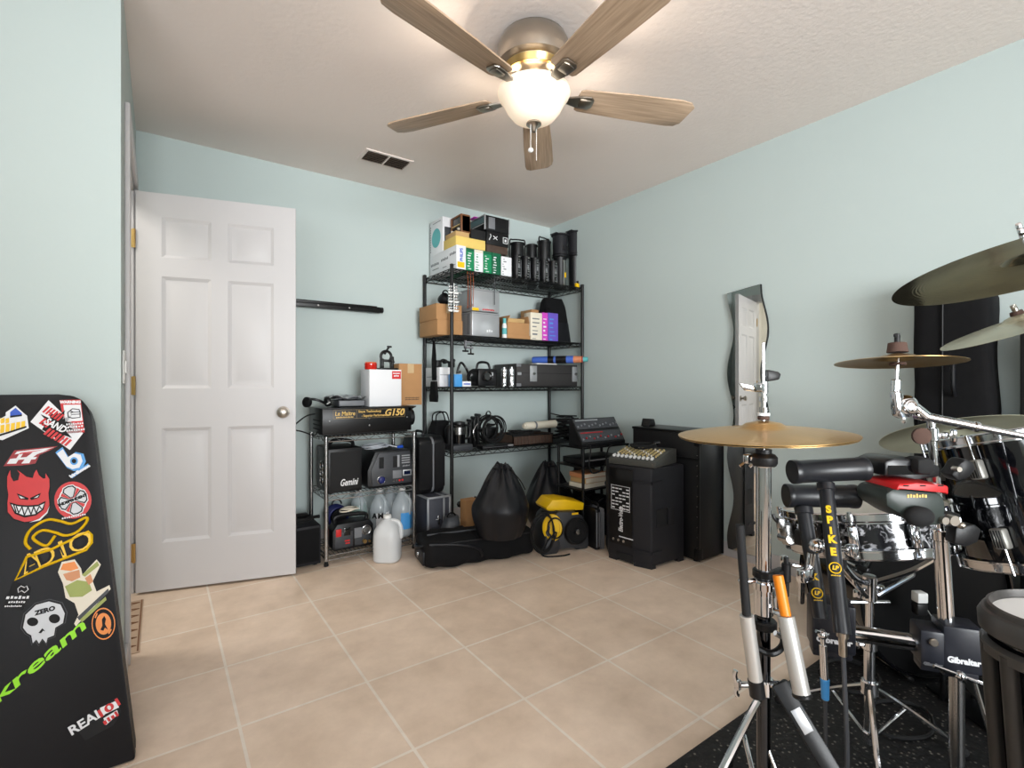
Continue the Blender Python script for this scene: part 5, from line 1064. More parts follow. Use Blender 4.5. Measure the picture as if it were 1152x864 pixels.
obj('roll', B().lathe([(0, 0), (r * .5, 0), (r * .55, .01), (r * .8, .012), (r * .95, .04), (r, L_), (r * .6, L_ + .002), (r * .55, L_ - .01), (0, L_ - .01)], 28, axis((-L_ / 2, 0, 0), (1, 0, 0))), M_('cream'), t); obj('band', B().lathe([(r * 1.01, 0), (r * 1.01, .02)], 24, axis((-L_ * .2, 0, 0), (1, 0, 0))), M_('mid_grey'), t)
# mic tangle
t = thing('microphone_bundle', 'tangle of black microphones and cords at the right end of the fourth shelf', 'microphones', (xp(641, 3.1), 3.13, S4)); rnd = random.Random(3)
for k in range(5):
    a = rnd.uniform(-.5, .5); c = Vector((-.08 + .04 * k, rnd.uniform(-.08, .05), .03 + .022 * k)); d = Vector((math.cos(a), math.sin(a) * .6, .12)).normalized()
    o = obj('microphone', B().lathe([(0, -.08), (.010, -.08), (.016, .05), (.018, .055), (0, .056)], 16, axis(c, d)), M_('black_plastic'), t); obj('grille', B().ball(c + d * .072, (.024, .024, .024), 14), M_('steel' if k % 2 else 'dark_grey'), o)
pts = [(rnd.uniform(-.13, .12), rnd.uniform(-.12, .09), .012 + .19 * i / 80 + rnd.uniform(0, .02)) for i in range(80)]
obj('cord', B().spline(pts, .0055, 6, 4), M_('rubber'), t); obj('stand_clip', B().bx(-.03, .03, -.02, .02, 0, .05, .004).bx(.05, .10, -.06, -.02, .0, .09, .006), M_('black_plastic'), t)

t = thing('power_supply', 'black slotted power supply box behind the receiver on the fourth shelf', 'power supply', (xp(553, 3.31), 3.325, S4)); obj('case', B().bx(-.06, .05, -.035, .035, .003, .12, .006), M_('black_metal'), t); obj('foot', B().bx(-.05, .04, -.03, .03, 0, .004), M_('rubber'), t)
for k in range(5): obj('vent_slot', B().bx(-.05, .04, -.0362, -.035, .03 + k * .016, .036 + k * .016), M_('black_matte'), t)
coil('cable_coil', 'small black cable coil lying on top of the slotted power supply', 'cable', (xp(553, 3.31), 3.32, S4 + .1205), .03, .005, 3, M_('rubber'), 31, None, .9)
# ================================================================== THINGS ON THE FLOOR BY THE SHELVING
# long equipment bag
n0 = Vector((1.205, 2.512, 0)); e0 = Vector((1.884, 2.379, 0)); dr = (e0 - n0).normalized(); L_ = .68; D_ = .30; hh = .165
t = thing('equipment_bag', 'long black zipped stand bag lying on the floor before the shelving', 'bag', n0, math.atan2(dr.y, dr.x))
b = B()
nx, ny, nz = 44, 14, 8
def rb(L, D, H, r, nu=60, nv=28):
    """rounded soft box built from rings along x"""
    b = B(); vs = []; fs = []
    for i in range(nu + 1):
        s = i / nu; x = L * s; e = min(x, L - x); k = 1 if e > r else math.sqrt(max(0, 1 - ((r - e) / r) ** 2)); k = .72 + .28 * k
        for j in range(nv):
            a = 2 * PI * j / nv; c, s_ = math.cos(a), math.sin(a)
            y = D / 2 + D / 2 * k * math.copysign(abs(c) ** .42, c); z = H / 2 + H / 2 * k * math.copysign(abs(s_) ** .42, s_); vs.append(Vector((x, y, z)))
    for i in range(nu):
        for j in range(nv): fs.append((i * nv + j, i * nv + (j + 1) % nv, (i + 1) * nv + (j + 1) % nv, (i + 1) * nv + j))
    fs.append(tuple(range(nv - 1, -1, -1))); fs.append(tuple(range(nu * nv, nu * nv + nv)))
    return b.raw(vs, fs)
def wrinkle(v):
    a = .010 * noise.noise(Vector((v.x * 9, v.y * 5, v.z * 9))) + .005 * math.sin(v.x * 60 + 6 * noise.noise(v * 6)) * max(0, noise.noise(v * 4))
    return Vector((v.x, v.y + a, max(0.0, v.z + a * 1.1 - (.012 if .3 < v.x < .6 and v.z > .1 else 0))))
obj('body', rb(L_, D_, hh, .05).deform(wrinkle), M_('black_fabric'), t)
obj('piping', B().spline([(.03, .014, hh - .022), (.3, .006, hh - .018), (.5, .012, hh - .024), (.65, .01, hh - .02)], .005), M_('black_plastic'), t)
obj('zipper', B().spline([(.04, D_ * .5, hh * .995), (.35, D_ * .48, hh * .99), (.64, D_ * .5, hh * .97)], .006), M_('dark_grey'), t)
obj('handle', B().spline([(.012, .09, hh * .75), (-.02, .11, hh * .7), (-.02, .19, hh * .6), (.012, .21, hh * .55)], .009), M_('nylon'), t)
obj('end_pocket', B().bx(-.012, .02, .05, .25, .02, hh * .62, .01), M_('nylon'), t); obj('buckle', B().bx(-.022, -.010, .13, .16, .05, .08, .003), M_('steel'), t)
obj('strap', B().spline([(.02, .02, hh * .9), (.2, -.008, hh * .8), (.30, -.006, hh * .6), (.33, -.003, hh * .3)], .008), M_('nylon'), t)

def drawstring_bag(label, loc, r, h, rz, seed):
    t = thing('drawstring_bag', label, 'bag', loc, rz, 'black drawstring bags')
    n = 72; k = 26; vs = []; fs = []
    for i in range(k + 1):
        s = i / k; q = max(0, (s - .40) / .60)
        rad = r * ((.74 + .26 * math.sin(min(1, s / .40) * PI / 2)) if s < .40 else (1 - .84 * q ** 1.2))
        for j in range(n):
            a = 2 * PI * j / n; pl = (.06 * q + .28 * q ** 3) * math.cos(a * 8 + seed + .7 * math.sin(a * 3)) - .05 * abs(math.cos(a * 2.5 + seed)) ** 14 * (1 - q)
            rr_ = rad * (1 + pl + .07 * noise.noise(Vector((math.cos(a) * 1.6, math.sin(a) * 1.6, s * 3 + seed))))
            lean = .10 * r * q
            vs.append(Vector((rr_ * math.cos(a) + lean, rr_ * math.sin(a), max(0, h * s + (.012 * noise.noise(Vector((a, s * 4, seed))) + .006 * q * math.cos(a * 8 + seed)) * (s > .02)))))
    for i in range(k):
        for j in range(n): fs.append((i * n + j, i * n + (j + 1) % n, (i + 1) * n + (j + 1) % n, (i + 1) * n + j))
    fs.append(tuple(range(n - 1, -1, -1))); fs.append(tuple(range(k * n, k * n + n)))
    obj('body', B().raw(vs, fs), M_('nylon'), t, sharp=60)
    obj('drawstring', B().torus((0, 0, h * .95), r * .26, .004, n=24, k=6), M_('black_fabric'), t)
    obj('cord_end', B().spline([(r * .16, -r * .26, h * .94), (r * .25, -r * .62, h * .80), (r * .25, -r * .86, h * .66)], .003), M_('black_fabric'), t)
    obj('cord_stop', B().cyl((r * .16, -r * .24, h * .94), (r * .2, -r * .36, h * .94), .009, n=12, bev=.002), M_('black_plastic'), t)
    return t
p = pt(566, 590, 2.87); zb = hh + .004
drawstring_bag('front black drawstring bag sitting on the long bag', (p.x, p.y + .03, zb), .168, onY(566, 522, p.y + .03).z - zb, .4, 1.0)
p = onY(618, 590, 2.84)
drawstring_bag('second black drawstring bag standing on the floor behind the long bag', (p.x, p.y, 0), .185, onY(617, 520, p.y).z, 1.3, 4.0)

# odds and ends in the gap by the left shelf post
p = pt(524, 575, 3.40)
t = thing('light_bracket', 'black clamp arm with star knobs standing in the gap left of the drawstring bags', 'clamp', (p.x, p.y, 0)); zt = p.z + .06
obj('stand', B().cyl((0, 0, 0), (0, 0, zt), .012, n=12).bx(-.05, .05, -.05, .05, 0, .015, .004), M_('black_metal'), t); obj('arm', B().spline([(-.05, 0, zt), (0, -.01, zt + .02), (.06, 0, zt), (.075, -.01, zt + .03)], .012), M_('black_plastic'), t)
for x in (-.055, .03): obj('knob', B().lathe([(0, 0), (.02, 0), (.022, .012), (.012, .018), (0, .018)], 8, axis((x, -.01, zt), (-.3, -1, 0))), M_('black_plastic'), t)
p = pt(519, 590, 3.33)
t, w_, d_, h_ = carton('carton', 'small torn brown carton in the gap left of the drawstring bags', p.x - .02, p.x + .075, p.y - .1, .08, 0, onY(521, 560, p.y).z, M_('cardboard'))
p = pt(534, 590, 3.24); 
t = thing('plastic_bottle', 'clear crumpled bottle leaning in the gap by the left shelf post', 'bottle', (p.x + .0, p.y, .001), .3, rot=(R(6), R(12), 0)); hb = onY(526, 565, p.y).z
obj('bottle', B().lathe([(0, 0), (.028, 0), (.03, .01)] + [(.030 - .003 * (i % 2), .02 + hb * .6 * i / 10) for i in range(11)] + [(.014, hb * .85), (.013, hb * .95), (0, hb * .95)], 24), clear, t); obj('cap', B().lathe([(0, hb * .93), (.015, hb * .93), (.015, hb), (0, hb)], 18), M_('gold_ink'), t)
p = pt(513, 590, 3.12)
t = thing('pouch', 'dark grey soft pouch on the floor against the left shelf post', 'pouch', (p.x + .01, p.y + .08, 0))
obj('body', soft_bag(lambda s: .07 * (1 - .4 * s * s), lambda s: .05 * (1 - .4 * s * s), .2, fn=wr(.012)), M_('dark_grey'), t); obj('handle', B().torus((0, 0, .19), .03, .005, (0, 1, 0), 16, 6, 0, PI), M_('black_fabric'), t)

# yellow air mover
c = onZ(636, 622); 
t = thing('air_mover', 'yellow and grey carpet blower with wound cord standing on the floor', 'blower', (c.x + .04, c.y + .13, 0), R(-14))
W2, H_ = .155, .315
gb = mat('blower_grey', (46, 47, 50), .45, var=.08)
prof = [(-.155, 0), (-.10, 0), (-.07, .035), (.05, .035), (.08, .0), (.165, 0), (.172, .03), (.165, .13), (.13, .21), (.07, .245), (-.05, .255), (-.10, .21), (-.135, .12)]
obj('housing', B().prism(prof, -.10, .12, UP, .014), gb, t)
obj('front_skirt', B().prism([(-.165, 0), (-.06, 0), (-.035, .04), (-.06, .13), (-.12, .10)], .10, .135, UP, .01), gb, t)
obj('handle', B().prism([(-.10, .255), (.15, .240), (.155, .285), (.02, .318), (-.07, .322), (-.115, .275)], -.085, .085, UP, .006), M_('yellow'), t, 'yellow carrying handle')
obj('grip_slot', B().prism([(-.05, .252), (.09, .244), (.09, .25), (-.045, .258)], .082, .0865, UP), mat('yellow_shade', (150, 118, 12), .5), t)  # flat darker yellow strip, the slot's shade put into its colour
A = axis((-.085, -.112, .16), (-.55, -1, .12)) @ Matrix.Diagonal((.70, .92, 1, 1))
obj('reel', B().lathe([(0, 0), (.086, 0), (.09, .008), (.086, .018), (.07, .021), (.066, .014), (0, .017)], 40, A), M_('yellow'), t, 'yellow cord reel'); obj('reel_ring', B().torus((.028, .0, .022), .066, .006, n=36, M=A), M_('black_plastic'), t); obj('reel_hub', B().lathe([(0, .014), (.02, .014), (.018, .02), (0, .021)], 20, A), M_('yellow'), t); obj('reel_hole', B().cyl((-.03, .035, .015), (-.03, .035, .0205), .007, n=14, M=A), M_('black_matte'), t)
A2 = axis((.075, -.1305, .125), (.05, -1, .05))
obj('intake', B().lathe([(0, .012), (.02, .014), (.024, .004), (.07, .004), (.074, .014), (.08, .014), (.086, 0), (.07, -.02), (0, -.02)], 40, A2), M_('black_plastic'), t)
b = B()
for k in range(5): b.torus((0, 0, .008), .028 + k * .010, .0022, n=32, k=6, M=A2)
obj('grille', b, M_('black_matte'), t); obj('intake_hub', B().lathe([(0, .014), (.018, .014), (.016, .022), (0, .024)], 20, A2), M_('steel'), t); obj('badge', B().bx(-.025, .02, -.001, .002, .0, .012, 0, T(.07, -.1245, .228)), M_('yellow'), t)
pts = []
for i in range(34): a = i * 2 * PI / 11; pts.append((-.15 + .075 * math.cos(a) - .02 + .004 * i / 10, -.105 - .012 * math.sin(i * .8) - .02, .145 + (.125 - .008 * (i // 11)) * math.sin(a)))
pts += [(-.17, -.12, .04), (-.16, -.14, .006), (-.06, -.17, .006), (.0, -.16, .006)]
obj('power_cord', B().spline([(x, y - .02, max(.006, z)) for x, y, z in pts], .0048, 6, 4), M_('rubber'), t); obj('cord_hook', B().spline([(-.12, -.07, .25), (-.15, -.10, .265), (-.10, -.14, .262), (-.06, -.12, .26)], .008), M_('black_plastic'), t)

# grey ribbed case behind it
p = onY(676, 612, 2.23)
t = thing('tool_case', 'grey ribbed case standing on edge between the blower and the speaker', 'case', (p.x, p.y, 0), R(-10)); h_ = onY(668, 574, p.y).z
obj('shell', B().bx(-.04, .0, 0, .13, 0, h_, .012), M_('black_plastic'), t); obj('lid', B().bx(.004, .03, .0, .13, 0, h_, .008), M_('mid_grey'), t)
for k in range(4): obj('rib', B().bx(-.036 + k * .018, -.029 + k * .018, -.006, .0, .02, h_ - .02, .003), M_('mid_grey'), t)
obj('handle', B().spline([(.0, .03, h_ - .004), (.0, .035, h_ + .022), (.0, .10, h_ + .022), (.0, .105, h_ - .004)], .007), M_('black_plastic'), t)

# speaker
A_, B_, C_, D__ = onZ(684.5, 627), onZ(713, 636.5), onZ(733, 641), onZ(770, 630)
org = C_.copy()
t = thing('loudspeaker', 'black loudspeaker cabinet with white print on its back standing on the floor', 'speaker', (org.x, org.y, 0))
loc = lambda v: (v.x - org.x, v.y - org.y)
pl = [loc(A_), loc(B_), loc(C_), loc(D__)]; u = (Vector(pl[3]) - Vector(pl[2])).normalized(); n_ = Vector((-u.y, u.x)); 
if n_.y < 0: n_ = -n_
pl2 = pl + [(pl[3][0] + n_.x * .22, pl[3][1] + n_.y * .22), (pl[0][0] + n_.x * .06 + u.x * .12, pl[0][1] + .14)]
top = onY(733, 527, C_.y).z; sp = M_('speaker_plastic')
cx_ = sum(p[0] for p in pl2) / len(pl2); cy_ = sum(p[1] for p in pl2) / len(pl2)
shr = lambda P, k: [(cx_ + (x - cx_) * k, cy_ + (y - cy_) * k) for x, y in P]
obj('cabinet', B().prism(pl2, .014, top, bev=.010), sp, t)
b = B(); 
def wall_panel(P, Q, s0, s1, z0, z1, o0, o1):
    P = Vector((*P, 0)); Q = Vector((*Q, 0)); d = Q - P; n = Vector((d.y, -d.x, 0)).normalized()
    if n.dot(Vector((cx_, cy_, 0)) - P) > 0: n = -n
    vs = [P + d * s + n * o + Vector((0, 0, z)) for s in (s0, s1) for o in (o0, o1) for z in (z0, z1)]
    return vs, [(0, 1, 3, 2), (4, 6, 7, 5), (0, 4, 5, 1), (2, 3, 7, 6), (0, 2, 6, 4), (1, 5, 7, 3)], P, d, n
F6 = None
def wp_(P, Q, s0, s1, z0, z1, o0, o1): r_ = wall_panel(P, Q, s0, s1, z0, z1, o0, o1); return r_[0], r_[1]
for P_, Q_, s0_, s1_ in ((pl[0], pl[1], .02, .34), (pl[1], pl[2], 0, 1), (pl[2], pl[3], 0, .12), (pl[2], pl[3], .8, .98)): obj('foot', B().raw(*wp_(P_, Q_, s0_, s1_, .0, .03, -.03, .001)), sp, t)
obj('base_notch', B().raw(*wp_(pl[0], pl[1], .34, .97, .012, .055, 0, .0035)), M_('black_matte'), t)
obj('rear_panel', B().raw(*wp_(pl[0], pl[1], .06, .94, .1, top - .02, 0, .004)), M_('black_metal'), t)
obj('handle_recess', B().raw(*wp_(pl[0], pl[1], .35, .98, top - .085, top - .028, .0035, .0055)), M_('black_matte'), t)
o = obj('side_handle', B().raw(*wp_(pl[2], pl[3], .14, .66, top * .40, top * .58, 0, .003)), M_('black_matte'), t); obj('grip', B().raw(*wp_(pl[2], pl[3], .44, .54, top * .42, top * .585, .002, .012)), sp, o)
for z in (top * .14, top * .84): obj('rib', B().raw(*wp_(pl[1], pl[2], .05, 1.0, z, z + .016, 0, .006)).raw(*wp_(pl[2], pl[3], 0, .3, z, z + .016, 0, .006)), sp, t)
vs, fs, P0, d0, n0_ = wall_panel(pl[0], pl[1], 0, 1, 0, 1, 0, 0)
MB_ = Matrix((d0.normalized(), Vector((0, 0, 1)), n0_)).transposed().to_4x4(); Lw = d0.length
def onback(s, z, a=0): m = MB_.copy(); m.translation = P0 + d0 * s + Vector((0, 0, z)) + n0_ * .0046; return m @ Matrix.Rotation(R(a), 4, 'Z')
b = B()
for r_ in range(7):
    for c_ in range(5):
        if (r_ * 5 + c_) % 4 != 3: b.box((0, 0, 0), (Lw * .11, .007, .001), 0, onback(.22 + c_ * .14, top * .75 - r_ * .019))
for z in (top * .78, top * .53): b.box((0, 0, 0), (Lw * .75, .0022, .001), 0, onback(.5, z))
for s in (.14, .86): b.box((0, 0, 0), (.0022, top * .25, .001), 0, onback(s, top * .655))
b.text('Electro-Voice', .042, onback(.52, top * .44, 90), .0006, .2, .0008, top * .26); b.bx(-.05, .05, -.003, .003, 0, .001, 0, onback(.72, top * .26))
obj('lettering', b, M_('white_card'), t, 'white printed table and lettering')
for k in range(3): obj('jack', B().lathe([(0, 0), (.009, 0), (.009, .006), (0, .004)], 14, onback(.25 + .2 * k, top * .22)), M_('steel'), t)
ST = top + .001
# mixer on the speaker
mc = Vector(((A_.x + D__.x) / 2, (A_.y + D__.y) / 2 + .07)); ml = onY(684, 516, A_.y).z
ang = math.atan2(pl[3][1] - pl[2][1], pl[3][0] - pl[2][0])
t = thing('mixing_console', 'dark compact mixing console with white fader caps on top of the loudspeaker', 'mixer', (org.x, org.y, ST))
f0 = Vector((pl[0][0] - .012, pl[0][1] - .012)); f1 = Vector((pl[2][0] + .006, pl[2][1] - .022)); e = (f1 - f0); Lf = e.length; e.normalize(); g = Vector((-e.y, e.x)); 
if g.y < 0: g = -g
MX = Matrix(((e.x, g.x, 0, f0.x), (e.y, g.y, 0, f0.y), (0, 0, 1, 0), (0, 0, 0, 1))); Dm = .29
SIDEP = MX @ Matrix(((0, 0, 1, 0), (1, 0, 0, 0), (0, 1, 0, 0), (0, 0, 0, 1)))
mg = mat('mixer_grey', (66, 66, 62), .5, var=.1)
obj('body', B().prism([(0, 0), (Dm, 0), (Dm, .085), (.21, .08), (0, .035)], 0, Lf, SIDEP, .004), mg, t)
sl = lambda x, y: MX @ T(x, y, .035 + y * .045 / .21 + .0005, rx=math.atan2(.045, .21))
for i in range(10): x = Lf * (.08 + .09 * i); obj('fader_cap', B().bx(-.007, .007, -.013, .013, 0, .014, .003, sl(x, .03)), M_('white_plastic'), t)
b = B(); rnd = random.Random(9); kn = 0
for r_ in range(6):
    for i in range(10):
        x = Lf * (.08 + .09 * i); y = .075 + r_ * .022; obj('knob', B().lathe([(0, 0), (.006, 0), (.005, .012), (0, .013)], 10, sl(x, y)), mat('knob_tan', (188, 168, 116), .5) if (r_ + i) % 4 else M_('cream'), t)
obj('screw', B().cyl((Lf * .95, .006, .02), (Lf * .95, -.002, .02), .004, n=10, M=MX), M_('steel'), t)
cc = MX @ Vector((Lf * .5, .16, .09)); 
coil('cable_coil', 'black cable coil lying on the knobs of the mixing console', 'cable', (org.x + cc.x, org.y + cc.y, ST + .082), .075, .005, 4, M_('rubber'), 21, M_('black_plastic'), .85)

# tall road case at the right wall
nc = onZ(786.5, 634); 
fx = nc.x; fy = nc.y; far = onX(712, 476, fx); h_ = .765
t = thing('road_case', 'large upright black road case standing against the right wall behind the loudspeaker', 'case', (fx, fy, 0)); w_ = 2.812 - fx; Ld = far.y - fy
obj('body', B().bx(0, w_, 0, Ld, .012, h_, .004), M_('black_plastic'), t)
for x in (0, w_):
    obj('edge_trim', B().bx(x - .006 if x else -.004, x + .004 if not x else x + .004, -.005, .006, .012, h_ + .002, .002), M_('black_metal'), t)
obj('lid_rim', B().bx(-.004, w_ + .004, -.005, Ld + .005, h_ - .012, h_ + .004, .003).bx(-.004, .0, 0, Ld, h_ * .78, h_ * .8), M_('black_metal'), t)
for z in [.03 + .06 * i for i in range(13)]: obj('rivet', B().ball((-.004, .012, z), (.003, .004, .004), 8), M_('steel'), t)
for z in (.05, h_ - .05): obj('corner', B().bx(-.007, .03, -.008, .03, z - .03, z + .03, .004), M_('black_metal'), t)
obj('latch', B().bx(-.009, 0, .14, .19, h_ * .5, h_ * .62, .003), M_('black_metal'), t)
for x in (.03, w_ - .03):
    for y in (.04, Ld - .04): obj('foot', B().cyl((x, y, 0), (x, y, .014), .016, n=12), M_('rubber'), t)
t = thing('speaker_horn', 'small black box with angled face standing on the far end of the road case', 'box', (fx + .06, fy + Ld - .05, h_ + .005), R(10)); obj('body', B().prism([(0, 0), (.09, 0), (.075, .045), (.02, .05)], -.03, .03, UP, .003), M_('black_plastic'), t); obj('knob', B().cyl((.09, 0, .02), (.11, 0, .02), .008, n=10), M_('steel'), t)

# equipment stand between shelving and speaker
sx, sy = onY(656, 560, 2.37).x, 2.37
t = thing('equipment_stand', 'low black metal stand of three tiers between the shelving and the loudspeaker', 'stand', (sx, sy, 0)); w_ = onY(708, 500, 2.37).x - sx; dd = .27; tz = [.352, .505, .632]
for x in (0.012, w_ - .012):
    for y in (.012, dd - .012): obj('leg', B().cyl((x, y, 0), (x, y, tz[2]), .010, n=12), bk, t)
for z in tz: obj('tier', B().bx(0, w_, 0, dd, z - .012, z, .003), bk, t)
obj('brace', B().cyl((.012, .0, .02), (w_ - .012, .0, .31), .007, n=10).cyl((w_ - .012, .0, .02), (.012, .0, .31), .007, n=10), bk, t)
t0 = t
t = thing('lighting_console', 'black lighting console of two tilted slider panels on top of the metal stand', 'console', (sx + .01, sy + .02, tz[2] + .001)); cw = w_ - .03
obj('frame', B().prism([(0, 0), (.13, 0), (.13, .175), (.105, .18), (0, .02)], 0, cw, Matrix(((0, 0, 1, 0), (1, 0, 0, 0), (0, 1, 0, 0), (0, 0, 0, 1))), .003), M_('black_plastic'), t)
sl2 = lambda x, s: T(x, .0 + .105 * s, .02 + .16 * s, rx=math.atan2(.16, .105))
L2 = math.hypot(.105, .16)
for s0, nm in ((.06, 'lower'), (.56, 'upper')):
    o = obj('slider_panel', B().bx(.008, cw - .008, 0, L2 * .40, .001, .005, .001, sl2(0, s0)), M_('dark_grey'), t)
    for i in range(12):
        x = .02 + i * (cw - .04) / 11; obj('slider', B().bx(-.005, .005, .012 + .008 * (i % 3), .024 + .008 * (i % 3), .005, .013, .001, sl2(x, s0)), M_('red_dark' if (i + int(s0 * 10)) % 2 and nm == 'lower' else 'mid_grey'), o)
    obj('button_row', B().bx(.02, cw * .55, L2 * .32, L2 * .36, .005, .008, 0, sl2(0, s0)), M_('silver_paint' if nm == 'upper' else 'red_dark'), o)
t = thing('tape_deck', 'flat silver-edged deck on the middle tier of the metal stand', 'deck', (sx + .03, sy + .015, tz[1] + .001)); obj('body', B().bx(0, cw - .03, 0, .22, .004, .045, .003), M_('black_plastic'), t); obj('edge_strip', B().bx(.002, cw - .032, -.003, 0, .03, .038), M_('silver_paint'), t); obj('foot', B().bx(.01, cw - .04, .01, .2, 0, .005), M_('rubber'), t)
t = thing('loose_cable', 'black cable looping down in front of the metal stand', 'cable', (sx, sy, 0)); obj('cord', B().spline([(.05, .01, tz[2] + .006), (.05, -.02, tz[2] + .0), (.02, -.035, tz[1] + .02), (.06, -.03, tz[1] - .04), (.16, -.03, tz[1] - .01), (.20, -.03, tz[2] - .02), (.24, -.022, tz[2] - .0), (.25, .01, tz[2] + .006)], .005), M_('rubber'), t); obj('plug', B().cyl((.05, .01, tz[2] + .008), (.05, .04, tz[2] + .008), .007, n=10), M_('black_plastic'), t)
z = tz[0] + .001
for i, (h, m, dx, dyy, lab) in enumerate(((.028, 'cream', 0, 0, 'cream book at the bottom of the pile on the lowest tier of the metal stand'), (.036, 'kraft_light', .012, .006, 'thick tan book in the middle of the pile on the metal stand'), (.030, 'skin_print', -.004, .004, 'orange-brown book on top of the pile on the metal stand'))):
    t = thing('book', lab, 'book', (sx + .045 + dx, sy + .03 + dyy, z), R(2 - 2 * i), 'books piled on the metal stand'); w2 = .20
    obj('cover', B().bx(0, w2, 0, .15, 0, .0025, .0005).bx(0, w2, 0, .15, h - .0025, h, .0005).bx(0, .003, 0, .15, 0, h, .0005), M_(m), t); obj('pages', B().bx(.003, w2 - .004, .003, .147, .0026, h - .0026), M_('cream'), t); z += h + .001
t = thing('duffel_bag', 'black duffel bag slumped on the floor under the metal stand', 'bag', (sx + .07, sy + .03, 0)); obj('body', rb(w_ - .14, .20, .26, .08, 30, 24).deform(wr(.014)), M_('black_fabric'), t); obj('handle', B().spline([(.1, .03, .22), (.13, .0, .26), (w_ - .28, 0, .26), (w_ - .25, .03, .22)], .007), M_('nylon'), t); obj('tag', B().bx(w_ - .22, w_ - .19, .0, .006, .14, .17), M_('red_dark'), t, 'dark red tag')

t = thing('keyboard_bag', 'flat black soft case standing upright behind the metal stand below the shelving', 'bag', (2.655, 2.78, 0)); obj('body', soft_bag(lambda s: .10 * (1 - .15 * s), lambda s: .06 * (1 - .2 * s), .47, fn=wr(.012)), M_('black_fabric'), t); obj('handle', B().spline([(-.05, -.02, .45), (-.04, -.03, .49), (.04, -.03, .49), (.05, -.02, .45)], .006), M_('nylon'), t)
# ================================================================== DRUM KIT
def wobj(name, b, m, t, label=None, sharp=35):
    """part built in world coordinates, stored relative to its (unrotated) thing"""
    l = Vector(t.location); b.v = [v - l for v in b.v]; return obj(name, b, m, t, label, sharp)
def nrm(nr, nf): return (RT * nr + Vector((0, 0, 1)) + FW * nf).normalized()
ch = M_('chrome'); bm2 = M_('black_metal'); bp2 = M_('black_plastic'); rub = M_('rubber')
def bronze(name, rgb, rough, dirt=.25, metal=.85):
    m = bpy.data.materials.new(name); m.use_nodes = True; nt = m.node_tree; N = nt.nodes; L = nt.links; p = N['Principled BSDF']
    tc = N.new('ShaderNodeTexCoord'); w = N.new('ShaderNodeTexWave'); w.wave_type = 'RINGS'; w.rings_direction = 'Z'; w.inputs['Scale'].default_value = 42; w.inputs['Distortion'].default_value = 1.2; w.inputs['Detail'].default_value = 2; L.new(tc.outputs['Object'], w.inputs['Vector'])
    n = N.new('ShaderNodeTexNoise'); n.inputs['Scale'].default_value = 9; n.inputs['Detail'].default_value = 5; L.new(tc.outputs['Object'], n.inputs['Vector'])
    cr = N.new('ShaderNodeValToRGB'); c = lin(rgb); cr.color_ramp.elements[0].color = tuple(x * (1 - dirt) for x in c[:3]) + (1,); cr.color_ramp.elements[1].color = c; cr.color_ramp.elements[0].position = .3; cr.color_ramp.elements[1].position = .6
    L.new(n.outputs[0], cr.inputs[0]); L.new(cr.outputs[0], p.inputs['Base Color']); p.inputs['Metallic'].default_value = metal; p.inputs['Roughness'].default_value = rough
    bp = N.new('ShaderNodeBump'); bp.inputs['Strength'].default_value = .12; bp.inputs['Distance'].default_value = .001; L.new(w.outputs[0], bp.inputs['Height']); L.new(bp.outputs[0], p.inputs['Normal'])
    return m
def cymbal_bm(r, bell=.22, bow=.07, th=.0014, up=1):
    pr = [(.006, r * bow + r * .085), (r * bell * .35, r * bow + r * .08), (r * bell * .75, r * bow + r * .055), (r * bell, r * bow + r * .008)]
    for k in range(1, 9):
        s = k / 8; q = bell + (1 - bell) * s; pr.append((r * q, r * bow * (1 - s ** 1.6)))
    bot = [(x, z - th) for x, z in pr[::-1]]; bot[0] = (r, -th * .6)
    return B().lathe(pr + bot + [pr[0]], 72)
def cymbal(name, label, c, r, n, m, cat='cymbal', bow=.07, bell=.22, flip=False, group=None):
    z = n.normalized(); x = Vector((1, 0, 0)); x = (x - z * x.dot(z)).normalized(); y = z.cross(x)
    e = Matrix((x, y, z)).transposed().to_euler()
    t = thing(name, label, cat, c, rot=e, group=group)
    obj('disc', cymbal_bm(r, bell, bow), m, t); return t, Matrix.Translation(c) @ e.to_matrix().to_4x4()

# ---- black rubber mat
mm = bpy.data.materials.new('mat_rubber'); mm.use_nodes = True; nt = mm.node_tree; N = nt.nodes; L = nt.links; p = N['Principled BSDF']
tc = N.new('ShaderNodeTexCoord'); vo = N.new('ShaderNodeTexVoronoi'); vo.inputs['Scale'].default_value = 62; vo.feature = 'F1'; L.new(tc.outputs['Object'], vo.inputs['Vector'])
cr = N.new('ShaderNodeValToRGB'); cr.color_ramp.elements[0].color = (.22, .205, .18, 1); cr.color_ramp.elements[0].position = .13; cr.color_ramp.elements[1].color = (.008, .008, .009, 1); cr.color_ramp.elements[1].position = .26
L.new(vo.outputs['Distance'], cr.inputs[0]); L.new(cr.outputs[0], p.inputs['Base Color']); p.inputs['Roughness'].default_value = .6
bp_ = N.new('ShaderNodeBump'); bp_.invert = True; bp_.inputs['Strength'].default_value = .7; bp_.inputs['Distance'].default_value = .004; L.new(vo.outputs['Distance'], bp_.inputs['Height']); L.new(bp_.outputs[0], p.inputs['Normal'])
MT = .009
t = thing('floor_mat', 'black studded rubber mat on the tiles under the drum kit', 'mat', (1.9, .0, 0))
obj('pad', B().bx(-.9, .72, -1.0, .855, 0, MT, .003), mm, t); obj('seam', B().bx(-.9, .72, .27, .276, MT - .001, MT + .0006), M_('black_matte'), t)

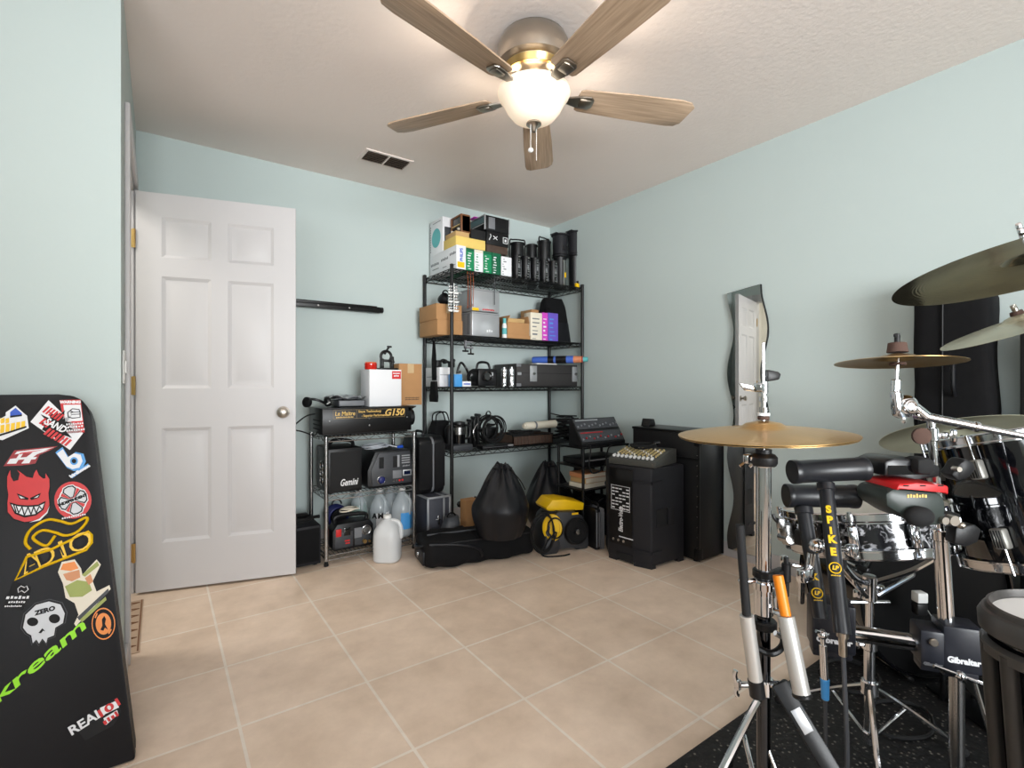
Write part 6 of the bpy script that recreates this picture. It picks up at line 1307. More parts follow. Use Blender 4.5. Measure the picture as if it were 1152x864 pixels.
# ---- hi-hat stand
ZH = 1.05
def H_(px, py, z=ZH): return pt(px, py, z)
base = H_(859, 600); base.z = 0
t = thing('hi_hat_stand', 'chrome hi-hat stand with folding black legs in front of the wall mirror', 'cymbal stand', (base.x, base.y, MT))
ax_ = lambda py: Vector((base.x, base.y, EYE - (py - CYP) / FPX * ZH))
wobj('upper_tube', B().cyl(ax_(652), ax_(512), .0150, n=24), ch, t)
wobj('lower_tube', B().cyl(ax_(930), ax_(650), .0135, n=20), mat('dark_chrome', (70, 72, 76), .15, metal=1), t)
wobj('pull_rod', B().cyl(ax_(560), ax_(386), .0033, n=10), ch, t)
b = B(); b.lathe([(0, 0), (.024, 0), (.027, .006), (.027, .018), (.022, .024), (.016, .026), (.016, .034), (0, .034)], 28, T(*ax_(523.5)))
wobj('cymbal_seat', b, bp2, t); wobj('seat_cup', B().lathe([(.0151, -.016), (.022, -.014), (.024, .0), (0, .001)], 28, T(*ax_(517))), ch, t)
c = ax_(516)
b = B(); b.cyl(c - RT * .03, c - RT * .012, .006, n=10); b.box(tuple(c - RT * .034), (.018, .012, .02), .003); b.spline([c - RT * .034 + Vector((0, 0, -.002)), c - RT * .044 + Vector((0, 0, -.012)), c - RT * .05 + Vector((0, 0, -.016))], .0035); b.cyl(c - RT * .03 + Vector((0, 0, -.018)), c - RT * .018 + Vector((0, 0, -.005)), .0035, n=8); wobj('tilt_screw', b, ch, t)
# clutch
b = B(); b.cyl(ax_(464.4), ax_(458), .0085, n=18); b.cyl(ax_(460), ax_(440), .0055, n=14); b.cyl(ax_(452), ax_(446), .009, n=14); wobj('clutch_shaft', b, ch, t)
wobj('clutch_felt', B().cyl(ax_(472.4), ax_(467.8), .0115, n=20, bev=.002), M_('felt_brown'), t, 'dark felt')
wobj('clutch_washer', B().cyl(ax_(467.6), ax_(464.5), .0125, n=20), M_('white_plastic'), t)
c = ax_(436); b = B(); b.cyl(c - Vector((0, 0, .012)), c + Vector((0, 0, .012)), .010, n=18); b.box(tuple(c - RT * .006), (.03, .02, .019), .004); wobj('clutch_body', b, ch, t)
b = B(); b.cyl(c - RT * .03, c - RT * .008, .004, n=10); b.prism([(-.006, -.006), (.016, -.009), (.016, .003), (-.018, .009)], -.003, .003, Matrix.Translation(c - RT * .034) @ Matrix((RT, Vector((0, 0, 1)), FW)).transposed().to_4x4(), .001); wobj('wing_nut', b, ch, t)
c = ax_(423); MR = Matrix((RT, Vector((0, 0, 1)), FW)).transposed().to_4x4(); MR.translation = c
wobj('clutch_lever', B().prism([(.004, -.012), (.03, -.008), (.034, .004), (.028, .009), (.008, .013), (.004, .012)], -.008, .008, MR, .003), bp2, t, 'black lever')
# height collar, lug and key
c = ax_(645); b = B(); b.cyl(c - Vector((0, 0, .009)), c + Vector((0, 0, .009)), .0215, n=24, bev=.003); b.box(tuple(c + RT * .03), (.05, .02, .016), .004, Matrix.Translation((0, 0, 0))); wobj('height_collar', b, bp2, t)
k = c + RT * .048; b = B(); b.cyl(k + Vector((0, 0, -.018)), k + Vector((0, 0, .022)), .009, n=14, bev=.002); b.cyl(k + Vector((0, 0, .022)), k + Vector((0, 0, .034)), .005, n=10); b.cyl(k + Vector((0, 0, -.048)), k + Vector((0, 0, -.016)), .0055, n=12); wobj('drum_key', b, bp2, t)
c = ax_(672); b = B(); b.cyl(c - Vector((0, 0, .038)), c + Vector((0, 0, .042)), .019, n=24, bev=.004); b.cyl(c + Vector((0, 0, .02)), c + Vector((0, 0, .034)), .023, n=24); b.box(tuple(c + RT * .016 - FW * .012), (.016, .02, .055), .004)
b.cyl(c - RT * .045 + Vector((0, 0, .034)), c - RT * .015 + Vector((0, 0, .034)), .006, n=12); b.ball(tuple(c - RT * .046 + Vector((0, 0, .034))), .008, 12); b.cyl(c + RT * .01 - FW * .02 + Vector((0, 0, -.02)), c + RT * .022 - FW * .03 + Vector((0, 0, -.02)), .006, n=10); wobj('height_clamp', b, ch, t)
c = ax_(703); b = B(); b.cyl(c - Vector((0, 0, .006)), c + Vector((0, 0, .012)), .026, n=20, bev=.003); wobj('leg_collar', b, bm2, t)
# folding legs
foot = []
for k_, a in enumerate((200, 320, 80)):
    d = RT * math.cos(R(a)) + FW * math.sin(R(a))
    if k_ == 1:
        S_ = pt(876, 768, 1.02); E_ = Vector((base.x, base.y, MT + .022)) + d * .30; A_l = axis(S_, E_ - S_, -FW); Ll = (E_ - S_).length
        o = wobj('leg', B().bx(-.017, .017, -.004, .004, 0, Ll, .003, A_l), bm2, t, 'flat black leg'); lb = wobj('leg_label', B().bx(-.010, .010, .0042, .0056, .05, .095, .0005, A_l), M_('silver_paint'), t, 'bright metal label'); wobj('leg_bracket', B().cyl(ax_(770), S_ + Vector((0, 0, -.004)), .007, n=10), ch, t)
        continue
    P0 = ax_(786) + d * .016; P1 = ax_(815) + d * .06; P2 = Vector((base.x, base.y, .06)) + d * .26; P3 = Vector((base.x, base.y, MT + .018)) + d * .295
    o = wobj('leg', B().path(smooth_path([P0, P1, P2, P3], 5), .0075, 8), ch, t); b = B(); b.cyl(ax_(915) + d * .014, P1.lerp(P2, .45), .0055, n=10); wobj('leg_brace', b, ch, t)
    b = B(); b.ball(tuple(P3 + Vector((0, 0, -.004))), (.014, .014, .012), 12); wobj('foot', b, rub, t)
c = ax_(770); b = B(); b.cyl(c - Vector((0, 0, .018)), c + Vector((0, 0, .014)), .021, n=20, bev=.003); b.cyl(c - RT * .05, c - RT * .018, .006, n=12); wobj('brace_clamp', b, ch, t)
w = c - RT * .055; b = B(); b.box(tuple(w), (.012, .012, .022), .003); b.spline([w, w - RT * .006 + Vector((0, 0, .018)), w - RT * .004 + Vector((0, 0, .03))], .005); b.spline([w, w - RT * .004 - Vector((0, 0, .016)), w - RT * .0 - Vector((0, 0, .024))], .005); wobj('wing_nut', b, ch, t)
b = B(); b.cyl(c + RT * .018, c + RT * .045, .007, n=12); b.ball(tuple(c + RT * .046), .010, 12); wobj('bolt', b, M_('steel'), t)
# fork and pedal
b = B(); c = ax_(720); b.spline([c - RT * .035 + Vector((0, 0, .03)), c - RT * .03 - FW * .02, c - FW * .03 - Vector((0, 0, .012)), c + RT * .03 - FW * .02, c + RT * .04 + Vector((0, 0, .025))], .007); wobj('spring_fork', b, bm2, t)
b = B(); c = H_(893, 735, 1.02); b.spline([H_(872, 712, 1.0), H_(886, 722, 1.0), H_(897, 742, 1.0), H_(890, 752, 1.0)], .0055); wobj('fork_arm', b, ch, t)
pd = Vector((base.x, base.y, 0)) + RT * .10 - FW * .10
dp = (RT * .55 - FW * .85).normalized(); q = dp.cross(Vector((0, 0, 1)))
A = Matrix((q, dp, Vector((0, 0, 1)))).transposed().to_4x4(); A.translation = Vector((base.x, base.y, 0)) + dp * .04
PM = A @ T(0, 0, .16, rx=R(-24))
wobj('pedal_plate', B().bx(-.042, .042, .0, .30, 0, .009, .003, PM), bm2, t)
wobj('heel_plate', B().bx(-.045, .045, .27, .36, MT + .001, MT + .022, .004, A), bm2, t)
b = B(); b.cyl(A @ Vector((0, .03, .16)), ax_(830), .004, n=8); wobj('chain', b, M_('steel'), t)
for s in (-1, 1): wobj('base_rod', B().cyl(A @ Vector((s * .03, .30, MT + .008)), A @ Vector((s * .02, .0, .02)), .004, n=8), M_('steel'), t)

br1 = bronze('bronze_warm', (206, 164, 104), .30, .12)
c = H_(859, 489)
t, M = cymbal('hi_hat_cymbal', 'upper bronze hi-hat cymbal on the chrome hi-hat stand', c, .172, nrm(-.04, -.01), br1, group='pair of hi-hat cymbals', bow=.085, bell=.27)
t, M = cymbal('hi_hat_cymbal', 'lower bronze hi-hat cymbal turned upside down beneath the upper one', c - Vector((0, 0, .004)), .170, -nrm(-.04, -.01), br1, group='pair of hi-hat cymbals', bow=.06, bell=.2)

# ---- tubular shakers hung on the hi-hat stand
def tube_stick(label, p0, p1, pm, r0, r1, m0, cap):
    c = Vector(p1); t = thing('tube_mallet', label, 'percussion stick', c, group='tube sticks on the hi-hat stand')
    wobj('upper_tube', B().cyl(pm, p0, r0, n=18, bev=.001), m0, t); wobj('lower_tube', B().cyl(p1, pm, r1, n=22, bev=.001), M_('silver_tube'), t)
    if cap: d = (Vector(p1) - Vector(pm)).normalized(); wobj('end_cap', B().cyl(Vector(p1) - d * .002, Vector(p1) + d * cap, r1 * 1.12, n=22, bev=.002), bp2, t)
mat('silver_tube', (190, 188, 184), .35, metal=.55, var=.03)
z1 = 1.0
tube_stick('black and silver tube stick with black end hanging left of the hi-hat pole', pt(832, 590, z1), pt(850, 765, z1), pt(840, 692, z1), .0085, .0135, M_('black_matte'), .034)
tube_stick('orange and silver tube stick hanging right of the hi-hat pole', pt(875, 647, 1.0), pt(902, 781, .945), pt(884, 693, .98), .010, .0155, M_('orange'), .006)

# ---- rack
tA = pt(915, 703.5, 1.236); tB = pt(1152, 741, 1.094); hR = .443; tA.z = tB.z = hR; td = (tB - tA).normalized(); tn = Vector((td.y, -td.x, 0)); tn = tn if tn.dot(FW) < 0 else -tn
tE = tA + td * 1.05
t = thing('drum_rack', 'chrome tube drum rack with black clamps in the right foreground', 'rack', (tE.x, tE.y, MT)); rack = t
wobj('cross_tube', B().cyl(tA, tE, .019, n=28), ch, t)
def ontube(px):
    for i in range(2000):
        q = tA + td * (i * .0008); x = q.dot(RT); z = q.dot(FW)
        if CXP + FPX * x / z >= px: return q
    return tE
def clamp_m(q): m = Matrix((td, Vector((0, 0, 1)), tn)).transposed().to_4x4(); m.translation = q; return m      # x along tube, y up, z toward the camera
def rack_clamp(px, w, name='rack_clamp', text=True, lab=None, up=.045, dn=.035):
    m = clamp_m(ontube(px)); o = wobj(name, B().bx(-w / 2, w / 2, -dn, up, -.034, .034, .006, m).bx(-w / 2 + .004, w / 2 - .004, -dn - .018, -dn + .004, -.022, .022, .004, m), mat('clamp_black', (30, 32, 40), .4, var=.1), rack)
    if text: wobj('lettering', B().text('Gibraltar', .018, m @ T(0, -.012, .0345), .0004, 0, .0009, w * .82), M_('white_card'), rack, 'white lettering')
    return m
m = rack_clamp(934, .092, up=.075, dn=.042)
m = rack_clamp(1042, .046, text=False); wobj('bolt', B().cyl(m @ Vector((0, .022, .034)), m @ Vector((0, .022, .042)), .009, n=14, bev=.002), M_('nickel'), rack); wobj('lettering', B().text('Gibraltar', .009, m @ T(0, -.03, .0345), .0004, 0, .0006, .036), M_('mid_grey'), rack)
m = rack_clamp(1076, .074, up=.062, dn=.04); mcl = m
# T handle under the main clamp
q0 = m @ Vector((0, -.055, .03)); h0 = pt(1050, 749, 1.08); h1 = pt(1112, 772, 1.04); hc = (h0 + h1) / 2
b = B(); b.cyl(h0, h1, .0042, n=10, bev=.001); b.ball(tuple(hc), .010, 14); b.cyl(q0, hc, .008, n=12); wobj('clamp_handle', b, ch, rack)
# leg under the clamp and its braces
g = m @ Vector((0, -.03, -.0)); wobj('leg', B().cyl(g, Vector((g.x + .005, g.y, MT + .01)), .0145, n=20), M_('steel'), rack); b = B(); b.cyl(Vector((g.x, g.y, MT + .0006)), Vector((g.x, g.y, MT + .02)), .02, n=16); wobj('foot', b, rub, rack)
b = B(); b.cyl(g + td * .03 - Vector((0, 0, .03)), Vector((g.x, g.y, MT + .02)) + td * .10 + tn * .06, .0045, n=8); wobj('brace_rod', b, M_('steel'), rack)
wobj('leg', B().cyl(tE, Vector((tE.x, tE.y, MT + .01)), .019, n=20), ch, rack)
# vertical post leaning slightly, thin top section
ZP = 1.145
pA, pB, pC = pt(1067, 735, ZP), pt(1058, 598, ZP), pt(1047, 472, ZP)
b = B(); b.cyl(pA, pB, .0155, n=22); wobj('post', b, ch, rack); wobj('post_collar', B().cyl(pB - (pB - pA).normalized() * .02, pB + (pB - pA).normalized() * .006, .0185, n=22, bev=.002), ch, rack)
wobj('post_extension', B().cyl(pB, pC, .0085, n=18), ch, rack)
dirp = (pC - pB).normalized()
c = pt(1048.5, 490, ZP); b = B(); b.cyl(c - dirp * .012, c + dirp * .018, .013, n=18, bev=.002); b.box(tuple(c + RT * .028), (.035, .012, .014), .003); b.box(tuple(c + RT * .05), (.01, .012, .03), .003); b.cyl(c - RT * .02, c - RT * .008, .006, n=10); wobj('post_clamp', b, ch, rack)
o = wobj('felt_pad', B().lathe([(0, 0), (.014, .001), (.019, .008), (.019, .016), (.012, .02), (0, .02)], 24, axis(pt(1033, 490, 1.15), -FW * 1 + RT * -.2)), M_('felt_brown'), rack, 'brown felt pad')
# boom arm
a0, a1, a2 = pt(1030, 466.5, 1.14), pt(1098, 480, 1.115), pt(1235, 507, 1.06)
wobj('boom_arm', B().cyl(a0, a1, .0105, .0095, n=18).cyl(a1, a2, .0075, n=16), ch, rack); wobj('boom_joint', B().cyl(a1 - (a1 - a0).normalized() * .006, a1 + (a1 - a0).normalized() * .006, .0115, n=18, bev=.002), ch, rack)
c = pt(1019, 457, 1.14); b = B(); b.lathe([(0, 0), (.022, 0), (.026, .006), (.026, .018), (.02, .024), (.013, .026), (0, .026)], 26, axis(c + FW * .012, -FW - RT * .2)); b.torus(tuple(c - FW * .014), .012, .005, tuple(FW), 20); b.cyl(c + RT * .015 + FW * .0, a0 + (a1 - a0).normalized() * .02, .013, n=16)
b.prism([(-.032, .034), (-.014, .036), (-.006, .0), (-.012, -.03), (-.026, -.022)], -.010, .010, Matrix.Translation(c) @ Matrix((RT, Vector((0, 0, 1)), FW)).transposed().to_4x4(), .004); wobj('cymbal_tilter', b, ch, rack)
b = B(); b.spline([c - RT * .024 - Vector((0, 0, .014)) - FW * .015, c - RT * .02 - Vector((0, 0, .028)) - FW * .02, c - RT * .022 - Vector((0, 0, .036)) - FW * .018], .005); wobj('wing_nut', b, ch, rack)
sp0 = pt(1007.5, 445, 1.145); sp1 = pt(1010, 408, 1.145); b = B(); b.cyl(sp0, pt(1008.5, 427, 1.145), .0105, n=16, bev=.002); b.cyl(sp0, sp1 + Vector((0, 0, .010)), .0042, n=12); wobj('tilter_rod', b, ch, rack)
# splash cymbal
br2 = bronze('bronze_dark', (176, 142, 92), .28, .3)
n = nrm(.03, .075)
t, M = cymbal('splash_cymbal', 'small bronze splash cymbal on the tilted end of the chrome boom arm', sp1, .124, n, br2, bow=.08, bell=.34)
for nm, r0, z0, z1, mm_ in (('felt', .021, .024, .046, M_('felt_brown')), ('wing_nut', .006, .046, .068, bp2)):
    b = B(); b.lathe([(0, z0), (r0, z0), (r0 * .85, z1), (0, z1)], 22)
    if nm == 'wing_nut': b.box((0, 0, .062), (.03, .006, .008), .002)
    obj(nm, b, mm_, t)
obj('lower_felt', B().lathe([(.0058, -.006), (.016, -.006), (.016, .0), (.0058, .0), (.0058, -.006)], 20), M_('felt_brown'), t)

# ---- T-shaped electronic percussion bars
def spike(label, cL, cR, s0, s1, rr_, rs0, rs1, letters, logo, plug=None, gloss=.38):
    c = Vector(s1); t = thing('percussion_bar', label, 'percussion', c, group='black T-shaped percussion bars')
    m = mat('pvc_black', (26, 27, 31), .36, var=.08)
    d = (cR - cL).normalized(); L_ = (cR - cL).length
    wobj('striking_bar', B().lathe([(0, 0), (rr_ * 1.05, 0), (rr_ * 1.07, .004), (rr_ * 1.05, .014), (rr_, .016), (rr_, L_ - .016), (rr_ * 1.05, L_ - .014), (rr_ * 1.07, L_ - .004), (rr_ * 1.05, L_), (0, L_)], 36, axis(cL, d)), m, t)
    wobj('shaft', B().cyl(s1, s0, rs1, rs0, n=28), m, t); u = (Vector(s0) - Vector(s1)).normalized()
    wobj('collar', B().cyl(Vector(s0) - u * .012, Vector(s0) + u * .006, rs0 * 1.25, n=28, bev=.002), m, t)
    def face(px, py, off=0):
        f_ = (Vector((0, 0, EYE)) - Vector(s0)); f_.z = 0; f_.normalize(); x = Vector((0, 0, 1)).cross(f_).normalized()
        tt = 0
        best = min((((CXP + FPX * (q := Vector(s1).lerp(Vector(s0), i / 200)).dot(RT) / q.dot(FW)), (CYP - FPX * (q.z - EYE) / q.dot(FW)), i) for i in range(-40, 240)), key=lambda e: abs(e[1] - py))
        q = Vector(s1).lerp(Vector(s0), best[2] / 200); rr = rs1 + (rs0 - rs1) * best[2] / 200
        f2 = (Vector((0, 0, EYE)) - q); f2 = (f2 - u * f2.dot(u)).normalized(); x2 = u.cross(f2).normalized()
        mm_ = Matrix((x2, u, f2)).transposed().to_4x4(); mm_.translation = q + f2 * (rr + .0006); return mm_
    if letters:
        b = B()
        for ch_, py, sz in letters:
            m_ = face(0, py); b.text(ch_, sz, m_, .0004, 0, .0012)
        wobj('lettering', b, M_('yellow'), t, 'yellow lettering')
    if logo:
        b = B(); m_ = face(0, logo); b.torus((0, 0, 0), .0105, .0012, M=m_, n=28, k=5); b.text('LP', .011, m_, .0004, .2, .0006); b.text('~8', .004, m_ @ T(0, -.015, 0), .0003, 0, 0, .018); wobj('emblem', b, M_('yellow'), t, 'yellow round emblem')
    return t, u
spike('front black T-shaped percussion bar with yellow vertical lettering', pt(891, 531, 1.12), pt(973, 527, 1.12), pt(929, 546, 1.12), pt(948, 713, 1.0), 0.0255, .0145, .0155,
      [('S', 575, .021), ('P', 587, .021), ('I', 599, .019), ('K', 608, .021), ('E', 622, .021)], 640)
spike('rear black T-shaped percussion bar partly behind the front one', pt(884, 557.5, 1.24), pt(963, 558.5, 1.22), pt(904, 573, 1.22), pt(924, 696, 1.12), .0275, .0165, .0155, [('I', 640, .019), ('K', 650, .018)], 668)
# chrome arms that hold the bars to the rack clamp
b = B(); e0, e1, e2 = pt(919, 614, 1.13), pt(958, 619, 1.14), pt(970, 625, 1.16)
wobj('bar_holder', B().cyl(e0 - RT * .005, e1, .0062, n=12).ball(tuple(e0), .017, 14).box(tuple(pt(936, 612, 1.13)), (.03, .03, .02), .004).box(tuple(e1), (.028, .022, .026), .005), ch, rack)
wobj('bar_holder', B().cyl(pt(913, 622, 1.135), pt(910, 645, 1.135), .009, n=12).box(tuple(pt(906, 646, 1.118)), (.05, .022, .03), .006).cyl(pt(884, 634, 1.135), pt(902, 638, 1.135), .005, n=10).box(tuple(pt(882, 630, 1.135)), (.012, .014, .022), .003), ch, rack)
wobj('clamp_block', B().box(tuple(pt(905, 604, 1.275)), (.045, .035, .04), .006, None), bp2, rack)
wobj('holder_post', B().cyl(pt(902, 650, 1.14), clamp_m(ontube(917)) @ Vector((-.03, .06, .0)), .007, n=12), ch, rack)
# jack plugs and cables
s1 = pt(948, 713, 1.0); t = thing('instrument_cable', 'grey cable with a nickel jack hanging from the front percussion bar', 'cable', (s1.x, s1.y, MT))
wobj('jack_plug', B().cyl(s1, pt(948.5, 738, 1.0), .0075, n=16, bev=.001).cyl(s1 + Vector((0, 0, .004)), s1 - Vector((0, 0, .006)), .011, n=18), M_('nickel'), t); wobj('cord', B().spline([pt(948.5, 737, 1.0), pt(951, 790, 1.0), pt(953, 850, 1.01), pt(952, 930, 1.02) , Vector((pt(955, 930, 1.05).x, pt(955, 930, 1.05).y, MT + .008)), Vector((pt(1010, 930, 1.12).x, pt(1010, 930, 1.12).y, MT + .008))], .0048, 8), mat('cable_dark', (62, 64, 68), .5), t)
t = thing('instrument_cable', 'cable with blue boot and chrome jack hanging from the rear percussion bar', 'cable', (pt(926, 765, 1.12).x, pt(926, 765, 1.12).y, MT)); z1 = 1.13
wobj('jack_plug', B().cyl(pt(925, 709, z1), pt(926, 725, z1), .0055, n=14).cyl(pt(926, 725, z1), pt(928, 766, z1), .008, n=16, bev=.001).ball(tuple(pt(925.5, 714, z1)), .0105, 14).cyl(pt(918, 710, z1), pt(932, 714, z1), .004, n=10), ch, t)
wobj('boot', B().cyl(pt(928, 763, z1), pt(928.5, 787, z1), .0095, .008, n=18, bev=.002), M_('blue_light'), t, 'blue boot'); f_ = pt(929, 930, 1.15); f_.z = MT + .007
wobj('cord', B().spline([pt(928.5, 786, z1), pt(929, 840, z1), pt(931, 900, z1), f_, f_ - RT * .14 + FW * .03], .0045, 8), M_('cable_dark'), t)
for i, (c_, r_, sd, lab) in enumerate(((pt(1012, 770, 1.53), .11, 2, 'black cable looped loosely on the rubber mat under the rack tube'), (pt(955, 752, 1.76), .12, 5, 'loop of black cable at the back edge of the rubber mat beside the bass drum'))):
    c_.z = MT + .001; t = thing('floor_cable', lab, 'cable', c_); rnd = random.Random(sd)
    pts = [(r_ * (1 + .12 * math.sin(2.1 * a_ + sd)) * math.cos(a_), .7 * r_ * math.sin(a_), .006 + .004 * (a_ / 9)) for a_ in [k * .45 for k in range(20)]]
    obj('cord', B().spline(pts, .0055, 6, 4), rub, t); obj('plug', B().cyl(pts[-1], (pts[-1][0] + .03, pts[-1][1] + .01, pts[-1][2]), .008, n=10), bp2, t)

# ---- jam blocks on the post
MRc = lambda c, rz=0: Matrix.Translation(c) @ Matrix((RT, Vector((0, 0, 1)), FW)).transposed().to_4x4() @ Matrix.Rotation(rz, 4, 'Z')
c = pt(1013, 524, 1.14); k = 1.14 / FPX
t = thing('percussion_block', 'upper all-black plastic percussion block clamped to the chrome post', 'percussion block', c, group='plastic percussion blocks on the post')
wobj('body', B().prism([(-34 * k, -8 * k), (-34 * k, 8 * k), (-24 * k, 12 * k), (14 * k, 9 * k), (26 * k, 3 * k), (26 * k, -9 * k), (0, -11 * k)], -.045, .045, MRc(c), .006), mat('block_black', (22, 22, 24), .3, var=.1), t); wobj('sound_slot', B().bx(-31 * k, 14 * k, -6 * k, 4 * k, -.0462, -.045, 0, MRc(c)), M_('black_gloss'), t)
c2 = pt(1033, 523, 1.10); b = B(); b.box((0, 0, 0), (20 * k, 18 * k, .05), .012, MRc(c2)); wobj('mount', b, rub, t)
c3 = pt(1074, 526, 1.13); b = B(); b.prism([(-12 * k, -6 * k), (-2 * k, 6 * k), (2 * k, 12 * k), (12 * k, 8 * k), (16 * k, 0), (8 * k, -10 * k), (-4 * k, -14 * k)], -.02, .016, MRc(c3), .006); wobj('knob', b, bp2, t); wobj('bolt', B().cyl(c3 - FW * .026 - RT * .012, c3 - FW * .01 - RT * .012, .0058, n=12), M_('nickel'), t)
c = pt(1017, 562, 1.12); k = 1.12 / FPX
t = thing('percussion_block', 'lower grey-green percussion block with a red strip clamped to the chrome post', 'percussion block', c, group='plastic percussion blocks on the post')
gg = mat('block_green', (46, 53, 50), .4, var=.1)
wobj('body', B().prism([(-38 * k, -2 * k), (-39 * k, 12 * k), (-30 * k, 18 * k), (22 * k, 13 * k), (27 * k, 2 * k), (26 * k, -22 * k), (10 * k, -24 * k), (-14 * k, -17 * k)], -.05, .05, MRc(c), .012), gg, t)
wobj('strip', B().prism([(-30 * k, 16 * k), (-27 * k, 23 * k), (-8 * k, 24 * k), (16 * k, 22 * k), (26 * k, 21 * k), (26 * k, 11 * k), (10 * k, 17 * k), (-12 * k, 19 * k)], -.056, .045, MRc(c), .004), M_('red'), t, 'red strip')
for x_ in (-20, -2, 17): wobj('vent_slot', B().bx((x_ - 3) * k, (x_ + 3) * k, 20.5 * k, 22 * k, -.0568, -.0555, 0, MRc(c)), M_('black_matte'), t)
wobj('lettering', B().text('~7', .012, MRc(c) @ T(-6 * k, 10 * k, -.0506) @ Matrix.Diagonal((1, 1, -1, 1)), .0004, 0, .0006, 22 * k), M_('gold_ink'), t, 'gold lettering')
c2 = pt(1034, 581, 1.06); wobj('mount', B().ball((0, 0, 0), (15 * k, 11 * k, .02), 18, MRc(c2)), rub, t); b = B(); c3 = pt(1057, 582, 1.09); b.box((0, 0, 0), (34 * k, 12 * k, .03), .005, MRc(c3)); wobj('mount_arm', b, bm2, t); b = B(); b.cyl(c3 - FW * .03 - RT * .012, c3 - FW * .012 - RT * .012, .008, n=14); b.cyl(c3 - FW * .03 + RT * .008, c3 - FW * .012 + RT * .008, .011, n=16); b.ball(tuple(c3 - FW * .02 + RT * .03 - Vector((0, 0, .012))), .008, 12); wobj('bolt', b, M_('nickel'), t)
c4 = pt(1082, 600, 1.1); wobj('knob', B().prism([(-14 * k, -10 * k), (-12 * k, 8 * k), (8 * k, 12 * k), (16 * k, 6 * k), (12 * k, -8 * k), (0, -13 * k)], -.014, .014, MRc(c4), .005).cyl(c3 + RT * .02, c4, .006, n=10), bp2, t)

# ---- drums
def drum(name, label, cat, top, n, r, depth, shell, head, hoop, lugs, lug_m, rim=.012, heads=True, group=None, hoop_r=1.035, lugf=None):
    z = n.normalized(); x = RT - z * RT.dot(z); x.normalize(); y = z.cross(x); e = Matrix((x, y, z)).transposed().to_euler()
    b_ = top - z * depth; t = thing(name, label, cat, b_, rot=e, group=group)
    obj('shell', B().lathe([(r * .97, .004), (r, .004), (r, depth - .004), (r * .97, depth - .004), (r * .97, .004)], 72), shell, t)
    for nm, z0, s in (('top_hoop', depth, 1), ('bottom_hoop', 0, -1)):
        w = rim; zz = lambda q: z0 + s * q
        obj(nm, B().lathe([(r * 1.005, zz(-w * 1.2)), (r * hoop_r + .006, zz(-w * 1.2)), (r * hoop_r + .006, zz(-w * .9)), (r * hoop_r, zz(-w * .7)), (r * hoop_r, zz(w * .6)), (r * hoop_r + .004, zz(w * .8)), (r * hoop_r, zz(w)), (r * 1.0, zz(w * .8)), (r * 1.005, zz(-w * 1.2))], 72), hoop, t)
    obj('top_head', B().lathe([(0, depth + .001), (r * 1.0, depth + .001), (r * 1.01, depth - .004)], 72), head, t)
    obj('bottom_head', B().lathe([(0, -.001), (r * 1.0, -.001), (r * 1.01, .004)], 72), head, t)
    for i in range(lugs):
        a = 2 * PI * (i + .35) / lugs; d = Vector((math.cos(a), math.sin(a), 0)); c = d * (r + .001) ; m = axis((0, 0, 0), d, (0, 0, 1)); m.translation = c
        if lugf: lugf(t, m, depth, r)
        else:
            o = obj('lug', B().box((0, depth * .5, .010), (.022, depth * .62, .018), .005, m).box((0, depth * .5, .02), (.013, depth * .35, .010), .004, m), lug_m, t)
            obj('tension_rod', B().cyl(m @ Vector((0, .0, .012)), m @ Vector((0, depth, .012)), .003, n=8).cyl(m @ Vector((0, depth - .006, .012)), m @ Vector((0, depth + .016, .012)), .0055, n=8), lug_m, o)
    return t
# snare
sm = bpy.data.materials.new('snare_shell'); sm.use_nodes = True; nt = sm.node_tree; N = nt.nodes; L = nt.links; p = N['Principled BSDF']; tc = N.new('ShaderNodeTexCoord')
nz = N.new('ShaderNodeTexNoise'); nz.inputs['Scale'].default_value = 34; nz.inputs['Detail'].default_value = 3; nz.inputs['Distortion'].default_value = 2.2; L.new(tc.outputs['Object'], nz.inputs['Vector'])
cr = N.new('ShaderNodeValToRGB'); cr.color_ramp.interpolation = 'LINEAR'; cr.color_ramp.elements[0].color = (.008, .008, .01, 1); cr.color_ramp.elements[0].position = .53; cr.color_ramp.elements[1].color = (.6, .6, .63, 1); cr.color_ramp.elements[1].position = .68; L.new(nz.outputs[0], cr.inputs[0]); L.new(cr.outputs[0], p.inputs['Base Color']); p.inputs['Roughness'].default_value = .2; p.inputs['Coat Weight'].default_value = .6; p.inputs['Metallic'].default_value = .3
hd = mat('drum_head', (222, 218, 208), .5, var=.04)
st = pt(968, 572, 1.4); sn = nrm(-.091, .165)
snare = drum('snare_drum', 'snare drum with black and silver marbled shell behind the percussion bars', 'drum', st, sn, .193, .092, sm, hd, ch, 10, ch)
# strainer on the left
zc = Vector(snare.location); obj('strainer', B().box((-.216, .0, .042), (.03, .035, .06), .006).cyl((-.222, -.02, .03), (-.222, .03, .03), .012, n=14).box((-.236, -.01, .075), (.02, .02, .03), .004), M_('steel'), snare); obj('strainer_lever', B().spline([(-.226, 0, .06), (-.25, -.01, .085), (-.255, -.01, .10)], .005), bp2, snare)
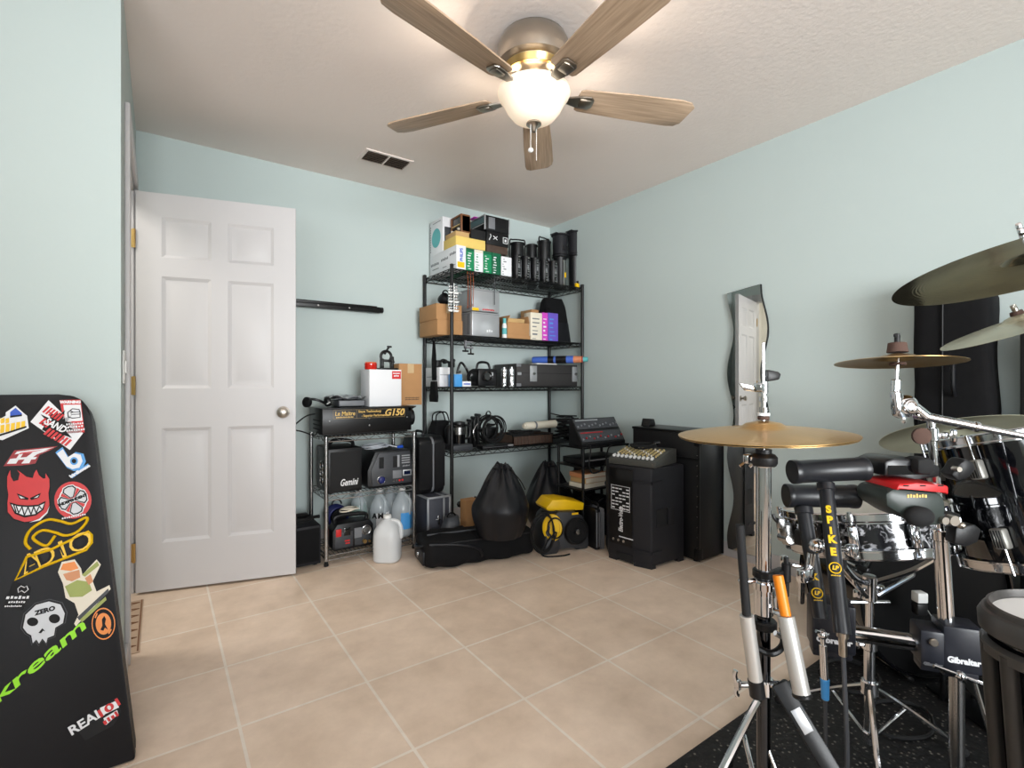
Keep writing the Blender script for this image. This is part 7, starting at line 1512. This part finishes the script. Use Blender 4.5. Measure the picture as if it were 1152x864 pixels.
# snare stand
sb = st - sn.normalized() * .124; b0 = Vector((sb.x - .0, sb.y, MT))
t = thing('snare_stand', 'chrome snare stand with basket arms under the marbled snare drum', 'drum stand', b0)
hub = pt(979, 652, 1.4); hub = Vector((b0.x, b0.y, hub.z)); 
wobj('upper_tube', B().cyl(Vector((b0.x, b0.y, .30)), hub, .010, n=18), ch, t); wobj('lower_tube', B().cyl(Vector((b0.x, b0.y, .05)), Vector((b0.x, b0.y, .33)), .0135, n=18), ch, t)
b = B(); b.cyl(hub - Vector((0, 0, .05)), hub + Vector((0, 0, .02)), .018, n=20, bev=.003); b.cyl(hub - RT * .055 - Vector((0, 0, .055)), hub + RT * .055 - Vector((0, 0, .055)), .005, n=10); b.box(tuple(hub + RT * .03 - Vector((0, 0, .02))), (.03, .02, .024), .004); b.box(tuple(hub - RT * .03 - Vector((0, 0, .03))), (.03, .02, .024), .004); wobj('basket_hub', b, ch, t)
x_ = RT - sn.normalized() * RT.dot(sn.normalized()); x_.normalize(); y_ = sn.normalized().cross(x_)
for k_, a in enumerate((-25, 100, 215)):
    d = x_ * math.cos(R(a)) + y_ * math.sin(R(a)); e = sb + d * .18 + sn.normalized() * .004; mid = hub.lerp(e, .55) - Vector((0, 0, .012))
    o = wobj('basket_arm', B().path(smooth_path([hub + d * .012, mid, e - d * .01], 5), .008, 10).path([hub + d * .02 - Vector((0, 0, .035)), mid - Vector((0, 0, .012)), mid], .0065, 8), ch, t); b = B(); b.box(tuple(e + Vector((0, 0, .004))), (.022, .022, .026), .006); wobj('rubber_tip', b, rub, t)
c = Vector((b0.x, b0.y, .325)); b = B(); b.cyl(c - Vector((0, 0, .015)), c + Vector((0, 0, .012)), .019, n=18, bev=.003); b.cyl(c - RT * .03, c, .005, n=10); b.box(tuple(c - RT * .034), (.014, .010, .022), .003); wobj('height_clamp', b, ch, t)
for k_, a in enumerate((120, 0, 240)):
    d = RT * math.cos(R(a)) + FW * math.sin(R(a)); P = [Vector((b0.x, b0.y, .205)) + d * .014, Vector((b0.x, b0.y, .15)) + d * .10, Vector((b0.x, b0.y, .034)) + d * .26]
    wobj('leg', B().path(smooth_path(P, 5), .007, 8), ch, t); wobj('leg_brace', B().cyl(Vector((b0.x, b0.y, .07)) + d * .012, P[1] - Vector((0, 0, .004)), .005, n=8), ch, t); b = B(); b.ball(tuple(P[2] - Vector((0, 0, .008))), (.014, .014, .013), 12); wobj('foot', b, rub, t)
wobj('leg_collar', B().cyl(Vector((b0.x, b0.y, .185)), Vector((b0.x, b0.y, .225)), .021, n=18, bev=.003), ch, t); wobj('brace_collar', B().cyl(Vector((b0.x, b0.y, .05)), Vector((b0.x, b0.y, .085)), .019, n=18, bev=.003), ch, t)

# black rack tom
def ribbed_lug(t, m, depth, r):
    for s, z0 in ((1, depth - .075), (-1, .075)):
        o = obj('lug', B().box((0, z0, .014), (.030, .05, .026), .006, m), mat('lug_grey', (150, 148, 142), .35, metal=.6), t)
        b = B(); [b.box((-.009 + .006 * k, z0, .0278), (.0025, .042, .003), .0008, m) for k in range(4)]; obj('rib', b, bm2, o)
        e = depth if s > 0 else 0; obj('tension_rod', B().cyl(m @ Vector((0, z0 + s * .02, .012)), m @ Vector((0, e + s * .012, .012)), .0032, n=8), ch, o)
tt_ = pt(1152, 488, 1.35)
tom = drum('rack_tom', 'large glossy black tom with chrome hoops at the right edge', 'drum', tt_, nrm(-.126, .252), .212, .32, mat('tom_black', (9, 10, 14), .07, var=.1, coat=.8), mat('tom_head', (120, 122, 116), .3, var=.05), ch, 8, ch, rim=.013, lugf=ribbed_lug)
tc_ = Vector(tom.location) + nrm(-.126, .252) * .16
q = tE - td * .16; wobj('tom_arm', B().path(smooth_path([q, q + Vector((0, 0, .12)) + td * .03, Vector((q.x, q.y, tc_.z - .02)) + td * .06, (tc_ + td * .268)], 5), .010, 10), ch, rack); wobj('tom_bracket', B().box(tuple(tc_ + td * .245), (.03, .03, .05), .006), ch, rack)

# bass drum with black head
bc = pt(1050, 677, 1.75); bc.z = .285 + MT; nb = (-FW + RT * .05).normalized()
zb = nb; e = axis((0, 0, 0), zb).to_euler()
t = thing('bass_drum', 'black bass drum with a black head lying behind the rack tube', 'drum', (bc.x, bc.y, bc.z), rot=e); r = .278
obj('shell', B().lathe([(r * .97, -.30), (r, -.30), (r, 0), (r * .97, 0), (r * .97, -.30)], 72), mat('bass_black', (10, 10, 12), .15, var=.1, coat=.5), t)
for nm, z0 in (('front_hoop', 0), ('rear_hoop', -.30)): obj(nm, B().lathe([(r * .99, z0 - .018), (r + .004, z0 - .018), (r + .007, z0), (r + .004, z0 + .018), (r * .985, z0 + .018), (r * .99, z0 - .018)], 72), M_('black_gloss'), t)
obj('front_head', B().lathe([(0, .004), (r * .985, .004)], 64), mat('head_black', (7, 7, 8), .35, spec=.3, var=.1), t); obj('rear_head', B().lathe([(0, -.304), (r * .985, -.304)], 64), M_('head_black'), t)
for i in range(8):
    a = 2 * PI * (i + .5) / 8; d = Vector((math.cos(a), math.sin(a), 0)); m = axis(d * r, d, (0, 0, 1))
    o = obj('claw', B().box((0, .012, .01), (.022, .045, .014), .004, m), bm2, t); obj('tension_rod', B().cyl(m @ Vector((0, -.02, .014)), m @ Vector((0, -.13, .014)), .0035, n=8), ch, o); obj('lug', B().box((0, -.15, .010), (.022, .06, .02), .005, m), bm2, t)
# kick pedal in front of it
kb = bc - FW * .12 - RT * .02; kb.z = MT
t = thing('kick_pedal', 'black kick pedal with a white-faced beater before the bass drum', 'pedal', kb)
bt = pt(1034.5, 674, kb.dot(FW) + .02); wobj('beater_rod', B().cyl(kb + Vector((0, 0, .14)), bt, .0035, n=8), ch, t); wobj('beater', B().box((0, 0, 0), (.036, .04, .03), .006, MRc(bt - Vector((0, 0, .03)))), bp2, t); wobj('beater_face', B().box((0, 0, 0), (.034, .034, .032), .004, MRc(bt + Vector((0, 0, .008)))), M_('white_plastic'), t, 'white beater head')
for s in (-1, 1): wobj('post', B().cyl(kb + RT * .05 * s, kb + RT * .05 * s + Vector((0, 0, .15)), .008, n=12), bm2, t)
wobj('axle', B().cyl(kb - RT * .06 + Vector((0, 0, .14)), kb + RT * .06 + Vector((0, 0, .14)), .006, n=12), ch, t); wobj('base_plate', B().box((0, .004, -.08), (.1, .008, .30), .002, MRc(kb)), bm2, t); PMk = MRc(kb) @ T(0, .03, -.2, rx=R(-20)); wobj('footboard', B().bx(-.04, .04, 0, .008, -.02, .20, .003, PMk), bm2, t)

# drum with thick dark rim in the corner of the view
cd_ = pt(1194, 692, .78); cn = nrm(-.06, .02); rr_ = .093
z = cn; x = (RT - z * RT.dot(z)).normalized(); y = z.cross(x); e = Matrix((x, y, z)).transposed().to_euler(); dl = cd_.z - MT - .009
t = thing('floor_drum', 'tall dark drum with a white head in the bottom right corner', 'drum', cd_ - z * dl, rot=e)
rimm = mat('rim_dark', (70, 68, 66), .4, metal=.4, var=.25, scale=14)
obj('rim', B().lathe([(rr_ * .86, dl - .004), (rr_ * .885, dl + .008), (rr_ * .93, dl + .006), (rr_ * .95, dl - .002), (rr_ * 1.0, dl - .004), (rr_ * 1.06, dl - .014), (rr_ * 1.06, dl - .034), (rr_ * .98, dl - .04), (rr_ * .86, dl - .04), (rr_ * .86, dl - .004)], 64), rimm, t)
obj('head', B().lathe([(0, dl - .006), (rr_ * .87, dl - .006)], 64), M_('white_plastic'), t, 'white drum head')
obj('tension_ring', B().lathe([(rr_ * .95, dl - .075), (rr_ * 1.05, dl - .07), (rr_ * 1.05, dl - .055), (rr_ * .95, dl - .05), (rr_ * .95, dl - .075)], 64), rimm, t)
obj('shell', B().lathe([(rr_ * .86, 0), (rr_ * .88, .01), (rr_ * .88, dl - .03), (rr_ * .8, dl - .03)], 56), M_('black_gloss'), t)
for i in range(12): a = 2 * PI * i / 12; obj('rod', B().cyl((rr_ * .95 * math.cos(a), rr_ * .95 * math.sin(a), .01), (rr_ * .95 * math.cos(a), rr_ * .95 * math.sin(a), dl - .06), .0115, n=12), mat('rod_dark', (52, 50, 48), .4, metal=.4), t)
obj('base_ring', B().lathe([(rr_ * .8, 0), (rr_ * 1.06, 0), (rr_ * 1.06, .02), (rr_ * .8, .02), (rr_ * .8, 0)], 56), rimm, t)

# ---- further cymbals and their stands
def cym_stand(label, cpos, n, pole, h_top, m, boom=True):
    t = thing('cymbal_stand', label, 'cymbal stand', (pole.x, pole.y, MT)); P0 = Vector((pole.x, pole.y, 0))
    z1 = .62; wobj('lower_tube', B().cyl(P0 + Vector((0, 0, .08)), P0 + Vector((0, 0, z1)), .0125, n=16), m, t); wobj('upper_tube', B().cyl(P0 + Vector((0, 0, z1 - .02)), P0 + Vector((0, 0, h_top)), .0095, n=16), m, t); wobj('collar', B().cyl(P0 + Vector((0, 0, z1 - .02)), P0 + Vector((0, 0, z1 + .015)), .018, n=16, bev=.002), m, t)
    under = cpos - n * .03
    if boom: wobj('boom_arm', B().cyl(P0 + Vector((0, 0, h_top)), under, .007, n=14), m, t); wobj('boom_clamp', B().ball((P0.x, P0.y, h_top), .02, 14), m, t)
    wobj('tilter_rod', B().cyl(under - n * .005, cpos + n * .012, .004, n=10), ch, t)
    for a in (90, 210, 330):
        d = Vector((math.cos(R(a)), math.sin(R(a)), 0)); wobj('leg', B().path(smooth_path([P0 + Vector((0, 0, .30)) + d * .012, P0 + Vector((0, 0, .2)) + d * .12, P0 + Vector((0, 0, MT + .012)) + d * .23], 5), .007, 8), m, t); wobj('leg_brace', B().cyl(P0 + Vector((0, 0, .09)) + d * .01, P0 + Vector((0, 0, .196)) + d * .12, .005, n=8), m, t)
    return t
br3 = bronze('bronze_black', (110, 104, 82), .16, .6)
rc = pt(1162, 298.5, 1.1); rn = nrm(-.098, .19)
t, M = cymbal('ride_cymbal', 'large dark ride cymbal seen from below at the top right', rc, .254, rn, br3, bow=.07, bell=.2)
obj('felt', B().lathe([(0, .036), (.02, .036), (.018, .05), (0, .05)], 18), M_('felt_brown'), t); obj('wing_nut', B().cyl((0, 0, .05), (0, 0, .085), .008, n=12).box((0, 0, .078), (.05, .012, .016), .004).box((-.02, 0, .09), (.012, .012, .016), .004), ch, t)
cym_stand('boom cymbal stand holding the dark ride cymbal', rc, rn, Vector((2.2, -.5, 0)), 1.2, ch)
cc_ = pt(1150, 364.5, 1.42); cn_ = nrm(-.40, .10)
br4 = bronze('bronze_pale', (190, 186, 160), .3, .2, .6)
t, M = cymbal('crash_cymbal', 'thin pale crash cymbal tilted edge-on beneath the dark ride cymbal', cc_, .19, cn_, br4, bow=.075, bell=.22)
obj('felt', B().lathe([(0, .028), (.016, .028), (.014, .04), (0, .04)], 18), M_('felt_brown'), t); obj('wing_nut', B().cyl((0, 0, .04), (0, 0, .06), .007, n=12).box((0, 0, .054), (.04, .01, .012), .003), M_('nickel'), t)
cym_stand('dark boom cymbal stand holding the thin pale crash cymbal', cc_, cn_, Vector((2.45, -.12, 0)), 1.25, bm2)
gc = pt(1082, 491, 1.8); gn = nrm(.07, .40)
br5 = bronze('bronze_green', (206, 206, 180), .42, .12, .3)
t, M = cymbal('crash_cymbal', 'pale green-gold cymbal behind the chrome post and black tom', gc, .246, gn, br5, bow=.07, bell=.22)
obj('felt', B().lathe([(0, .03), (.016, .03), (.014, .042), (0, .042)], 18), M_('felt_brown'), t); obj('wing_nut', B().cyl((0, 0, .042), (0, 0, .06), .007, n=12), M_('nickel'), t)
bd = bpy.data.objects['bass_drum']; inv = bd.rotation_euler.to_matrix().inverted(); q0 = inv @ (Vector((gc.x + .012, gc.y, .47)) - Vector(bd.location)); q1 = inv @ (gc - gn * .045 - Vector(bd.location)); q2 = inv @ (gc + gn * .004 - Vector(bd.location)); obj('cymbal_post', B().cyl(q0, q1, .008, n=14).cyl(q1, q2, .004, n=10), bm2, bd)

# ---- bags against the right wall
t = thing('gig_bag', 'tall black keyboard gig bag standing upright against the right wall', 'bag', (2.66, .622, 0))
fnw = lambda v: Vector((v.x + .006 * noise.noise(v * 7), v.y + .010 * noise.noise(v * 5 + Vector((3, 3, 3))), max(0, v.z)))
def upright(w, d, h):
    b = B(); vs = []; fs = []; n_ = 36; k_ = 30
    for i in range(k_ + 1):
        s = i / k_; q = 1 if s < .96 else .86; q *= 1 + .05 * math.exp(-((s - .62) / .06) ** 2)
        for j in range(n_):
            a = 2 * PI * j / n_; c, s_ = math.cos(a), math.sin(a); vs.append(Vector((d * math.copysign(abs(c) ** .35, c), w * q * math.copysign(abs(s_) ** .35, s_), h * s)))
    for i in range(k_):
        for j in range(n_): fs.append((i * n_ + j, i * n_ + (j + 1) % n_, (i + 1) * n_ + (j + 1) % n_, (i + 1) * n_ + j))
    fs.append(tuple(range(n_ - 1, -1, -1))); fs.append(tuple(range(k_ * n_, k_ * n_ + n_))); return b.raw(vs, fs)
t.location.x = 2.735
obj('body', upright(.128, .075, 1.50).deform(fnw), M_('black_fabric'), t); obj('seam', B().path([(-.078, .02, .05), (-.079, .022, .7), (-.078, .02, 1.44)], .003, 6), M_('black_plastic'), t); obj('pocket', upright(.112, .02, .72).deform(lambda v: fnw(v + Vector((-.075, .01, .18)))), M_('nylon'), t); obj('handle', B().spline([(-.085, -.02, 1.0), (-.105, -.02, 1.04), (-.105, -.02, 1.12), (-.085, -.02, 1.16)], .008), M_('nylon'), t)
t = thing('guitar_case', 'dark brown-edged case standing against the right wall beside the gig bag', 'case', (2.75, .285, 0)); obj('body', B().bx(-.06, .06, -.13, .13, .0, 1.30, .03), mat('case_brown', (58, 48, 40), .55, var=.2), t); obj('edge', B().bx(-.066, -.055, -.134, .134, .02, 1.28, .004), M_('black_plastic'), t); obj('latch', B().bx(-.07, -.062, .1, .125, .6, .66, .003), M_('steel'), t)
